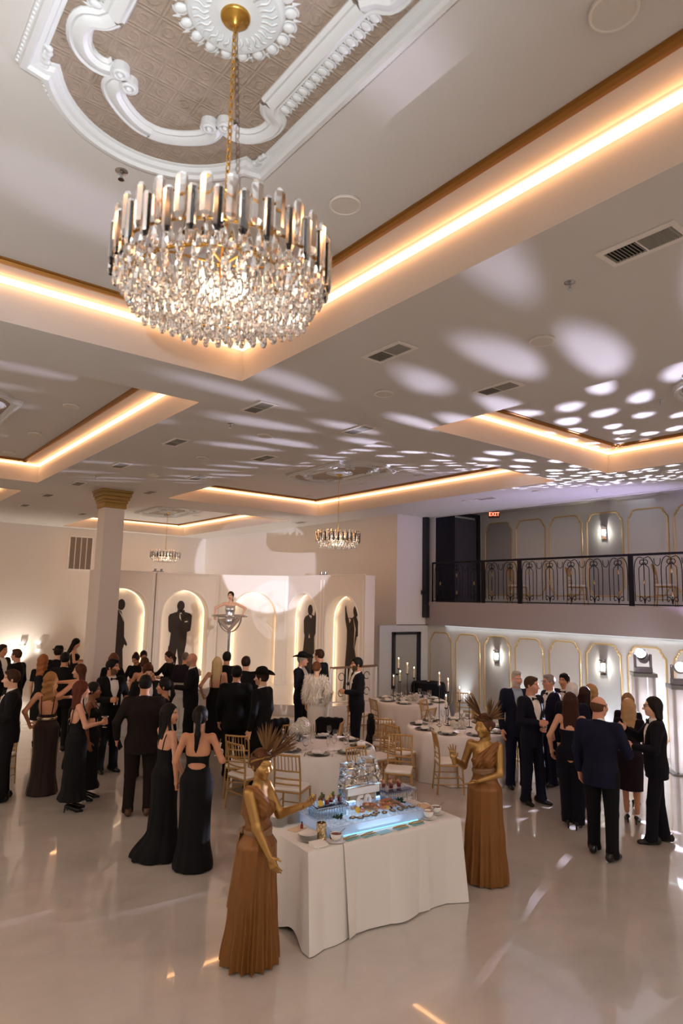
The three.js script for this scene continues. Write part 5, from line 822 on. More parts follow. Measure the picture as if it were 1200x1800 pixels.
person({ label: 'dark haired woman in left profile behind the long haired woman in black', u: 9.58, w: 4.17, H: 1.70, fem: true, rel: -98, wear: 'dress', sleeves: true, hair: { style: 'pony', len: 0.3 }, hairColor: BL, skin: 'tan', fine: 1 });
person({ label: 'woman with long black hair in a flared black gown, face towards the viewer', u: 7.5, w: 3.33, H: 1.665, fem: true, rel: 118, turn: -48, wear: 'gown', top: 1.28, back: 1.2, shape: 'mermaid', amp: 0.06, hair: { style: 'long', len: 0.38, wide: 0.078, front: 0.2, hairline: 0.075 }, hairColor: BL, skin: 'warm', lips: 0x9a4038, fine: 1, armR: [0.03, -0.52, 0.16], handR: 'relaxed', armL: [0.05, -0.2, 0.36], handL: 'grip', build: 1.05 });
{
  const r = person({ label: 'woman with a long black ponytail in a backless black gown holding a pink cocktail', u: 6.95, w: 3.46, H: 1.70, fem: true, rel: 172, wear: 'gown', top: 1.27, back: 1.19, straps: 0, cutout: true, shape: 'column', amp: 0.035, hair: { style: 'pony', len: 0.42, thick: 0.014 }, hairColor: BL, skin: 'tan', fine: 1, build: 1.04, armR: [0.07, -0.22, 0.2, [0.5, -1, -0.3]], armL: [0.08, -0.54, 0.05],
    extra: (c) => { const q = c.q; part('bracelet', new THREE.TorusGeometry(0.034, 0.008, 6, 20), std(0xe0e2e6, 0.15, 1), c.g).position.set(...c.sc(c.arms[1].Wr)); } });
  hold(r, 1, 'pink', 'pink cocktail held by the woman with the ponytail', 0.06);
}
// ---- in front of the stage
person({ label: 'blonde woman in a strappy black dress seen from behind before the stage', u: 12.04, w: 6.31, H: 1.74, fem: true, rel: 176, wear: 'gown', top: 1.28, back: 1.14, hair: { style: 'long', len: 0.33, wide: 0.08, thick: 0.014 }, hairColor: 0xd8bd8c, skin: 'warm', fine: 1, armL: 'hip',
  extra: c => { part('bag_chain', tube([c.sc([-0.1, 1.42, 0]), c.sc([-0.13, 1.2, -0.12]), c.sc([-0.16, 0.92, -0.14])], 0.006, 16, 5), std(0xd9d4cc, 0.2, 1), c.g); } });
person({ label: 'man mostly hidden behind the blonde woman before the stage', u: 12.45, w: 6.74, H: 1.80, rel: 165, wear: 'suit', hair: SH(0.06), hairColor: BL, skin: 'tan' });
person({ label: 'black haired man in a black suit seen from behind left of the cowboy hat', u: 9.9, w: 5.56, H: 1.79, rel: 176, wear: 'suit', hair: SH(0.06), hairColor: BL, skin: 'tan', fine: 1, build: 1.1 });
person({ label: 'brown haired man in black seen from behind below the aerialist', u: 11.33, w: 6.55, H: 1.80, rel: 170, wear: 'suit', hair: SH(0.06), hairColor: DKBR, skin: 'fair' });
person({ label: 'man in a black cowboy hat in left profile facing the stage', u: 9.2, w: 5.63, H: 1.79, rel: -120, turn: 12, wear: 'suit', hair: SH(0.06), hairColor: DKBR, hat: cowboy(0x17110f), skin: 'fair', beard: 0.3, fine: 1, build: 1.05 });
person({ label: 'man in a black cowboy hat and navy suit facing right on the stage steps', u: 11.45, w: 7.95, H: 1.80, rel: 62, wear: 'suit', col: 0x10131f, hair: SH(0.06), hairColor: 0x8a8078, hat: cowboy(0x0f0f14), skin: 'ruddy', armL: 'glass', armR: 'glass' });
person({ label: 'brown haired man in navy behind the woman in white feathers', u: 11.75, w: 8.62, H: 1.85, rel: -125, wear: 'suit', col: 0x10131f, hair: SH(0.065), hairColor: 0x3a2014, skin: 'ruddy' });
{
  const feather = std(0xe9dfd2, 0.95);
  const r = person({ label: 'woman in a white feather jacket and long white skirt seen from behind', u: 10.8, w: 7.86, H: 1.70, fem: true, rel: 168, turn: -15, wear: 'gown', dressMat: fabric(0xe8dfd4, 0.8), shape: 'column', hair: { style: 'updo' }, hairColor: 0x6a3f24, skin: 'fair', fine: 1, armR: [0.05, -0.5, 0.05],
    extra: c => {
      const p = [...c.torso(0.026), ...c.armP(0.062, 0.066, 0.06, 0.05, 0.3), c.E([0, 0.97, 0], [0.185, 0.14, 0.15], 0.05), prim.cut((x, y, z) => 0.9 * c.q - y), prim.cut((x, y, z) => y - 1.42 * c.q)];
      const j = part('feather_jacket', nets(p, 0.014, (x, y, z) => 0.006 * Math.sin(x * 160 + y * 60) * Math.sin(z * 140 - y * 90)), feather, c.g, 'white feather jacket');
      const P = j.geometry.attributes.position, N = j.geometry.attributes.normal, tufts = [], cone = new THREE.ConeGeometry(0.011, 0.06, 4, 1).translate(0, 0.03, 0);
      for (let i = 0; i < P.count; i += 7) { const n = V3(N.getX(i), N.getY(i) - 0.9, N.getZ(i)).normalize(); tufts.push(cone.clone().applyQuaternion(new THREE.Quaternion().setFromUnitVectors(V3(0, 1, 0), n)).translate(P.getX(i), P.getY(i), P.getZ(i))); }
      const f = part('feathers', merge(tufts), feather, j); f.userData.kind = 'stuff';
    } });
  const p = r.g.localToWorld(r.hands[1].palm.clone()); solo('clutch_bag', rbox(0.2, 0.1, 0.04, 0.012), std(0xc9d2d8, 0.2, 0.9, { bumpMap: plasterBump, bumpScale: 0.01 }), 'sparkling silver clutch bag of the woman in feathers', 'clutch bag', [p.x - 0.13, p.y + 0.1, p.z + 0.07], 0.6);
}
{
  const r = person({ label: 'dark bearded man in a dark suit in left profile before the stage railing', u: 10.08, w: 8.31, H: 1.82, rel: -72, wear: 'suit', col: 0x10111a, hair: SH(0.062), hairColor: BL, beard: 0.85, beardColor: 0x17100c, skin: 'tan', square: true, fine: 1, armL: 'glass', armR: 'down' });
}
// ---- right group
person({ label: 'older man with white beard and open grey collar behind the right statue', u: 6.95, w: 9.12, H: 1.83, rel: 22, wear: 'suit', col: 0x14172e, shirt: 0x9fb0c2, hair: SH(0.088, { thick: 0.005 }), hairColor: GREY, beard: 0.8, beardColor: 0xd8d4cf, skin: 'ruddy', fine: 1, build: 1.08 });
{
  const r = person({ label: 'man in a tuxedo with bow tie facing right, leftmost of the right group', u: 6.30, w: 8.62, H: 1.83, rel: 48, turn: 18, wear: 'tux', col: 0x0e1022, hair: SH(0.07, { thick: 0.008 }), hairColor: 0x4a3626, skin: 'ruddy', fine: 1, armL: 'clasp', armR: 'glass', feet: [[0.12, 0.06], [-0.12, -0.02]] });
  hold(r, 1, 'tumbler', 'tumbler held by the man in the tuxedo in the right group');
}
person({ label: 'grey haired man in bow tie facing left at the back of the right group', u: 6.75, w: 9.75, H: 1.76, rel: -60, wear: 'tux', col: 0x10122a, hair: SH(0.07, { thick: 0.006 }), hairColor: 0x8a8078, skin: 'ruddy', glasses: true });
person({ label: 'man in a dark flat cap at the back of the right group', u: 6.84, w: 10.32, H: 1.74, rel: -30, wear: 'tux', col: 0x0e1024, hair: SH(0.06), hairColor: BL, hat: flatCap, skin: 'tan' });
person({ label: 'white haired guest seen from behind in the middle of the right group', u: 5.84, w: 9.0, H: 1.76, rel: 160, wear: 'suit', col: 0x0e1024, hair: { style: 'short', thick: 0.016, hairline: 0.06 }, hairColor: 0xd9d6d4, skin: 'pale', fine: 1 });
person({ label: 'woman with long brown hair and one bare shoulder in a black jumpsuit seen from behind', u: 5.32, w: 8.15, H: 1.74, fem: true, rel: 172, wear: 'jumpsuit', top: 1.30, back: 1.24, col: 0x0c0d1c, hair: { style: 'long', len: 0.36, wide: 0.09, thick: 0.018 }, hairColor: 0x3a1c14, skin: 'warm', fine: 1, build: 1.05, armL: 'side' });
person({ label: 'dark haired woman behind the woman in the jumpsuit', u: 5.9, w: 9.42, H: 1.68, fem: true, rel: 150, wear: 'dress', sleeves: true, col: 0x0d0e20, hair: { style: 'long', len: 0.24, wide: 0.08 }, hairColor: 0x2c1712, skin: 'warm' });
person({ label: 'blonde woman in profile at the back, right of the flat cap', u: 6.05, w: 9.85, H: 1.68, fem: true, rel: -115, wear: 'dress', col: 0x15132a, hair: { style: 'long', len: 0.28, wave: 0.6, wide: 0.085 }, hairColor: 0xb08a5c, skin: 'fair' });
person({ label: 'balding man in a navy suit seen from behind, nearest of the right group', u: 4.54, w: 7.55, H: 1.83, rel: 160, turn: -20, wear: 'suit', col: 0x10132c, col2: 0x0b0c12, hair: { style: 'bald' }, hairColor: 0x5a3a26, skin: 'ruddy', fine: 1, build: 1.15, armR: 'glass', armL: 'down', feet: [[0.13, 0.08], [-0.13, -0.06]] });
person({ label: 'blonde woman in a dark maroon dress seen from behind, beside the long haired man', u: 4.99, w: 9.05, H: 1.64, fem: true, rel: 178, wear: 'dress', sleeves: true, col: 0x1c0e18, hem: 0.45, hair: { style: 'long', len: 0.3, wave: 0.4, wide: 0.085, thick: 0.016 }, hairColor: 0xb89468, skin: 'tan', fine: 1 });
person({ label: 'darker blonde woman half hidden behind the woman in maroon', u: 5.4, w: 9.78, H: 1.62, fem: true, rel: 165, wear: 'dress', sleeves: true, col: 0x14101f, hair: { style: 'bob' }, hairColor: 0x8a6a4a, skin: 'fair' });
person({ label: 'man with long dark hair and glasses in black, rightmost guest', u: 4.38, w: 8.57, H: 1.77, rel: -82, wear: 'tux', col: 0x0c0c16, hair: { style: 'long', len: 0.15, wide: 0.075, hairline: 0.08 }, hairColor: 0x17100f, skin: 'fair', glasses: true, square: true, fine: 1, armL: [-0.05, -0.28, 0.3], armR: [-0.05, -0.1, 0.36], handL: 'curl', handR: 'relaxed', feet: [[0.1, 0.1], [-0.1, -0.08]] });
// ---- aerialist in the hoop
person({ label: 'aerialist with a long dark ponytail sitting in the chrome hoop', u: 14.88, w: 8.09, y0: 1.50, H: 1.58, fem: true, rel: -10, turn: -5, wear: 'none', hair: { style: 'pony', len: 0.3 }, hairColor: DKBR, skin: 'fair', armL: [0.2, -0.36, 0.12, [1, 0, -0.3]], armR: [0.26, -0.38, 0.1, [1, 0, -0.3]], legs: [[[0.24, 0.96, 0.24], [0.02, 0.66, 0.2]], [[-0.22, 0.92, 0.24], [0.0, 0.72, 0.28]]],
  extra: c => { const m = std(0xcfd3d6, 0.3, 0.85, { bumpMap: plasterBump, bumpScale: 0.01 }); part('glitter_bodysuit', nets([...c.torso(0.008), prim.cut((x, y, z) => y - 1.33 * c.q), prim.cut((x, y, z) => 0.82 * c.q - y)], 0.012), m, c.g, 'silver glitter bodysuit'); part('tights', nets([...c.legP(0.085, 0.056, 0.04)], 0.012), std(0x9c8b80, 0.6), c.g); } });

// ---- the two living statues
{
  const paint = phys(0xb0884e, 0.33, { metalness: 0.75, clearcoat: 0.15, bumpMap: plasterBump, bumpScale: 0.0004 });
  const cloth = phys(0x87592a, 0.44, { metalness: 0.35, sheen: 0.4, sheenRoughness: 0.4, sheenColor: new THREE.Color(0xa87c4c) });
  const sashM = phys(0x8a6a4c, 0.55, { metalness: 0.2, sheen: 0.5, sheenColor: new THREE.Color(0xd0a880) });
  const leafM = std(0x64452a, 0.5, 0.4), leafM2 = std(0x80603c, 0.48, 0.4);
  const blade = (L, w) => { const s = new THREE.Shape(); s.moveTo(-w * 0.25, 0); s.quadraticCurveTo(-w, L * 0.45, -w * 0.3, L * 0.86); s.lineTo(0, L); s.lineTo(w * 0.35, L * 0.84); s.quadraticCurveTo(w, L * 0.45, w * 0.25, 0); s.closePath(); const g = extrude(s, 0.0022, 0.0006, 6); const p = g.attributes.position; for (let i = 0; i < p.count; i++) { const y = p.getY(i), x = p.getX(i); p.setZ(i, p.getZ(i) + Math.abs(x) * 0.5 + 0.25 * y * y / L * 0.5); } g.computeVertexNormals(); return g; };
  function headpiece(res, fans, label, dark) {
    const c = res.c, t = thing('leaf_headpiece', label, 'headpiece'), m = res.g.matrixWorld.clone().multiply(c.hm); m.decompose(t.position, t.quaternion, t.scale);
    // circlet of small leaves
    part('circlet', new THREE.TorusGeometry(0.092, 0.009, 8, 40).rotateX(PI / 2).scale(0.93, 1, 1.1).translate(0, 0.075, -0.012), leafM, t);
    for (let i = 0; i < 26; i++) { const a = i / 26 * 2 * PI, b = blade(R(0.05, 0.075), 0.014).rotateX(R(0.5, 1.2)).rotateZ(R(-0.6, 0.6)); part('small_leaf', T(b, 0.086 * Math.sin(a), 0.08, 0.102 * Math.cos(a) - 0.012, 0, 0, 0).applyMatrix4(new THREE.Matrix4()), i % 2 ? leafM : leafM2, t); t.children[t.children.length - 1].rotation.y = 0; }
    for (const [base, dir, side, n, L, spread] of fans) {
      const f = new THREE.Group(); f.name = 'palm_fan'; t.add(f); f.position.set(...base); const Y = V3(...dir).normalize(), X = V3(...side).addScaledVector(Y, -V3(...side).dot(Y)).normalize(), Z = X.clone().cross(Y); f.quaternion.setFromRotationMatrix(new THREE.Matrix4().makeBasis(X, Y, Z));
      for (let i = 0; i < n; i++) { const q = (i / (n - 1) - 0.5), b = part('blade', blade(L * (1 - 0.35 * Math.abs(q) * 1.2) * R(0.9, 1.08), 0.017), i % 2 ? leafM : leafM2, f); b.rotation.set(R(-0.12, 0.12), R(-0.3, 0.3), -q * spread); b.position.z = R(-0.008, 0.008); }
    }
    return t;
  }
  const drape = (c, side) => { // one-shoulder draped bodice with folds
    const q = c.q, p = [...c.torso(0.012), prim.cap(c.sc(c.bend([side * 0.105, 1.40, 0.03])), c.sc(c.bend([side * 0.06, 1.26, 0.10])), 0.05 * q, 0.04 * q, 0.04), prim.cap(c.sc(c.bend([side * 0.105, 1.405, -0.03])), c.sc(c.bend([side * 0.05, 1.2, -0.09])), 0.045 * q, 0.04 * q, 0.04)];
    p.push(prim.cut((x, y, z) => 0.93 * q - y), prim.cut((x, y, z) => { const xx = x / q * side; return y - (1.335 + clamp(xx, -0.15, 0.15) * 0.75) * q - (xx > 0.14 ? 0.2 : 0); }));
    const warp = (x, y, z) => 0.003 * Math.sin((y / q * 0.75 - x / q * side * 1.0) * 150 + z * 15 + 2 * Math.sin(y * 14)) * sstep(1.02 * q, 1.1 * q, y);
    part('draped_bodice', nets(p, 0.0075, warp), cloth, c.g, 'draped one-shoulder bodice');
  };
  const lengthSkirt = (c, rings, folds, amp, seed) => part('pleated_skirt', skirtGeo(rings.map(r => r.map(v => v * c.q)), 300, folds, amp, seed, 60, 0.8), cloth, c.g, 'long pleated skirt');
  const sash = (c, y, tail) => { const q = c.q; for (let i = 0; i < 3; i++) part('sash', new THREE.TorusGeometry(0.118, 0.014, 8, 48).rotateX(PI / 2).scale(1.06, 1.5, 0.86).rotateZ((i - 1) * 0.16).translate(0, (y + (i - 1) * 0.014) * q, 0.004), sashM, c.g, 'twisted waist sash');
    if (tail) { for (const [dx, L] of [[0, 0.62], [0.05, 0.5]]) { const g = new THREE.PlaneGeometry(0.07, L, 4, 16).translate(0, -L / 2, 0), p = g.attributes.position; for (let i = 0; i < p.count; i++) { const yy = -p.getY(i) / L; p.setZ(i, 0.012 * Math.sin(p.getX(i) * 90) + 0.03 * yy); } g.computeVertexNormals(); const m = part('sash_tail', g, sashM, c.g); m.position.set((-0.06 + dx) * q, y * q, -0.135 * q); m.rotation.set(0.2, 0.5, 0); } part('sash_knot', new THREE.SphereGeometry(0.03, 12, 8).scale(1.3, 1, 0.8).translate(-0.05 * q, y * q, -0.115 * q), sashM, c.g); } };
  const goldHair = std(0x5a3418, 0.5, 0.4);
  const s1 = person({ label: 'living statue woman painted gold left of the buffet, one arm held out over it', u: 4.95, w: 3.04, H: 1.645, fem: true, rel: 62, turn: -30, nod: 4, fine: 2, cell: 0.0095, build: 1.02, skinMat: paint, wear: 'none', armScale: 1.22, headScale: 1.06, armR: [0.0, -0.535, 0.245, [0.5, -0.3, -0.7]], handR: 'relaxed', armL: [0.06, -0.16, 0.38, [0.1, -1, -0.25]], handL: 'curl', thumbL: { thumb: [1, 0.2, 0] }, extra: c => {
    drape(c, -1); sash(c, 1.05, true);
    lengthSkirt(c, [[1.06, 0.124, 0.098], [0.93, 0.192, 0.165, 0, -0.005], [0.7, 0.195, 0.18, 0, -0.015], [0.4, 0.21, 0.20, 0, -0.02], [0.012, 0.245, 0.235, 0, -0.03]], 15, 0.17, 1.3);
    const h = part('hair', hairGeo({ style: 'updo', thick: 0.012, hairline: 0.07 }, 0.0055), goldHair, c.g, 'pinned up bronze hair'); h.applyMatrix4(c.hm);
    part('hair_band', new THREE.TorusGeometry(0.092, 0.008, 8, 40).rotateX(PI / 2 - 0.5).scale(1.0, 1, 1.1).translate(0, 0.045, -0.004).applyMatrix4(c.hm), paint, c.g);
  } });
  headpiece(s1, [[[0.03, 0.1, 0.01], [0.02, 1, 0.12], [0.75, 0, 0.65], 13, 0.30, 1.15], [[0.05, 0.09, 0.05], [0.55, 0.85, 0.5], [0.7, -0.5, 0.3], 13, 0.30, 0.95]], 'bronze palm leaf headpiece of the statue left of the buffet');
  const s2 = person({ label: 'living statue woman painted gold right of the buffet, one palm raised', u: 4.9, w: 5.86, H: 1.71, fem: true, rel: -14, turn: -26, nod: 3, fine: 2, cell: 0.0095, armScale: 1.15, headScale: 1.04, skinMat: paint, wear: 'none', armR: [0.15, -0.16, 0.2, [0.35, -1, -0.15]], handR: 'open', thumbR: { dir: [-0.12, 1, 0.1], thumb: [1, 0, 0.2] }, armL: [-0.2, -0.37, 0.2, [0.9, -0.5, -0.3]], handL: 'flat', thumbL: { thumb: [0, 0.25, 1] }, extra: c => {
    drape(c, 1); sash(c, 1.12, false);
    lengthSkirt(c, [[1.06, 0.124, 0.098], [0.93, 0.185, 0.158], [0.7, 0.19, 0.165], [0.4, 0.21, 0.19], [0.012, 0.245, 0.22]], 16, 0.12, 2.7);
    const h = part('hair', hairGeo({ style: 'updo', thick: 0.012, hairline: 0.07 }, 0.0055), goldHair, c.g, 'pinned up bronze hair'); h.applyMatrix4(c.hm);
  } });
  headpiece(s2, [[[-0.03, 0.1, 0.0], [-0.6, 0.9, 0.1], [0.8, 0.5, 0.1], 12, 0.30, 0.8], [[0.06, 0.09, -0.02], [0.55, 0.7, -0.1], [0.7, -0.5, 0.1], 13, 0.26, 1.5]], 'bronze palm leaf headpiece of the statue right of the buffet');
}

// ================================================================ tables, chairs, settings
const chair0 = (() => {
  const g = thing('chiavari_chair', '', 'chair'), m = M.chair;
  const post = s => tube([[s * 0.185, 0, -0.21], [s * 0.182, 0.44, -0.175], [s * 0.178, 0.70, -0.19], [s * 0.175, 0.915, -0.235]], 0.0135, 18, 8), fl = s => bar([s * 0.2, 0, 0.205], [s * 0.19, 0.44, 0.18], 0.0125, 0.0145);
  for (const s of [-1, 1]) { part('rear_leg', post(s), m, g); part('front_leg', fl(s), m, g); }
  part('seat_frame', merge([bar([-0.19, 0.43, 0.18], [0.19, 0.43, 0.18], 0.014), bar([-0.182, 0.43, -0.175], [0.182, 0.43, -0.175], 0.014), bar([-0.19, 0.43, 0.18], [-0.182, 0.43, -0.175], 0.014), bar([0.19, 0.43, 0.18], [0.182, 0.43, -0.175], 0.014), box(0.37, 0.012, 0.36, 0, 0.432, 0)]), m, g);
  part('cushion', rbox(0.385, 0.045, 0.385, 0.02, 0, 0.462, 0.005, 3), std(0xf0ebe4, 0.85), g, 'white seat cushion');
  const rail = (y, z, r = 0.011) => tube([[-0.178, y, z], [0, y, z - 0.018], [0.178, y, z]], r, 10, 7);
  part('top_rail', rail(0.905, -0.232, 0.014), m, g); for (const [y, z] of [[0.70, -0.19], [0.60, -0.182], [0.53, -0.178]]) part('back_rail', rail(y, z), m, g);
  for (let i = 0; i < 6; i++) { const x = -0.125 + 0.05 * i; part('spindle', bar([x, 0.70, -0.203 + 0.012 * Math.abs(x) / 0.13], [x, 0.905, -0.245 + 0.012 * Math.abs(x) / 0.13], 0.0065, 0.0065, 6), m, g); }
  for (const [a, b] of [[[-0.195, 0.2, 0.192], [0.195, 0.2, 0.192]], [[-0.184, 0.24, -0.19], [0.184, 0.24, -0.19]], [[-0.195, 0.15, 0.195], [-0.184, 0.15, -0.195]], [[0.195, 0.15, 0.195], [0.184, 0.15, -0.195]], [[-0.193, 0.25, 0.19], [-0.183, 0.25, -0.19]], [[0.193, 0.25, 0.19], [0.183, 0.25, -0.19]]]) part('stretcher', bar(a, b, 0.0085, 0.0085, 6), m, g);
  return g;
})();
let firstChair = true;
function chair(u, w, tu, tw, label, group, y = 0) { // faces (tu, tw)
  const rt = { 8.25: 1.17, 8.15: 1.27, 10.9: 1.17 }[tu]; if (rt && !y) { const d = Math.hypot(u - tu, w - tw); if (d < rt) { u = tu + (u - tu) * rt / d; w = tw + (w - tw) * rt / d; } }
  const p = at(u, w, y), ry = Math.atan2(tw - w, -(tu - u));
  if (firstChair) { firstChair = false; chair0.position.set(...p); chair0.rotation.y = ry; chair0.userData.label = label; chair0.userData.group = group; return chair0; }
  return copy(chair0, p, ry, label, group);
}
function jacketOn(c, label) { const t = nets([prim.box([0, 0.78, -0.235], [0.19, 0.12, 0.02], 0.03, 0.02), prim.cap([-0.21, 0.86, -0.23], [-0.2, 0.5, -0.26], 0.04, 0.045, 0.03), prim.cap([0.2, 0.86, -0.23], [0.17, 0.45, -0.27], 0.04, 0.05, 0.03), prim.box([0.03, 0.6, -0.265], [0.12, 0.2, 0.008], 0.02, 0.03)], 0.012, (x, y, z) => 0.006 * Math.sin(x * 50 + y * 20)); return solo('draped_jacket', t, fabric(0x0c0c10, 0.85), label, 'jacket', c.position.toArray(), c.rotation.y); }
const cloth = (r, H, seed) => { const pos = [], idx = [], n = 144, R0 = [[0, 0], [r * 0.5, 0], [r * 0.97, 0], [r, -0.012]]; const rings = [...R0.map(([a, y]) => [a, H + y, 0])]; for (let i = 1; i <= 16; i++) { const t = i / 16; rings.push([r + 0.015 + 0.09 * t, lerp(H - 0.02, 0.006, t), 0.055 * Math.pow(t, 0.8)]); } rings.forEach(([a, y, f]) => { for (let i = 0; i < n; i++) { const q = i / n * 2 * PI, k = a + f * (Math.cos(q * 14 + seed + 0.7 * Math.sin(q * 3 + seed)) * 0.7 + 0.3 * Math.cos(q * 23 + seed * 3)); pos.push(k * Math.sin(q), y, k * Math.cos(q)); } }); for (let j = 0; j < rings.length - 1; j++) for (let i = 0; i < n; i++) { const a = j * n + i, b = j * n + (i + 1) % n; idx.push(a, a + n, b, b, a + n, b + n); } const g = new THREE.BufferGeometry(); g.setAttribute('position', new THREE.Float32BufferAttribute(pos, 3)); g.setIndex(idx); g.computeVertexNormals(); return g; };
const once = (f) => { let v; return () => v ||= f(); };
const protoPlate = lathe([[0, 0.004], [0.1, 0.004], [0.12, 0.008], [0.165, 0.016], [0.167, 0.013], [0.12, 0.001], [0, 0]], 32), plateM = phys(0x2a1c1a, 0.25, { clearcoat: 0.5 });
const napG = nets([prim.box([0, 0.02, 0], [0.075, 0.004, 0.05], 0.012, 0.02), prim.box([0.02, 0.034, 0.01], [0.05, 0.003, 0.03], 0.01, 0.02)], 0.008, (x, y, z) => 0.003 * Math.sin(x * 70 + z * 50));
const wineG = lathe([[0.034, 0.0], [0.032, 0.003], [0.005, 0.008], [0.0035, 0.02], [0.0035, 0.095], [0.012, 0.105], [0.034, 0.135], [0.038, 0.165], [0.033, 0.215], [0.032, 0.215], [0.0365, 0.165], [0.0325, 0.137], [0.01, 0.108], [0, 0.106]], 18), fluteG = lathe([[0.032, 0.0], [0.03, 0.003], [0.005, 0.008], [0.0035, 0.02], [0.0035, 0.08], [0.016, 0.1], [0.027, 0.14], [0.024, 0.23], [0.023, 0.23], [0.0255, 0.14], [0.014, 0.103], [0, 0.1]], 18), goblG = lathe([[0.036, 0.0], [0.034, 0.003], [0.006, 0.008], [0.004, 0.05], [0.03, 0.07], [0.04, 0.1], [0.038, 0.16], [0.037, 0.16], [0.0385, 0.1], [0.028, 0.073], [0, 0.062]], 18);
const forkG = merge([box(0.012, 0.003, 0.11, 0, 0.002, 0.04), box(0.02, 0.003, 0.07, 0, 0.002, -0.05)]), knifeG = merge([box(0.012, 0.003, 0.1, 0, 0.002, 0.05), box(0.017, 0.002, 0.12, 0, 0.002, -0.05)]);
const PLACES = { 8: ['nearest the viewer', 'near right', 'right side', 'far right', 'far side', 'far left', 'left side', 'near left'], 9: ['nearest the viewer', 'near right', 'right side', 'right rear', 'far right', 'far left', 'left rear', 'left side', 'near left'] };
function roundTable(u, w, r, seats, where, seed, cutlery) {
  const H = 0.76, t = thing('round_table', `round banquet table under white cloth, ${where}`, 'table', at(u, w, 0), 0, 'round banquet tables');
  part('table_top', cyl(r - 0.02, r - 0.02, 0.025, 48, 0, H - 0.032, 0), std(0x8a6a4a, 0.6), t); part('pedestal', cyl(0.05, 0.05, H - 0.04, 16), M.steel, t); part('foot', cyl(0.34, 0.3, 0.03, 24), M.steel, t);
  solo('tablecloth', cloth(r, H, seed), M.linen, `white floor length tablecloth on the round table, ${where}`, 'tablecloth', at(u, w, 0), 0, 'round white tablecloths');
  const y = H + 0.001; 
  for (let i = 0; i < seats; i++) {
    const a = (i + 0.5) / seats * 2 * PI + seed, pu = (d, s = 0) => at(u + d * Math.cos(a) - s * Math.sin(a), w + d * Math.sin(a) + s * Math.cos(a), y);
    const ry = PI - a + PI, place = PLACES[seats][((Math.round(-(a - Math.atan2(w, u) - PI) / (2 * PI) * seats - 0.001) % seats) + seats) % seats], wh = where.split(',')[0], G = n => `${n} on the round table ${wh}, ${place}`;
    solo('charger_plate', protoPlate, plateM, G('dark charger plate'), 'plate', pu(r - 0.2), 0, 'charger plates, ' + where);
    const np = pu(r - 0.2); np[1] += 0.012; solo('napkin', napG, M.linen, G('folded white napkin'), 'napkin', np, ry + R(-0.3, 0.3), 'napkins, ' + where);
    solo('wine_glass', wineG, M.glass, G('stemmed wine glass'), 'glass', pu(r - 0.4, 0.1), 0, 'wine glasses, ' + where);
    solo('champagne_flute', i % 2 ? fluteG : goblG, M.glass, G(i % 2 ? 'slim flute' : 'short goblet'), 'glass', pu(r - 0.42, 0.2), 0, (i % 2 ? 'flutes, ' : 'goblets, ') + where);
    if (cutlery) { solo('fork', forkG, M.steel, G('fork'), 'cutlery', pu(r - 0.17, -0.2), ry, 'forks, ' + where); solo('knife', knifeG, M.steel, G('knife'), 'cutlery', pu(r - 0.17, 0.19), ry, 'knives, ' + where); }
  }
}
const petal = once(() => nets([prim.ell([0, 0, 0], [0.085, 0.078, 0.085], 0.01)], 0.007, (x, y, z) => 0.016 * n3(x * 42, y * 42, z * 42) + 0.006 * n3(x * 120, y * 120, z * 120)));
const hydr = std(0xdcd6c8, 0.9);
function bouquet(u, w, y, heads, label, h = 0.16, vase = true) {
  const g = thing('flower_arrangement', label, 'flowers', at(u, w, y));
  if (vase) { part('vase', lathe([[0, 0], [0.045, 0], [0.05, 0.02], [0.04, h * 0.8], [0.052, h], [0.05, h], [0.037, h * 0.8], [0.046, 0.022], [0, 0.006]], 24), M.glass, g); part('stems', merge([0, 1, 2, 3].map(i => bar([0.012 * Math.cos(i * 1.6), 0.012, 0.012 * Math.sin(i * 1.6)], [0.02 * Math.cos(i * 1.6 + 1), h, 0.02 * Math.sin(i * 1.6 + 1)], 0.004))), std(0x4a6a34, 0.6), g, 'green stems'); }
  for (const [x, yy, z, s] of heads) { const m = part('flower_head', petal(), hydr, g); m.position.set(x, yy, z); m.scale.setScalar(s); m.rotation.set(x * 9, z * 7, yy * 5); }
  return g;
}
function candle(u, w, y, H, label, group) { // H: height of the flame above the table
  const g = thing('candlestick', label, 'candlestick', at(u, w, y), 0, group);
  part('foot', lathe([[0, 0.006], [0.05, 0.006], [0.055, 0]], 20), M.dark, g); part('rod', cyl(0.006, 0.006, H - 0.24, 8, 0, 0.004, 0), M.dark, g); part('cup', lathe([[0.006, -0.02], [0.028, 0.0], [0.034, 0.012], [0.03, 0.012], [0.0, 0.006]], 16).translate(0, H - 0.25, 0), M.dark, g);
  part('candle', cyl(0.011, 0.011, 0.2, 12, 0, H - 0.24, 0), std(0xf0e6d2, 0.6), g); part('glass_chimney', cyl(0.03, 0.03, 0.26, 20, 0, H - 0.24, 0, true), M.pane, g);
  part('flame', new THREE.SphereGeometry(0.007, 8, 8).scale(1, 2.2, 1).translate(0, H - 0.022, 0), glow([1, 0.7, 0.32], 30), g); pointLight([1, 0.66, 0.32], LIT.candle, [0, H - 0.02, 0], 0.6, g);
}
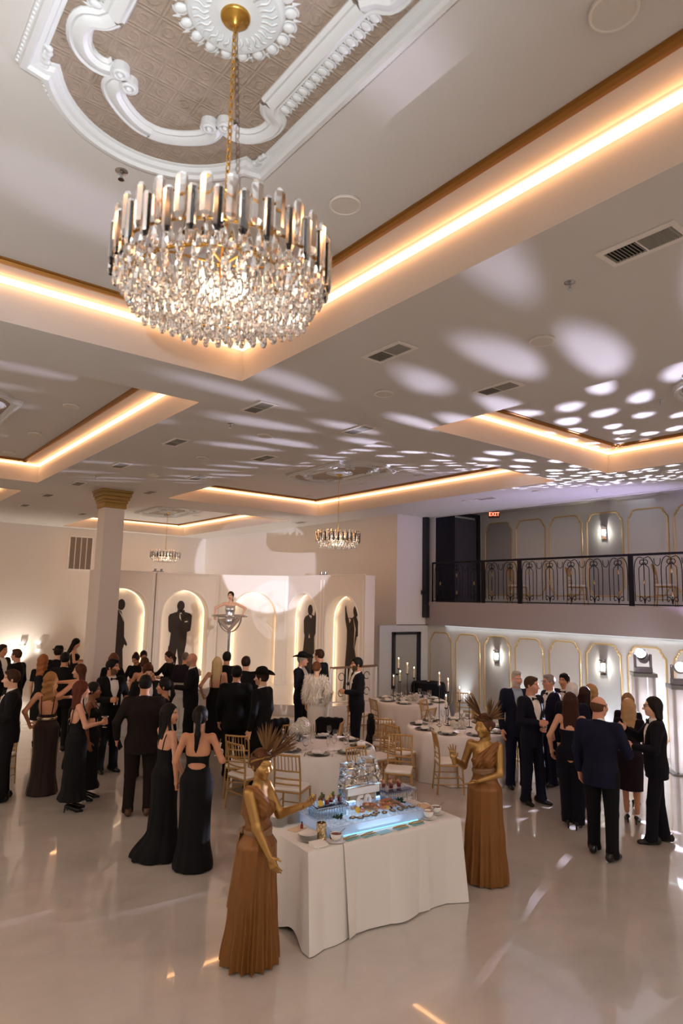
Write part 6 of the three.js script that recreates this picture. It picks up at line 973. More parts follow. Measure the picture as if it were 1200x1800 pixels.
{
  roundTable(8.25, 6.12, 0.8, 8, 'behind the ice display', 0.3, true);
  roundTable(8.15, 9.05, 0.9, 9, 'behind the right statue', 1.1, false);
  roundTable(10.9, 10.55, 0.8, 8, 'in front of the door', 2.2, false);
  bouquet(8.64, 6.0, 0.762, [[-0.11, 0.2, 0.02, 1.0], [0.03, 0.235, 0.02, 1.4], [0.09, 0.17, -0.05, 1.0]], 'white hydrangea bouquet on the nearest round table', 0.15);
  bouquet(8.1, 8.95, 0.762, [[-0.1, 0.065, 0.06, 0.75], [0.04, 0.068, 0.1, 0.8], [0.13, 0.062, 0, 0.7], [0.02, 0.062, -0.1, 0.7]], 'low white flowers around the candles behind the right statue', 0.05, false);
  bouquet(10.85, 10.5, 0.762, [[-0.1, 0.07, 0.06, 0.8], [0.04, 0.078, 0.1, 0.9], [0.14, 0.066, 0, 0.75]], 'low white flowers around the candles on the farthest round table', 0.05, false);
  const cw = (u, w, y, list, t) => list.forEach(([du, dw, H, n]) => candle(u + du, w + dw, y, H, `${n} of the tall candles in glass on the ${t}`, 'tall candles'));
  cw(10.95, 10.42, 0.762, [[0.12, -0.1, 0.93, 'tallest'], [-0.02, 0.04, 0.82, 'second tallest'], [-0.1, 0.17, 0.73, 'third tallest'], [0.0, -0.16, 0.66, 'fourth tallest'], [0.1, -0.26, 0.56, 'shortest']], 'farthest round table');
  cw(8.15, 9.0, 0.762, [[0.3, -0.12, 0.93, 'tallest'], [0.2, 0.0, 0.83, 'second tallest'], [-0.02, 0.06, 0.7, 'third tallest'], [-0.12, 0.2, 0.62, 'fourth tallest'], [0.34, 0.1, 0.52, 'shortest']], 'table behind the right statue');
  // chairs
  const G1 = 'gold chairs at the nearest round table', G2 = 'gold chairs behind the right statue', G3 = 'gold chairs at the farthest round table';
  chair(7.62, 5.22, 8.25, 6.12, 'gold bamboo chair with white cushion right behind the left statue', G1);
  chair(8.45, 4.98, 8.25, 6.12, 'gold bamboo chair left of the left statue, beside the woman with the cocktail', G1);
  chair(9.0, 5.2, 8.25, 6.12, 'gold bamboo chair half hidden beyond the chair left of the statue', G1);
  chair(7.2, 6.05, 8.25, 6.12, 'gold bamboo chair right behind the top of the ice sculpture', G1);
  chair(7.5, 6.95, 8.25, 6.12, 'gold bamboo chair turned sideways right of the ice sculpture', G1);
  chair(8.25, 7.25, 8.25, 6.12, 'gold bamboo chair with a dark bag on its back beside the bearded man', G1);
  const j1 = chair(9.1, 6.9, 8.25, 6.12, 'gold chair under a black jacket below the woman in feathers', G1); jacketOn(j1, 'black jacket over the chair below the woman in feathers');
  const j2 = chair(9.38, 6.2, 8.25, 6.12, 'gold chair under a black jacket behind the white bouquet', G1); jacketOn(j2, 'black jacket over the chair at the left of the bouquet');
  chair(7.5, 8.12, 8.15, 9.05, 'gold bamboo chair facing the right table, nearest the raised hand of the statue', G2);
  chair(8.3, 7.86, 8.15, 9.05, 'gold bamboo chair left of the right table, in front of the jacketed chair', G2);
  const j3 = chair(8.95, 8.02, 8.15, 9.05, 'gold bamboo chair with a black jacket left of the right table', G2); jacketOn(j3, 'black jacket hanging on the chair left of the right table');
  chair(7.55, 10.15, 8.15, 9.05, 'gold bamboo chair at the right end of the right table', G2);
  chair(9.35, 9.35, 8.15, 9.05, 'gold bamboo chair between the two tables with candles', G2);
  chair(8.9, 10.05, 8.15, 9.05, 'gold bamboo chair behind the candles of the right table', G2);
  chair(9.85, 10.15, 10.9, 10.55, 'gold bamboo chair in front of the farthest table', G3);
  chair(10.6, 9.5, 10.9, 10.55, 'gold bamboo chair at the left side of the farthest table', G3);
  chair(11.5, 9.6, 10.9, 10.55, 'gold bamboo chair behind the bearded man by the railing', G3);
  chair(10.2, 11.45, 10.9, 10.55, 'gold bamboo chair right of the farthest table below the panels', G3);
  chair(11.42, 2.35, 12.4, 1.6, 'gold bamboo chair cut by the left edge of the picture', 'gold chair at the left edge');
  for (const [u, w, t] of [[10.75, 14.2, 'left'], [9.2, 14.5, 'middle'], [6.95, 14.3, 'right']]) chair(u, w, u + 1.5, w + 0.5, `gold bamboo chair on the balcony, the ${t} one`, 'gold chairs on the balcony', BAL);
  // small dark cocktail table in the corner
  const ct = thing('cocktail_table', 'small round table under a black cloth in the corner by the door', 'table', at(12.5, 12.72, 0)); part('black_cloth', (() => { const g = cloth(0.42, 0.86, 0.4); return g; })(), fabric(0x0d0c14, 0.85), ct); part('pole', cyl(0.04, 0.04, 0.85, 12), M.steel, ct);
  const cb = thing('candle_bowl', 'small candle dish on the black cocktail table', 'candle', at(12.5, 12.72, 0.862)); part('dish', lathe([[0, 0.004], [0.06, 0.006], [0.07, 0.02], [0.066, 0.02], [0.05, 0.0], [0, 0]], 20), M.brass, cb); part('candle', cyl(0.025, 0.025, 0.03, 14, 0, 0.006, 0), std(0xf0e6d2, 0.6), cb);
  const up = thing('floor_uplight', 'small floor uplight washing the panels beside the candles', 'uplight', at(11.86, 13.2, 0)); part('housing', rbox(0.14, 0.1, 0.14, 0.015, 0, 0.05, 0), M.black, up); part('lens', cyl(0.045, 0.045, 0.006, 20, 0, 0.1, 0), glow([0.9, 0.95, 1], 12), up); spotLight([0.92, 0.96, 1], 5, at(11.86, 13.22, 0.12), at(11.86, 13.5, 2.6), 0.5, 0.9, 2);
  // bottle
  const b = thing('water_bottle', 'plastic water bottle on the nearest round table', 'bottle', at(8.62, 5.68, 0.762)); part('bottle', lathe([[0, 0], [0.03, 0], [0.032, 0.02], [0.032, 0.14], [0.012, 0.18], [0.012, 0.2], [0, 0.2]], 20), M.glass, b); part('label', cyl(0.0328, 0.0328, 0.05, 20, 0, 0.06, 0, true), std(0x4a7fb0, 0.5), b); part('cap', cyl(0.014, 0.014, 0.018, 14, 0, 0.2, 0), M.white, b);
  // bar flowers, drinks
  bouquet(13.2, 6.42, 1.071, [[-0.05, 0.26, 0, 0.6], [0.04, 0.28, 0.03, 0.7], [0, 0.33, -0.02, 0.55], [0.08, 0.22, 0, 0.5]], 'white flowers in a vase on the bar', 0.2);
  for (const [u, w, t] of [[14.1, 5.15, 'at the left end'], [13.9, 5.45, 'before the bartender with the bun'], [13.55, 5.9, 'at the middle']]) { const g = thing('highball_glass', `tall amber drink on the bar ${t}`, 'glass', at(u, w, 1.071)); for (const [n, gg, m] of glassKinds.tumbler()) part(n, gg, m, g); }
}

// ================================================================ the buffet with the ice display
{
  const bt = thing('buffet_table', 'long buffet table under white cloth carrying the ice display', 'table', at(5.22, 4.43, 0), -0.063);
  part('table_top', box(1.78, 0.03, 0.8, 0, 0.75, 0), std(0x8a6a4a, 0.6), bt); for (const x of [-0.8, 0.8]) for (const z of [-0.34, 0.34]) part('leg', cyl(0.02, 0.02, 0.735, 10, x, 0, z), M.steel, bt);
  // cloth: flat top, hanging sides with soft folds and a lifted corner
  const hw = 0.905, hd = 0.415, n = 260, per = [], rr = 0.03;
  for (let i = 0; i < n; i++) { let s = i / n * (4 * hw + 4 * hd), x, z, nx = 0, nz = 0; if (s < 2 * hw) { x = -hw + s; z = hd; nz = 1; } else if (s < 2 * hw + 2 * hd) { x = hw; z = hd - (s - 2 * hw); nx = 1; } else if (s < 4 * hw + 2 * hd) { x = hw - (s - 2 * hw - 2 * hd); z = -hd; nz = -1; } else { x = -hw; z = -hd + (s - 4 * hw - 2 * hd); nx = -1; } per.push([x, z, nx, nz, s]); }
  const pos = [], idx = [], rows = 22, y0 = 0.772;
  const cornerness = (x, z) => Math.exp(-((Math.abs(x) - hw) ** 2 + (Math.abs(z) - hd) ** 2) / 0.012);
  for (let r = 0; r <= rows + 2; r++) for (const [x, z, nx, nz, s] of per) {
    if (r === 0) { pos.push(x * 0.5, y0, z * 0.5); continue; } if (r === 1) { pos.push(x * 0.985, y0, z * 0.985); continue; }
    const t = (r - 2) / rows, c = cornerness(x, z), f = Math.pow(t, 0.9) * (0.034 * Math.sin(s * 7 + 0.6) + 0.026 * Math.pow(Math.abs(Math.sin(s * 8.5 + 2)), 0.6) + 0.02 * Math.sin(s * 3.1 + 1.2)) + 0.02 * t, cx = Math.sign(x) * c * (x < 0 ? 0.05 : 0.02) * t, cz = Math.sign(z) * c * (x < 0 ? 0.06 : 0.02) * t, lift = 0.005 + 0.06 * Math.exp(-((x + hw) ** 2 + (z - hd + 0.25) ** 2) / 0.02) * 1;
    pos.push(x + nx * f + cx, lerp(y0 - 0.004, lift, t), z + nz * f + cz);
  }
  for (let r = 0; r < rows + 2; r++) for (let i = 0; i < n; i++) { const a = r * n + i, b = r * n + (i + 1) % n; idx.push(a, a + n, b, b, a + n, b + n); }
  const top = pos.length / 3; pos.push(0, y0, 0); for (let i = 0; i < n; i++) idx.push(top, i, (i + 1) % n);
  const cg = new THREE.BufferGeometry(); cg.setAttribute('position', new THREE.Float32BufferAttribute(pos, 3)); cg.setIndex(idx); 
  solo('buffet_tablecloth', toCreasedNormals(cg, 1.1), M.linen, 'white floor length cloth on the buffet table', 'tablecloth', at(5.22, 4.43, 0), -0.063);
  { // second cloth laid over the middle of the front
    const gp = [], gi = [], nx = 90, ny = 30, x0 = -0.54, x1 = 0.44, L = hd * 0.3 + y0;
    for (let j = 0; j <= ny; j++) for (let i = 0; i <= nx; i++) { const x = lerp(x0, x1, i / nx), d = j / ny * L, e = Math.min(1, Math.min(i, nx - i) / 6); if (d < hd * 0.3) gp.push(x, y0 + 0.004, hd * 0.7 + d + 0.012); else { const t = (d - hd * 0.3) / y0, s = x + hw, f = Math.pow(t, 0.9) * (0.034 * Math.sin(s * 7 + 0.6) + 0.026 * Math.pow(Math.abs(Math.sin(s * 8.5 + 2)), 0.6) + 0.02 * Math.sin(s * 3.1 + 1.2)) + 0.02 * t; gp.push(x + 0.03 * (1 - e) * t, Math.max(0.006, y0 + 0.002 - (d - hd * 0.3) * 0.985), hd + 0.013 + f + 0.018 * t * (0.5 + 0.5 * Math.sin(x * 13 + 1))); } }
    for (let j = 0; j < ny; j++) for (let i = 0; i < nx; i++) { const a = j * (nx + 1) + i, b = a + nx + 1; gi.push(a, b, a + 1, b, b + 1, a + 1); }
    const g = new THREE.BufferGeometry(); g.setAttribute('position', new THREE.Float32BufferAttribute(gp, 3)); g.setIndex(gi); g.computeVertexNormals();
    solo('buffet_overlay_cloth', g, M.linen, 'second white cloth hanging over the middle of the buffet front', 'tablecloth', at(5.22, 4.43, 0), -0.063);
  }
  // local placement on the table
  const base = bt.matrixWorld; bt.updateMatrixWorld(true);
  const on = (x, z, y = 0.774) => bt.localToWorld(V3(x, y, z)).toArray(), ry0 = -0.063;
  // illuminated tray
  const tr = thing('lit_display_tray', 'wide glowing acrylic tray filled with crushed ice', 'display tray', on(0, -0.05), ry0);
  const acr = phys(0xe8f2ff, 0.25, { transmission: 0.55, thickness: 0, ior: 1.45 });
  part('front_wall', box(1.14, 0.085, 0.012, 0, 0.043, 0.295), acr, tr); part('back_wall', box(1.14, 0.085, 0.012, 0, 0.043, -0.295), acr, tr); part('side_wall', box(0.012, 0.085, 0.58, -0.565, 0.043, 0), acr, tr); part('side_wall', box(0.012, 0.085, 0.58, 0.565, 0.043, 0), acr, tr);
  part('light_panel', box(1.1, 0.012, 0.56, 0, 0.012, 0), glow([0.55, 0.76, 1.0], 0.65), tr, 'glowing blue-white panel');
  part('front_led_strip', box(0.9, 0.008, 0.008, 0.02, 0.006, 0.31), glow([0.25, 0.7, 1.0], 1.5), tr, 'blue light strip');
  rectLight([0.3, 0.7, 1.0], 3, 0.9, 0.02, on(0.02, 0.275, 0.79), on(0.02, 0.6, 0.76)); rectLight([0.55, 0.8, 1.0], 1.6, 1.05, 0.5, on(0, -0.05, 0.80), on(0.001, -0.05, 2));
  const iceBed = new THREE.PlaneGeometry(1.1, 0.56, 90, 46).rotateX(-PI / 2), ip = iceBed.attributes.position; for (let i = 0; i < ip.count; i++) ip.setY(i, 0.072 + 0.016 * n2(ip.getX(i) * 22, ip.getZ(i) * 22) + 0.01 * n2(ip.getX(i) * 60, ip.getZ(i) * 60) + 0.02 * Math.exp(-(((ip.getX(i) - 0.1) / 0.3) ** 2) - ((ip.getZ(i) + 0.02) / 0.1) ** 2)); iceBed.computeVertexNormals();
  const ib = part('crushed_ice', iceBed, phys(0xeaf4ff, 0.35, { transmission: 0.5, thickness: 0 }), tr, 'bed of crushed ice'); ib.userData.kind = 'stuff';
  // ice sculpture
  const ic = thing('ice_sculpture', 'clear carved ice sculpture with the number 60 on its front', 'ice sculpture', on(0.09, -0.21, 0.85), ry0);
  part('block', rbox(0.44, 0.21, 0.14, 0.012, 0, 0.105, 0, 3), M.ice, ic);
  part('snow_band', rbox(0.40, 0.07, 0.006, 0.002, 0, 0.165, 0.073), M.snow, ic, 'frosted white band');
  const font = await new FontLoader().loadAsync('fonts/droid/droid_sans_bold.typeface.json');
  const num = ch => { const t = new TextGeometry(ch, { font, size: 0.115, depth: 0.012, curveSegments: 6, bevelEnabled: true, bevelSize: 0.004, bevelThickness: 0.003, bevelSegments: 2 }); t.computeBoundingBox(); return t.translate(-(t.boundingBox.max.x + t.boundingBox.min.x) / 2, 0, 0); };
  part('numeral', num('6').translate(-0.055, 0.006, 0.074), M.snow, ic, 'frosted numeral 6'); part('numeral', num('0').translate(0.045, 0.006, 0.074), M.snow, ic, 'frosted numeral 0');
  const chunk = (a, b, c, s) => { const g = new THREE.BoxGeometry(a, b, c, 2, 2, 2).toNonIndexed(), p = g.attributes.position; for (let i = 0; i < p.count; i++) { const x = p.getX(i), y = p.getY(i), z = p.getZ(i), k = n3(x * 31 + s, y * 31, z * 31) * 0.018; p.setXYZ(i, x + k, y + n3(y * 29, x * 33 + s, z * 7) * 0.014, z + n3(z * 37, s, x * 21) * 0.016); } g.computeVertexNormals(); return g; };
  const ck = [[-0.15, 0.255, 0.14, 0.09], [0.0, 0.255, 0.14, 0.09], [0.14, 0.258, 0.13, 0.095], [-0.14, 0.335, 0.15, 0.08], [0.01, 0.335, 0.12, 0.08], [0.13, 0.345, 0.14, 0.085], [-0.13, 0.405, 0.16, 0.065], [0.09, 0.425, 0.17, 0.075]];
  ck.forEach(([x, y, a, b], i) => part('carved_chunk', chunk(a, b, 0.12, i * 3.3).translate(x, y, 0), M.ice, ic));
  for (const [x, y] of [[-0.24, 0.23], [0.25, 0.245], [0.22, 0.31]]) part('ice_knob', new THREE.IcosahedronGeometry(0.035, 1).toNonIndexed().translate(x, y, 0.01), M.ice, ic);
  // fluted ice risers
  const riser = (x, z, w, d, h, label) => { const g = thing('ice_riser', label, 'ice block', on(x, z, 0.845), ry0); part('slab', rbox(w, 0.03, d, 0.008, 0, h - 0.015, 0), M.ice, g); part('core', rbox(w - 0.05, h - 0.03, d - 0.05, 0.01, 0, (h - 0.03) / 2, 0), M.ice, g); const fl = cyl(0.012, 0.012, h - 0.02, 8); const nx = Math.round(w / 0.03), nz = Math.round(d / 0.03); for (let i = 0; i <= nx; i++) for (const s of [-1, 1]) part('flute', fl, M.ice, g).position.set(-w / 2 + 0.012 + i * (w - 0.024) / nx, 0, s * (d / 2 - 0.012)); for (let i = 1; i < nz; i++) for (const s of [-1, 1]) part('flute', fl, M.ice, g).position.set(s * (w / 2 - 0.012), 0, -d / 2 + 0.012 + i * (d - 0.024) / nz); };
  riser(-0.36, -0.13, 0.36, 0.24, 0.12, 'fluted ice riser at the left carrying red shots');
  riser(0.56, -0.2, 0.4, 0.22, 0.12, 'fluted ice riser at the right carrying red shots');
  const shotParts = [['cup', lathe([[0, 0.002], [0.022, 0.002], [0.0275, 0.058], [0.028, 0.058], [0.0225, 0], [0, 0]], 16), M.pane, null], ['sauce', lathe([[0, 0.005], [0.0215, 0.005], [0.0262, 0.046], [0, 0.046]], 16), phys(0x7a1a12, 0.3), 'dark red cocktail sauce'], ['garnish', nets([prim.cap([-0.012, 0.045, 0], [0.0, 0.07, 0.01], 0.009, 0.008, 0.01), prim.cap([0.0, 0.07, 0.01], [0.018, 0.066, 0.012], 0.008, 0.005, 0.01), prim.ell([0.008, 0.055, -0.012], [0.012, 0.008, 0.01], 0.01)], 0.004), std(0xc9a07a, 0.5), null]];
  const pinkG = std(0xc8937c, 0.5), yel = std(0xd9c46a, 0.5), grn = std(0x4f6b35, 0.6);
  const shot = (x, z, y, label, gm, grp) => { const g = thing('shooter_cup', label, 'cup', on(x, z, y), R(0, 6), grp); shotParts.forEach(([n, gg, m, l], i) => part(n, gg, i === 2 ? gm : m, g, l || undefined)); };
  [[-0.49, -0.2], [-0.43, -0.14], [-0.37, -0.2], [-0.33, -0.11], [-0.27, -0.17], [-0.24, -0.09], [-0.40, -0.07]].forEach(([x, z], i) => shot(x, z, 0.966, 'red shooter cup with garnish on the left ice riser', i % 3 ? grn : yel, 'shooter cups on the left riser'));
  [[0.43, -0.25], [0.49, -0.2], [0.54, -0.26], [0.6, -0.2]].forEach(([x, z]) => shot(x, z, 0.966, 'red shooter cup with shrimp on the right ice riser', pinkG, 'shooter cups on the right riser'));
  // seafood
  const oysG = nets([prim.ell([0, 0.006, 0], [0.042, 0.012, 0.028], 0.005), { op: 'sub', k: 0.004, f: (x, y, z) => Math.hypot(x / 0.034, (y - 0.016) / 0.012, z / 0.021) * 0.012 - 0.012 }], 0.004, (x, y, z) => 0.002 * Math.sin(x * 200 + z * 90)), meat = new THREE.SphereGeometry(0.02, 12, 8).scale(1.15, 0.35, 0.7).translate(0, 0.008, 0);
  for (const [i, [x, z]] of [[-0.22, 0.13], [-0.16, 0.17], [-0.08, 0.15], [0.0, 0.17], [0.06, 0.13], [0.14, 0.16], [0.25, 0.15], [0.34, 0.16], [0.42, 0.13], [0.5, 0.15]].entries()) { const g = thing('oyster', `open oyster on the crushed ice, number ${['one', 'two', 'three', 'four', 'five', 'six', 'seven', 'eight', 'nine', 'ten'][i]} from the left`, 'oyster', on(x, z - 0.02, 0.862), R(0, 6), 'oysters along the tray front'); part('shell', oysG, std(0x6d6255, 0.6), g); part('flesh', meat, phys(0xcabfae, 0.25), g); }
  const shrimpG = new THREE.TorusGeometry(0.026, 0.0105, 8, 18, PI * 1.35).rotateX(PI / 2), clawG = nets([prim.ell([0, 0.015, 0], [0.05, 0.018, 0.022], 0.01), prim.cap([0.03, 0.015, 0.008], [0.085, 0.02, 0.018], 0.012, 0.005, 0.01), prim.cap([0.03, 0.015, -0.008], [0.08, 0.02, -0.012], 0.01, 0.004, 0.01)], 0.005);
  for (let i = 0; i < 26; i++) { const x = -0.1 + 0.48 * rng(), z = -0.1 + 0.18 * rng(), m = solo('shrimp', shrimpG, i % 3 ? pinkG : std(0xcdb29c, 0.5), 'pink cooked shrimp heaped on the ice below the sculpture', 'shrimp', on(x, z, 0.868 + 0.02 * Math.exp(-(((x - 0.12) / 0.2) ** 2)) + R(0, 0.012)), R(0, 6), 'shrimp heap'); m.rotation.x = R(-0.5, 0.5); m.rotation.z = R(-0.5, 0.5); }
  for (let i = 0; i < 10; i++) { const x = -0.05 + 0.45 * rng(), z = -0.08 + 0.14 * rng(), m = solo('crab_claw', clawG, std(i % 2 ? 0xb06a48 : 0x8a6a52, 0.45), 'crab claw lying in the seafood heap', 'crab claw', on(x, z, 0.885 + R(0, 0.01)), R(0, 6), 'crab claws'); m.rotation.z = R(-0.4, 0.4); }
  const lemG = cyl(0.03, 0.03, 0.008, 20); for (const [i, [x, z]] of [[-0.1, 0.02], [0.02, 0.05], [0.3, 0.0], [-0.47, -0.08], [0.22, 0.07]].entries()) { const m = solo('lemon_slice', lemG, std(0xe3c04a, 0.5), 'yellow lemon slice tucked into the seafood', 'lemon slice', on(x, z, 0.892 + (i === 3 ? 0.09 : 0)), R(0, 6), 'lemon slices'); m.rotation.x = 1.1; }
  const leafG = blade2(0.05, 0.018); const gr = [[-0.37, 0.06, 'at the left'], [0.46, -0.04, 'at the right']];
  for (const [x, z, t] of gr) { const g = thing('parsley_bunch', `dark green herb bunch on the ice ${t}`, 'herbs', on(x, z, 0.862), 0); for (let i = 0; i < 22; i++) { const l = part('leaf', leafG, std(i % 2 ? 0x1f3a20 : 0x2c4a26, 0.6), g); l.position.set(R(-0.05, 0.05), R(0.0, 0.02), R(-0.03, 0.03)); l.rotation.set(R(0.3, 1.3), R(0, 6), 0); } }
  function blade2(L, w) { const s = new THREE.Shape(); s.moveTo(0, 0); s.quadraticCurveTo(-w, L * 0.5, 0, L); s.quadraticCurveTo(w, L * 0.5, 0, 0); return extrude(s, 0.002); }
  // glass plates with tongs along the front
  const tongG = merge([tube([[-0.09, 0.012, -0.006], [-0.02, 0.016, -0.012], [0.08, 0.01, -0.02]], 0.005, 12, 6), tube([[-0.09, 0.012, 0.0], [-0.02, 0.012, 0.008], [0.08, 0.01, 0.012]], 0.005, 12, 6)]);
  const teal = phys(0xb4e2e6, 0.06, { transmission: 0.45, thickness: 0, ior: 1.5 });
  [[-0.4, 0.345], [-0.22, 0.36], [-0.04, 0.365], [0.17, 0.36], [0.38, 0.34]].forEach(([x, z], i) => { const o = ['first', 'second', 'third', 'fourth', 'fifth'][i]; solo('glass_plate', rbox(0.16, 0.007, 0.085, 0.003, 0, 0.0035, 0), teal, `square teal glass plate along the buffet front, ${o} from the left`, 'plate', on(x, z), ry0 + 0.15, 'glass plates along the buffet front'); if (i !== 2) solo('tongs', tongG, M.gold, `gold tongs on the ${o} glass plate`, 'tongs', on(x, z, 0.78), ry0 + R(-0.1, 0.25), 'gold tongs'); });
  // plates, cups, napkins
  const pl = lathe([[0, 0.006], [0.06, 0.006], [0.085, 0.014], [0.087, 0.011], [0.06, 0.0], [0, 0]], 28);
  for (const [x, z, n, t] of [[-0.79, -0.32, 9, 'at the far left edge'], [-0.65, -0.34, 12, 'behind the statue arm'], [-0.76, 0.17, 6, 'at the front left']]) for (let k = 0; k < n; k++) solo('side_plate', pl, phys(0xf1efec, 0.2, { clearcoat: 0.5 }), `white plate, ${k ? 'number ' + ['two', 'three', 'four', 'five', 'six', 'seven', 'eight', 'nine', 'ten', 'eleven', 'twelve'][k - 1] + ' from the bottom' : 'lowest'} of the stack ${t}`, 'plate', on(x, z, 0.774 + k * 0.0098), 0, 'stacked white plates, ' + t);
  const cupG = lathe([[0, 0.004], [0.03, 0.004], [0.05, 0.03], [0.055, 0.062], [0.052, 0.062], [0.046, 0.03], [0.028, 0.008], [0, 0.008]], 28), porc = phys(0xf3f1ee, 0.2, { clearcoat: 0.5 });
  for (const [x, z, c, t] of [[-0.56, 0.33, 0x6a1f12, 'at the front left with red sauce'], [0.6, 0.27, 0xd9b48a, 'at the right with pale sauce'], [0.77, 0.2, 0x7a2c1c, 'at the right corner with red sauce']]) { solo('saucer', pl, porc, `white saucer ${t.replace(/ with.*/, '')} under a sauce cup`, 'saucer', on(x, z), 0, 'saucers'); const g = thing('sauce_cup', `white sauce cup ${t}`, 'cup', on(x, z, 0.785), 0); part('cup', cupG, porc, g); part('sauce', cyl(0.047, 0.047, 0.004, 24, 0, 0.048, 0), std(c, 0.35), g); part('spoon', bar([0.01, 0.04, 0], [0.09, 0.095, 0.02], 0.004), M.steel, g); }
  for (const [x, z, t] of [[-0.76, 0.34, 'front left corner'], [0.78, -0.02, 'right end']]) for (let k = 0; k < 3; k++) solo('paper_napkin', rbox(0.14, 0.01, 0.12, 0.003, 0, 0.005, 0), std(0xf2efe9, 0.9), `white paper napkin piled at the ${t} of the buffet`, 'napkin', on(x + R(-0.01, 0.01), z + R(-0.01, 0.01), 0.774 + k * 0.0105), ry0 + R(-0.3, 0.3), 'paper napkins, ' + t);
  const fo = thing('foil_vase', 'crinkled gold foil vase at the front left of the buffet', 'vase', on(-0.635, 0.2)); part('foil', (() => { const g = new THREE.CylinderGeometry(0.042, 0.046, 0.14, 22, 8, true).toNonIndexed().translate(0, 0.07, 0), p = g.attributes.position; for (let i = 0; i < p.count; i++) { const k = 1 + 0.16 * n3(p.getX(i) * 60, p.getY(i) * 22, p.getZ(i) * 60); p.setX(i, p.getX(i) * k); p.setZ(i, p.getZ(i) * k); } g.computeVertexNormals(); return g; })(), std(0xd9c7a0, 0.22, 1), fo); part('base', cyl(0.04, 0.04, 0.005, 20), M.brass, fo);
  solo('serving_card', rbox(0.16, 0.008, 0.1, 0.003, 0, 0.004, 0), std(0xe2c8a8, 0.8), 'kraft serving card on the left of the buffet', 'card', on(-0.7, -0.12), 0.2);
  solo('serving_card', rbox(0.2, 0.05, 0.12, 0.006, 0, 0.025, 0), std(0xd9b894, 0.8), 'kraft paper box at the right end of the buffet', 'box', on(0.7, 0.06), 0.1);
  const so = (x, z, t) => { const g = thing('sauce_bottle', `tiny red sauce bottle ${t}`, 'bottle', on(x, z), 0); part('bottle', lathe([[0, 0], [0.014, 0], [0.014, 0.04], [0.006, 0.055], [0, 0.055]], 14), phys(0x7a1a12, 0.2, { clearcoat: 0.6 }), g); part('cap', cyl(0.007, 0.007, 0.014, 12, 0, 0.054, 0), M.black, g); }; so(-0.66, -0.1, 'on the serving card'); so(-0.565, 0.26, 'beside the foil vase');
  const rk = thing('card_holder', 'small bronze ring card holder at the right end of the buffet', 'card holder', on(0.6, 0.12)); part('ring', new THREE.TorusGeometry(0.016, 0.003, 6, 18).translate(0, 0.085, 0), M.brass, rk); part('stem', cyl(0.003, 0.003, 0.07, 8), M.brass, rk); part('foot', cyl(0.025, 0.02, 0.008, 16), M.brass, rk);
}

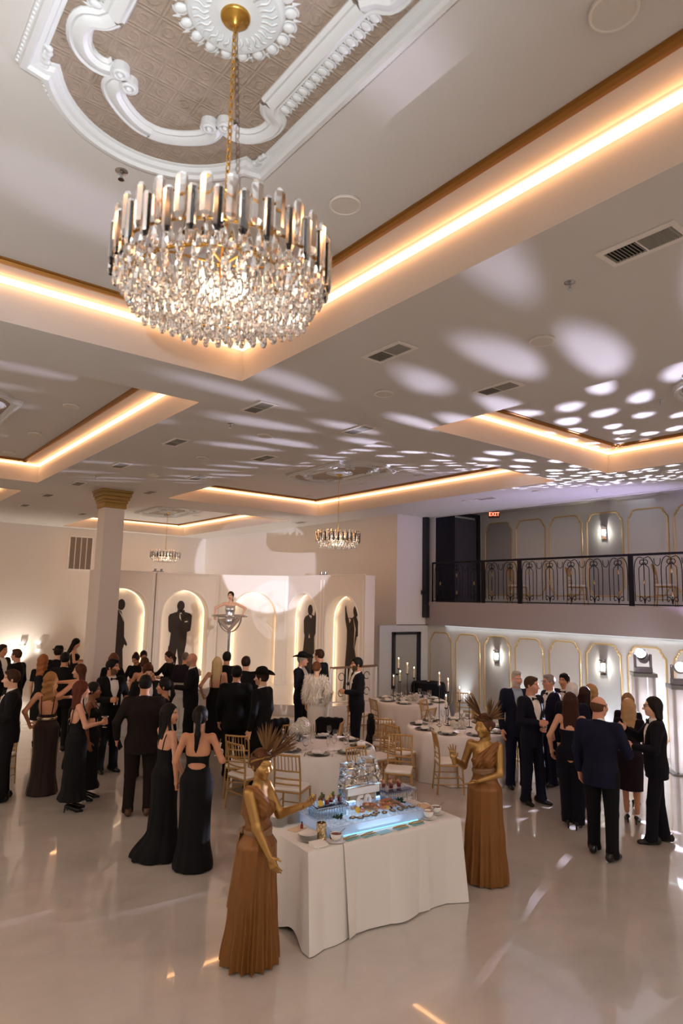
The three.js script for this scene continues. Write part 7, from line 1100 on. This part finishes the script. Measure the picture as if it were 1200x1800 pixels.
// ---------------------------------------------------------------- lamps outside the view
{
  const f = thing('camera_flash', 'small flash lamp beside the camera', 'flash', at(-0.06, -0.22, 3.12), PI - 0.66);
  part('housing', rbox(0.09, 0.06, 0.06, 0.008, 0, 0, 0), M.black, f); part('window', box(0.07, 0.045, 0.004, 0, 0, 0.033), glow([1, 0.98, 0.95], 3), f);
  spotLight([0.9, 0.95, 1], LIT.flash, at(0.0, -0.18, 3.12), at(2.2, -0.9, 5.7), 1.02, 1.0, 0.4);
  for (const [n, pos, tgt, k, ang, l] of [['follow_spot', at(-0.9, 2.5, 3.25), at(20.7, 12.2, 4.15), LIT.follow, 0.078, 'follow spot on a stand right of the viewer'], ['follow_spot', at(6.0, -3.9, 2.75), at(15.9, 9.75, 2.62), LIT.followLeft, 0.05, 'follow spot on a stand at the left of the hall']]) {
    const t = thing(n, l, 'spotlight', [pos[0], 0, pos[2]]); part('stand', cyl(0.02, 0.02, pos[1] - 0.2, 10), M.black, t); part('foot', cyl(0.35, 0.3, 0.03, 20), M.black, t);
    const h = new THREE.Group(); h.name = 'lamp_head'; h.position.set(0, pos[1], 0); t.add(h); t.updateMatrixWorld(true); h.lookAt(V3(...tgt)); part('barrel', cyl(0.1, 0.1, 0.5, 24).rotateX(PI / 2).translate(0, 0, -0.52), M.black, h); part('lens', cyl(0.09, 0.09, 0.006, 24).rotateX(PI / 2).translate(0, 0, -0.02), glow([0.92, 0.92, 1], 6), h);
    spotLight([0.86, 0.86, 1], k, pos, tgt, ang, 0.06, 1.2);
  }
  // flat panel lamps in the ceiling of the aisle left of the view and behind the viewer
  for (const [u, w, t] of [[-2.7, 0.5, 'behind the viewer, left'], [-2.7, 5, 'behind the viewer, middle'], [-2.7, 9.5, 'behind the viewer, right'], [2.5, -4, 'in the left aisle, nearest'], [7.5, -4, 'in the left aisle, second'], [12.5, -4, 'in the left aisle, third'], [17.5, -4, 'in the left aisle, farthest']]) {
    const p = thing('panel_light', `flat ceiling panel lamp ${t}`, 'ceiling light', at(u, w, CE - 0.012), 0, 'flat panel lamps outside the view'); part('frame', box(1.3, 0.02, 0.7), M.white, p); part('diffuser', box(1.2, 0.01, 0.6, 0, -0.012, 0), glow([1, 0.9, 0.78], 2), p);
    rectLight([1, 0.92, 0.82], LIT.panel, 1.2, 0.6, at(u, w, CE - 0.035), at(u + 0.001, w, 0));
  }
  for (const [u, t] of [[9.9, 'behind the right statue'], [8.0, 'behind the man in the tuxedo'], [6.9, 'behind the truss tower']]) { const g = thing('floor_uplight', `small floor uplight at the panelled wall ${t}`, 'uplight', at(u, 13.1, 0)); part('housing', rbox(0.14, 0.1, 0.14, 0.015, 0, 0.05, 0), M.black, g); part('lens', cyl(0.045, 0.045, 0.006, 20, 0, 0.1, 0), glow([0.9, 0.95, 1], 4), g); spotLight([0.86, 0.93, 1], 5, at(u, 13.05, 0.12), at(u, 13.5, 1.6), 1.0, 1.0, 2); }
  { const t = thing('stage_wash_light', 'par lamp hung above and behind the viewer washing the stage', 'stage light', at(-1.5, 5.5, 5.0)); part('barrel', cyl(0.1, 0.1, 0.3, 20, 0, -0.1, 0), M.black, t); part('hanger', cyl(0.012, 0.012, 0.32, 8, 0, 0, 0), M.black, t); part('lens', cyl(0.09, 0.09, 0.006, 20, 0, -0.11, 0), glow([1, 0.93, 0.84], 4), t); spotLight([1, 0.93, 0.85], LIT.par, at(-1.45, 5.5, 4.86), at(16.6, 9.2, 2.0), 0.19, 0.9, 3); }
  // event uplights on the floor behind the backdrop and along the far wall
  for (const [u, w, a, b, t] of [[24.3, 0.6, 24.75, 0.6, 'at the far wall, left'], [24.3, 5.3, 24.75, 5.3, 'at the far wall behind the guests'], [24.3, 8.7, 24.75, 8.7, 'at the far wall behind the backdrop'], [24.3, 10.2, 24.75, 10.2, 'in the far corner behind the backdrop'], [20.5, 11.8, 20.5, 12.2, 'at the side wall, farthest'], [17.2, 11.75, 17.2, 12.2, 'at the side wall, middle']]) {
    const g = thing('floor_uplight', `small floor uplight ${t}`, 'uplight', at(u, w, 0)); part('housing', rbox(0.16, 0.12, 0.16, 0.015, 0, 0.06, 0), M.black, g); part('lens', cyl(0.05, 0.05, 0.006, 20, 0, 0.12, 0), glow([1, 0.85, 0.68], 4), g); spotLight([1, 0.88, 0.74], LIT.uplight, at(u, w, 0.15), at(a, b, 4.2), 0.9, 1.0, 2);
  }
}

renderer.render(scene, camera);
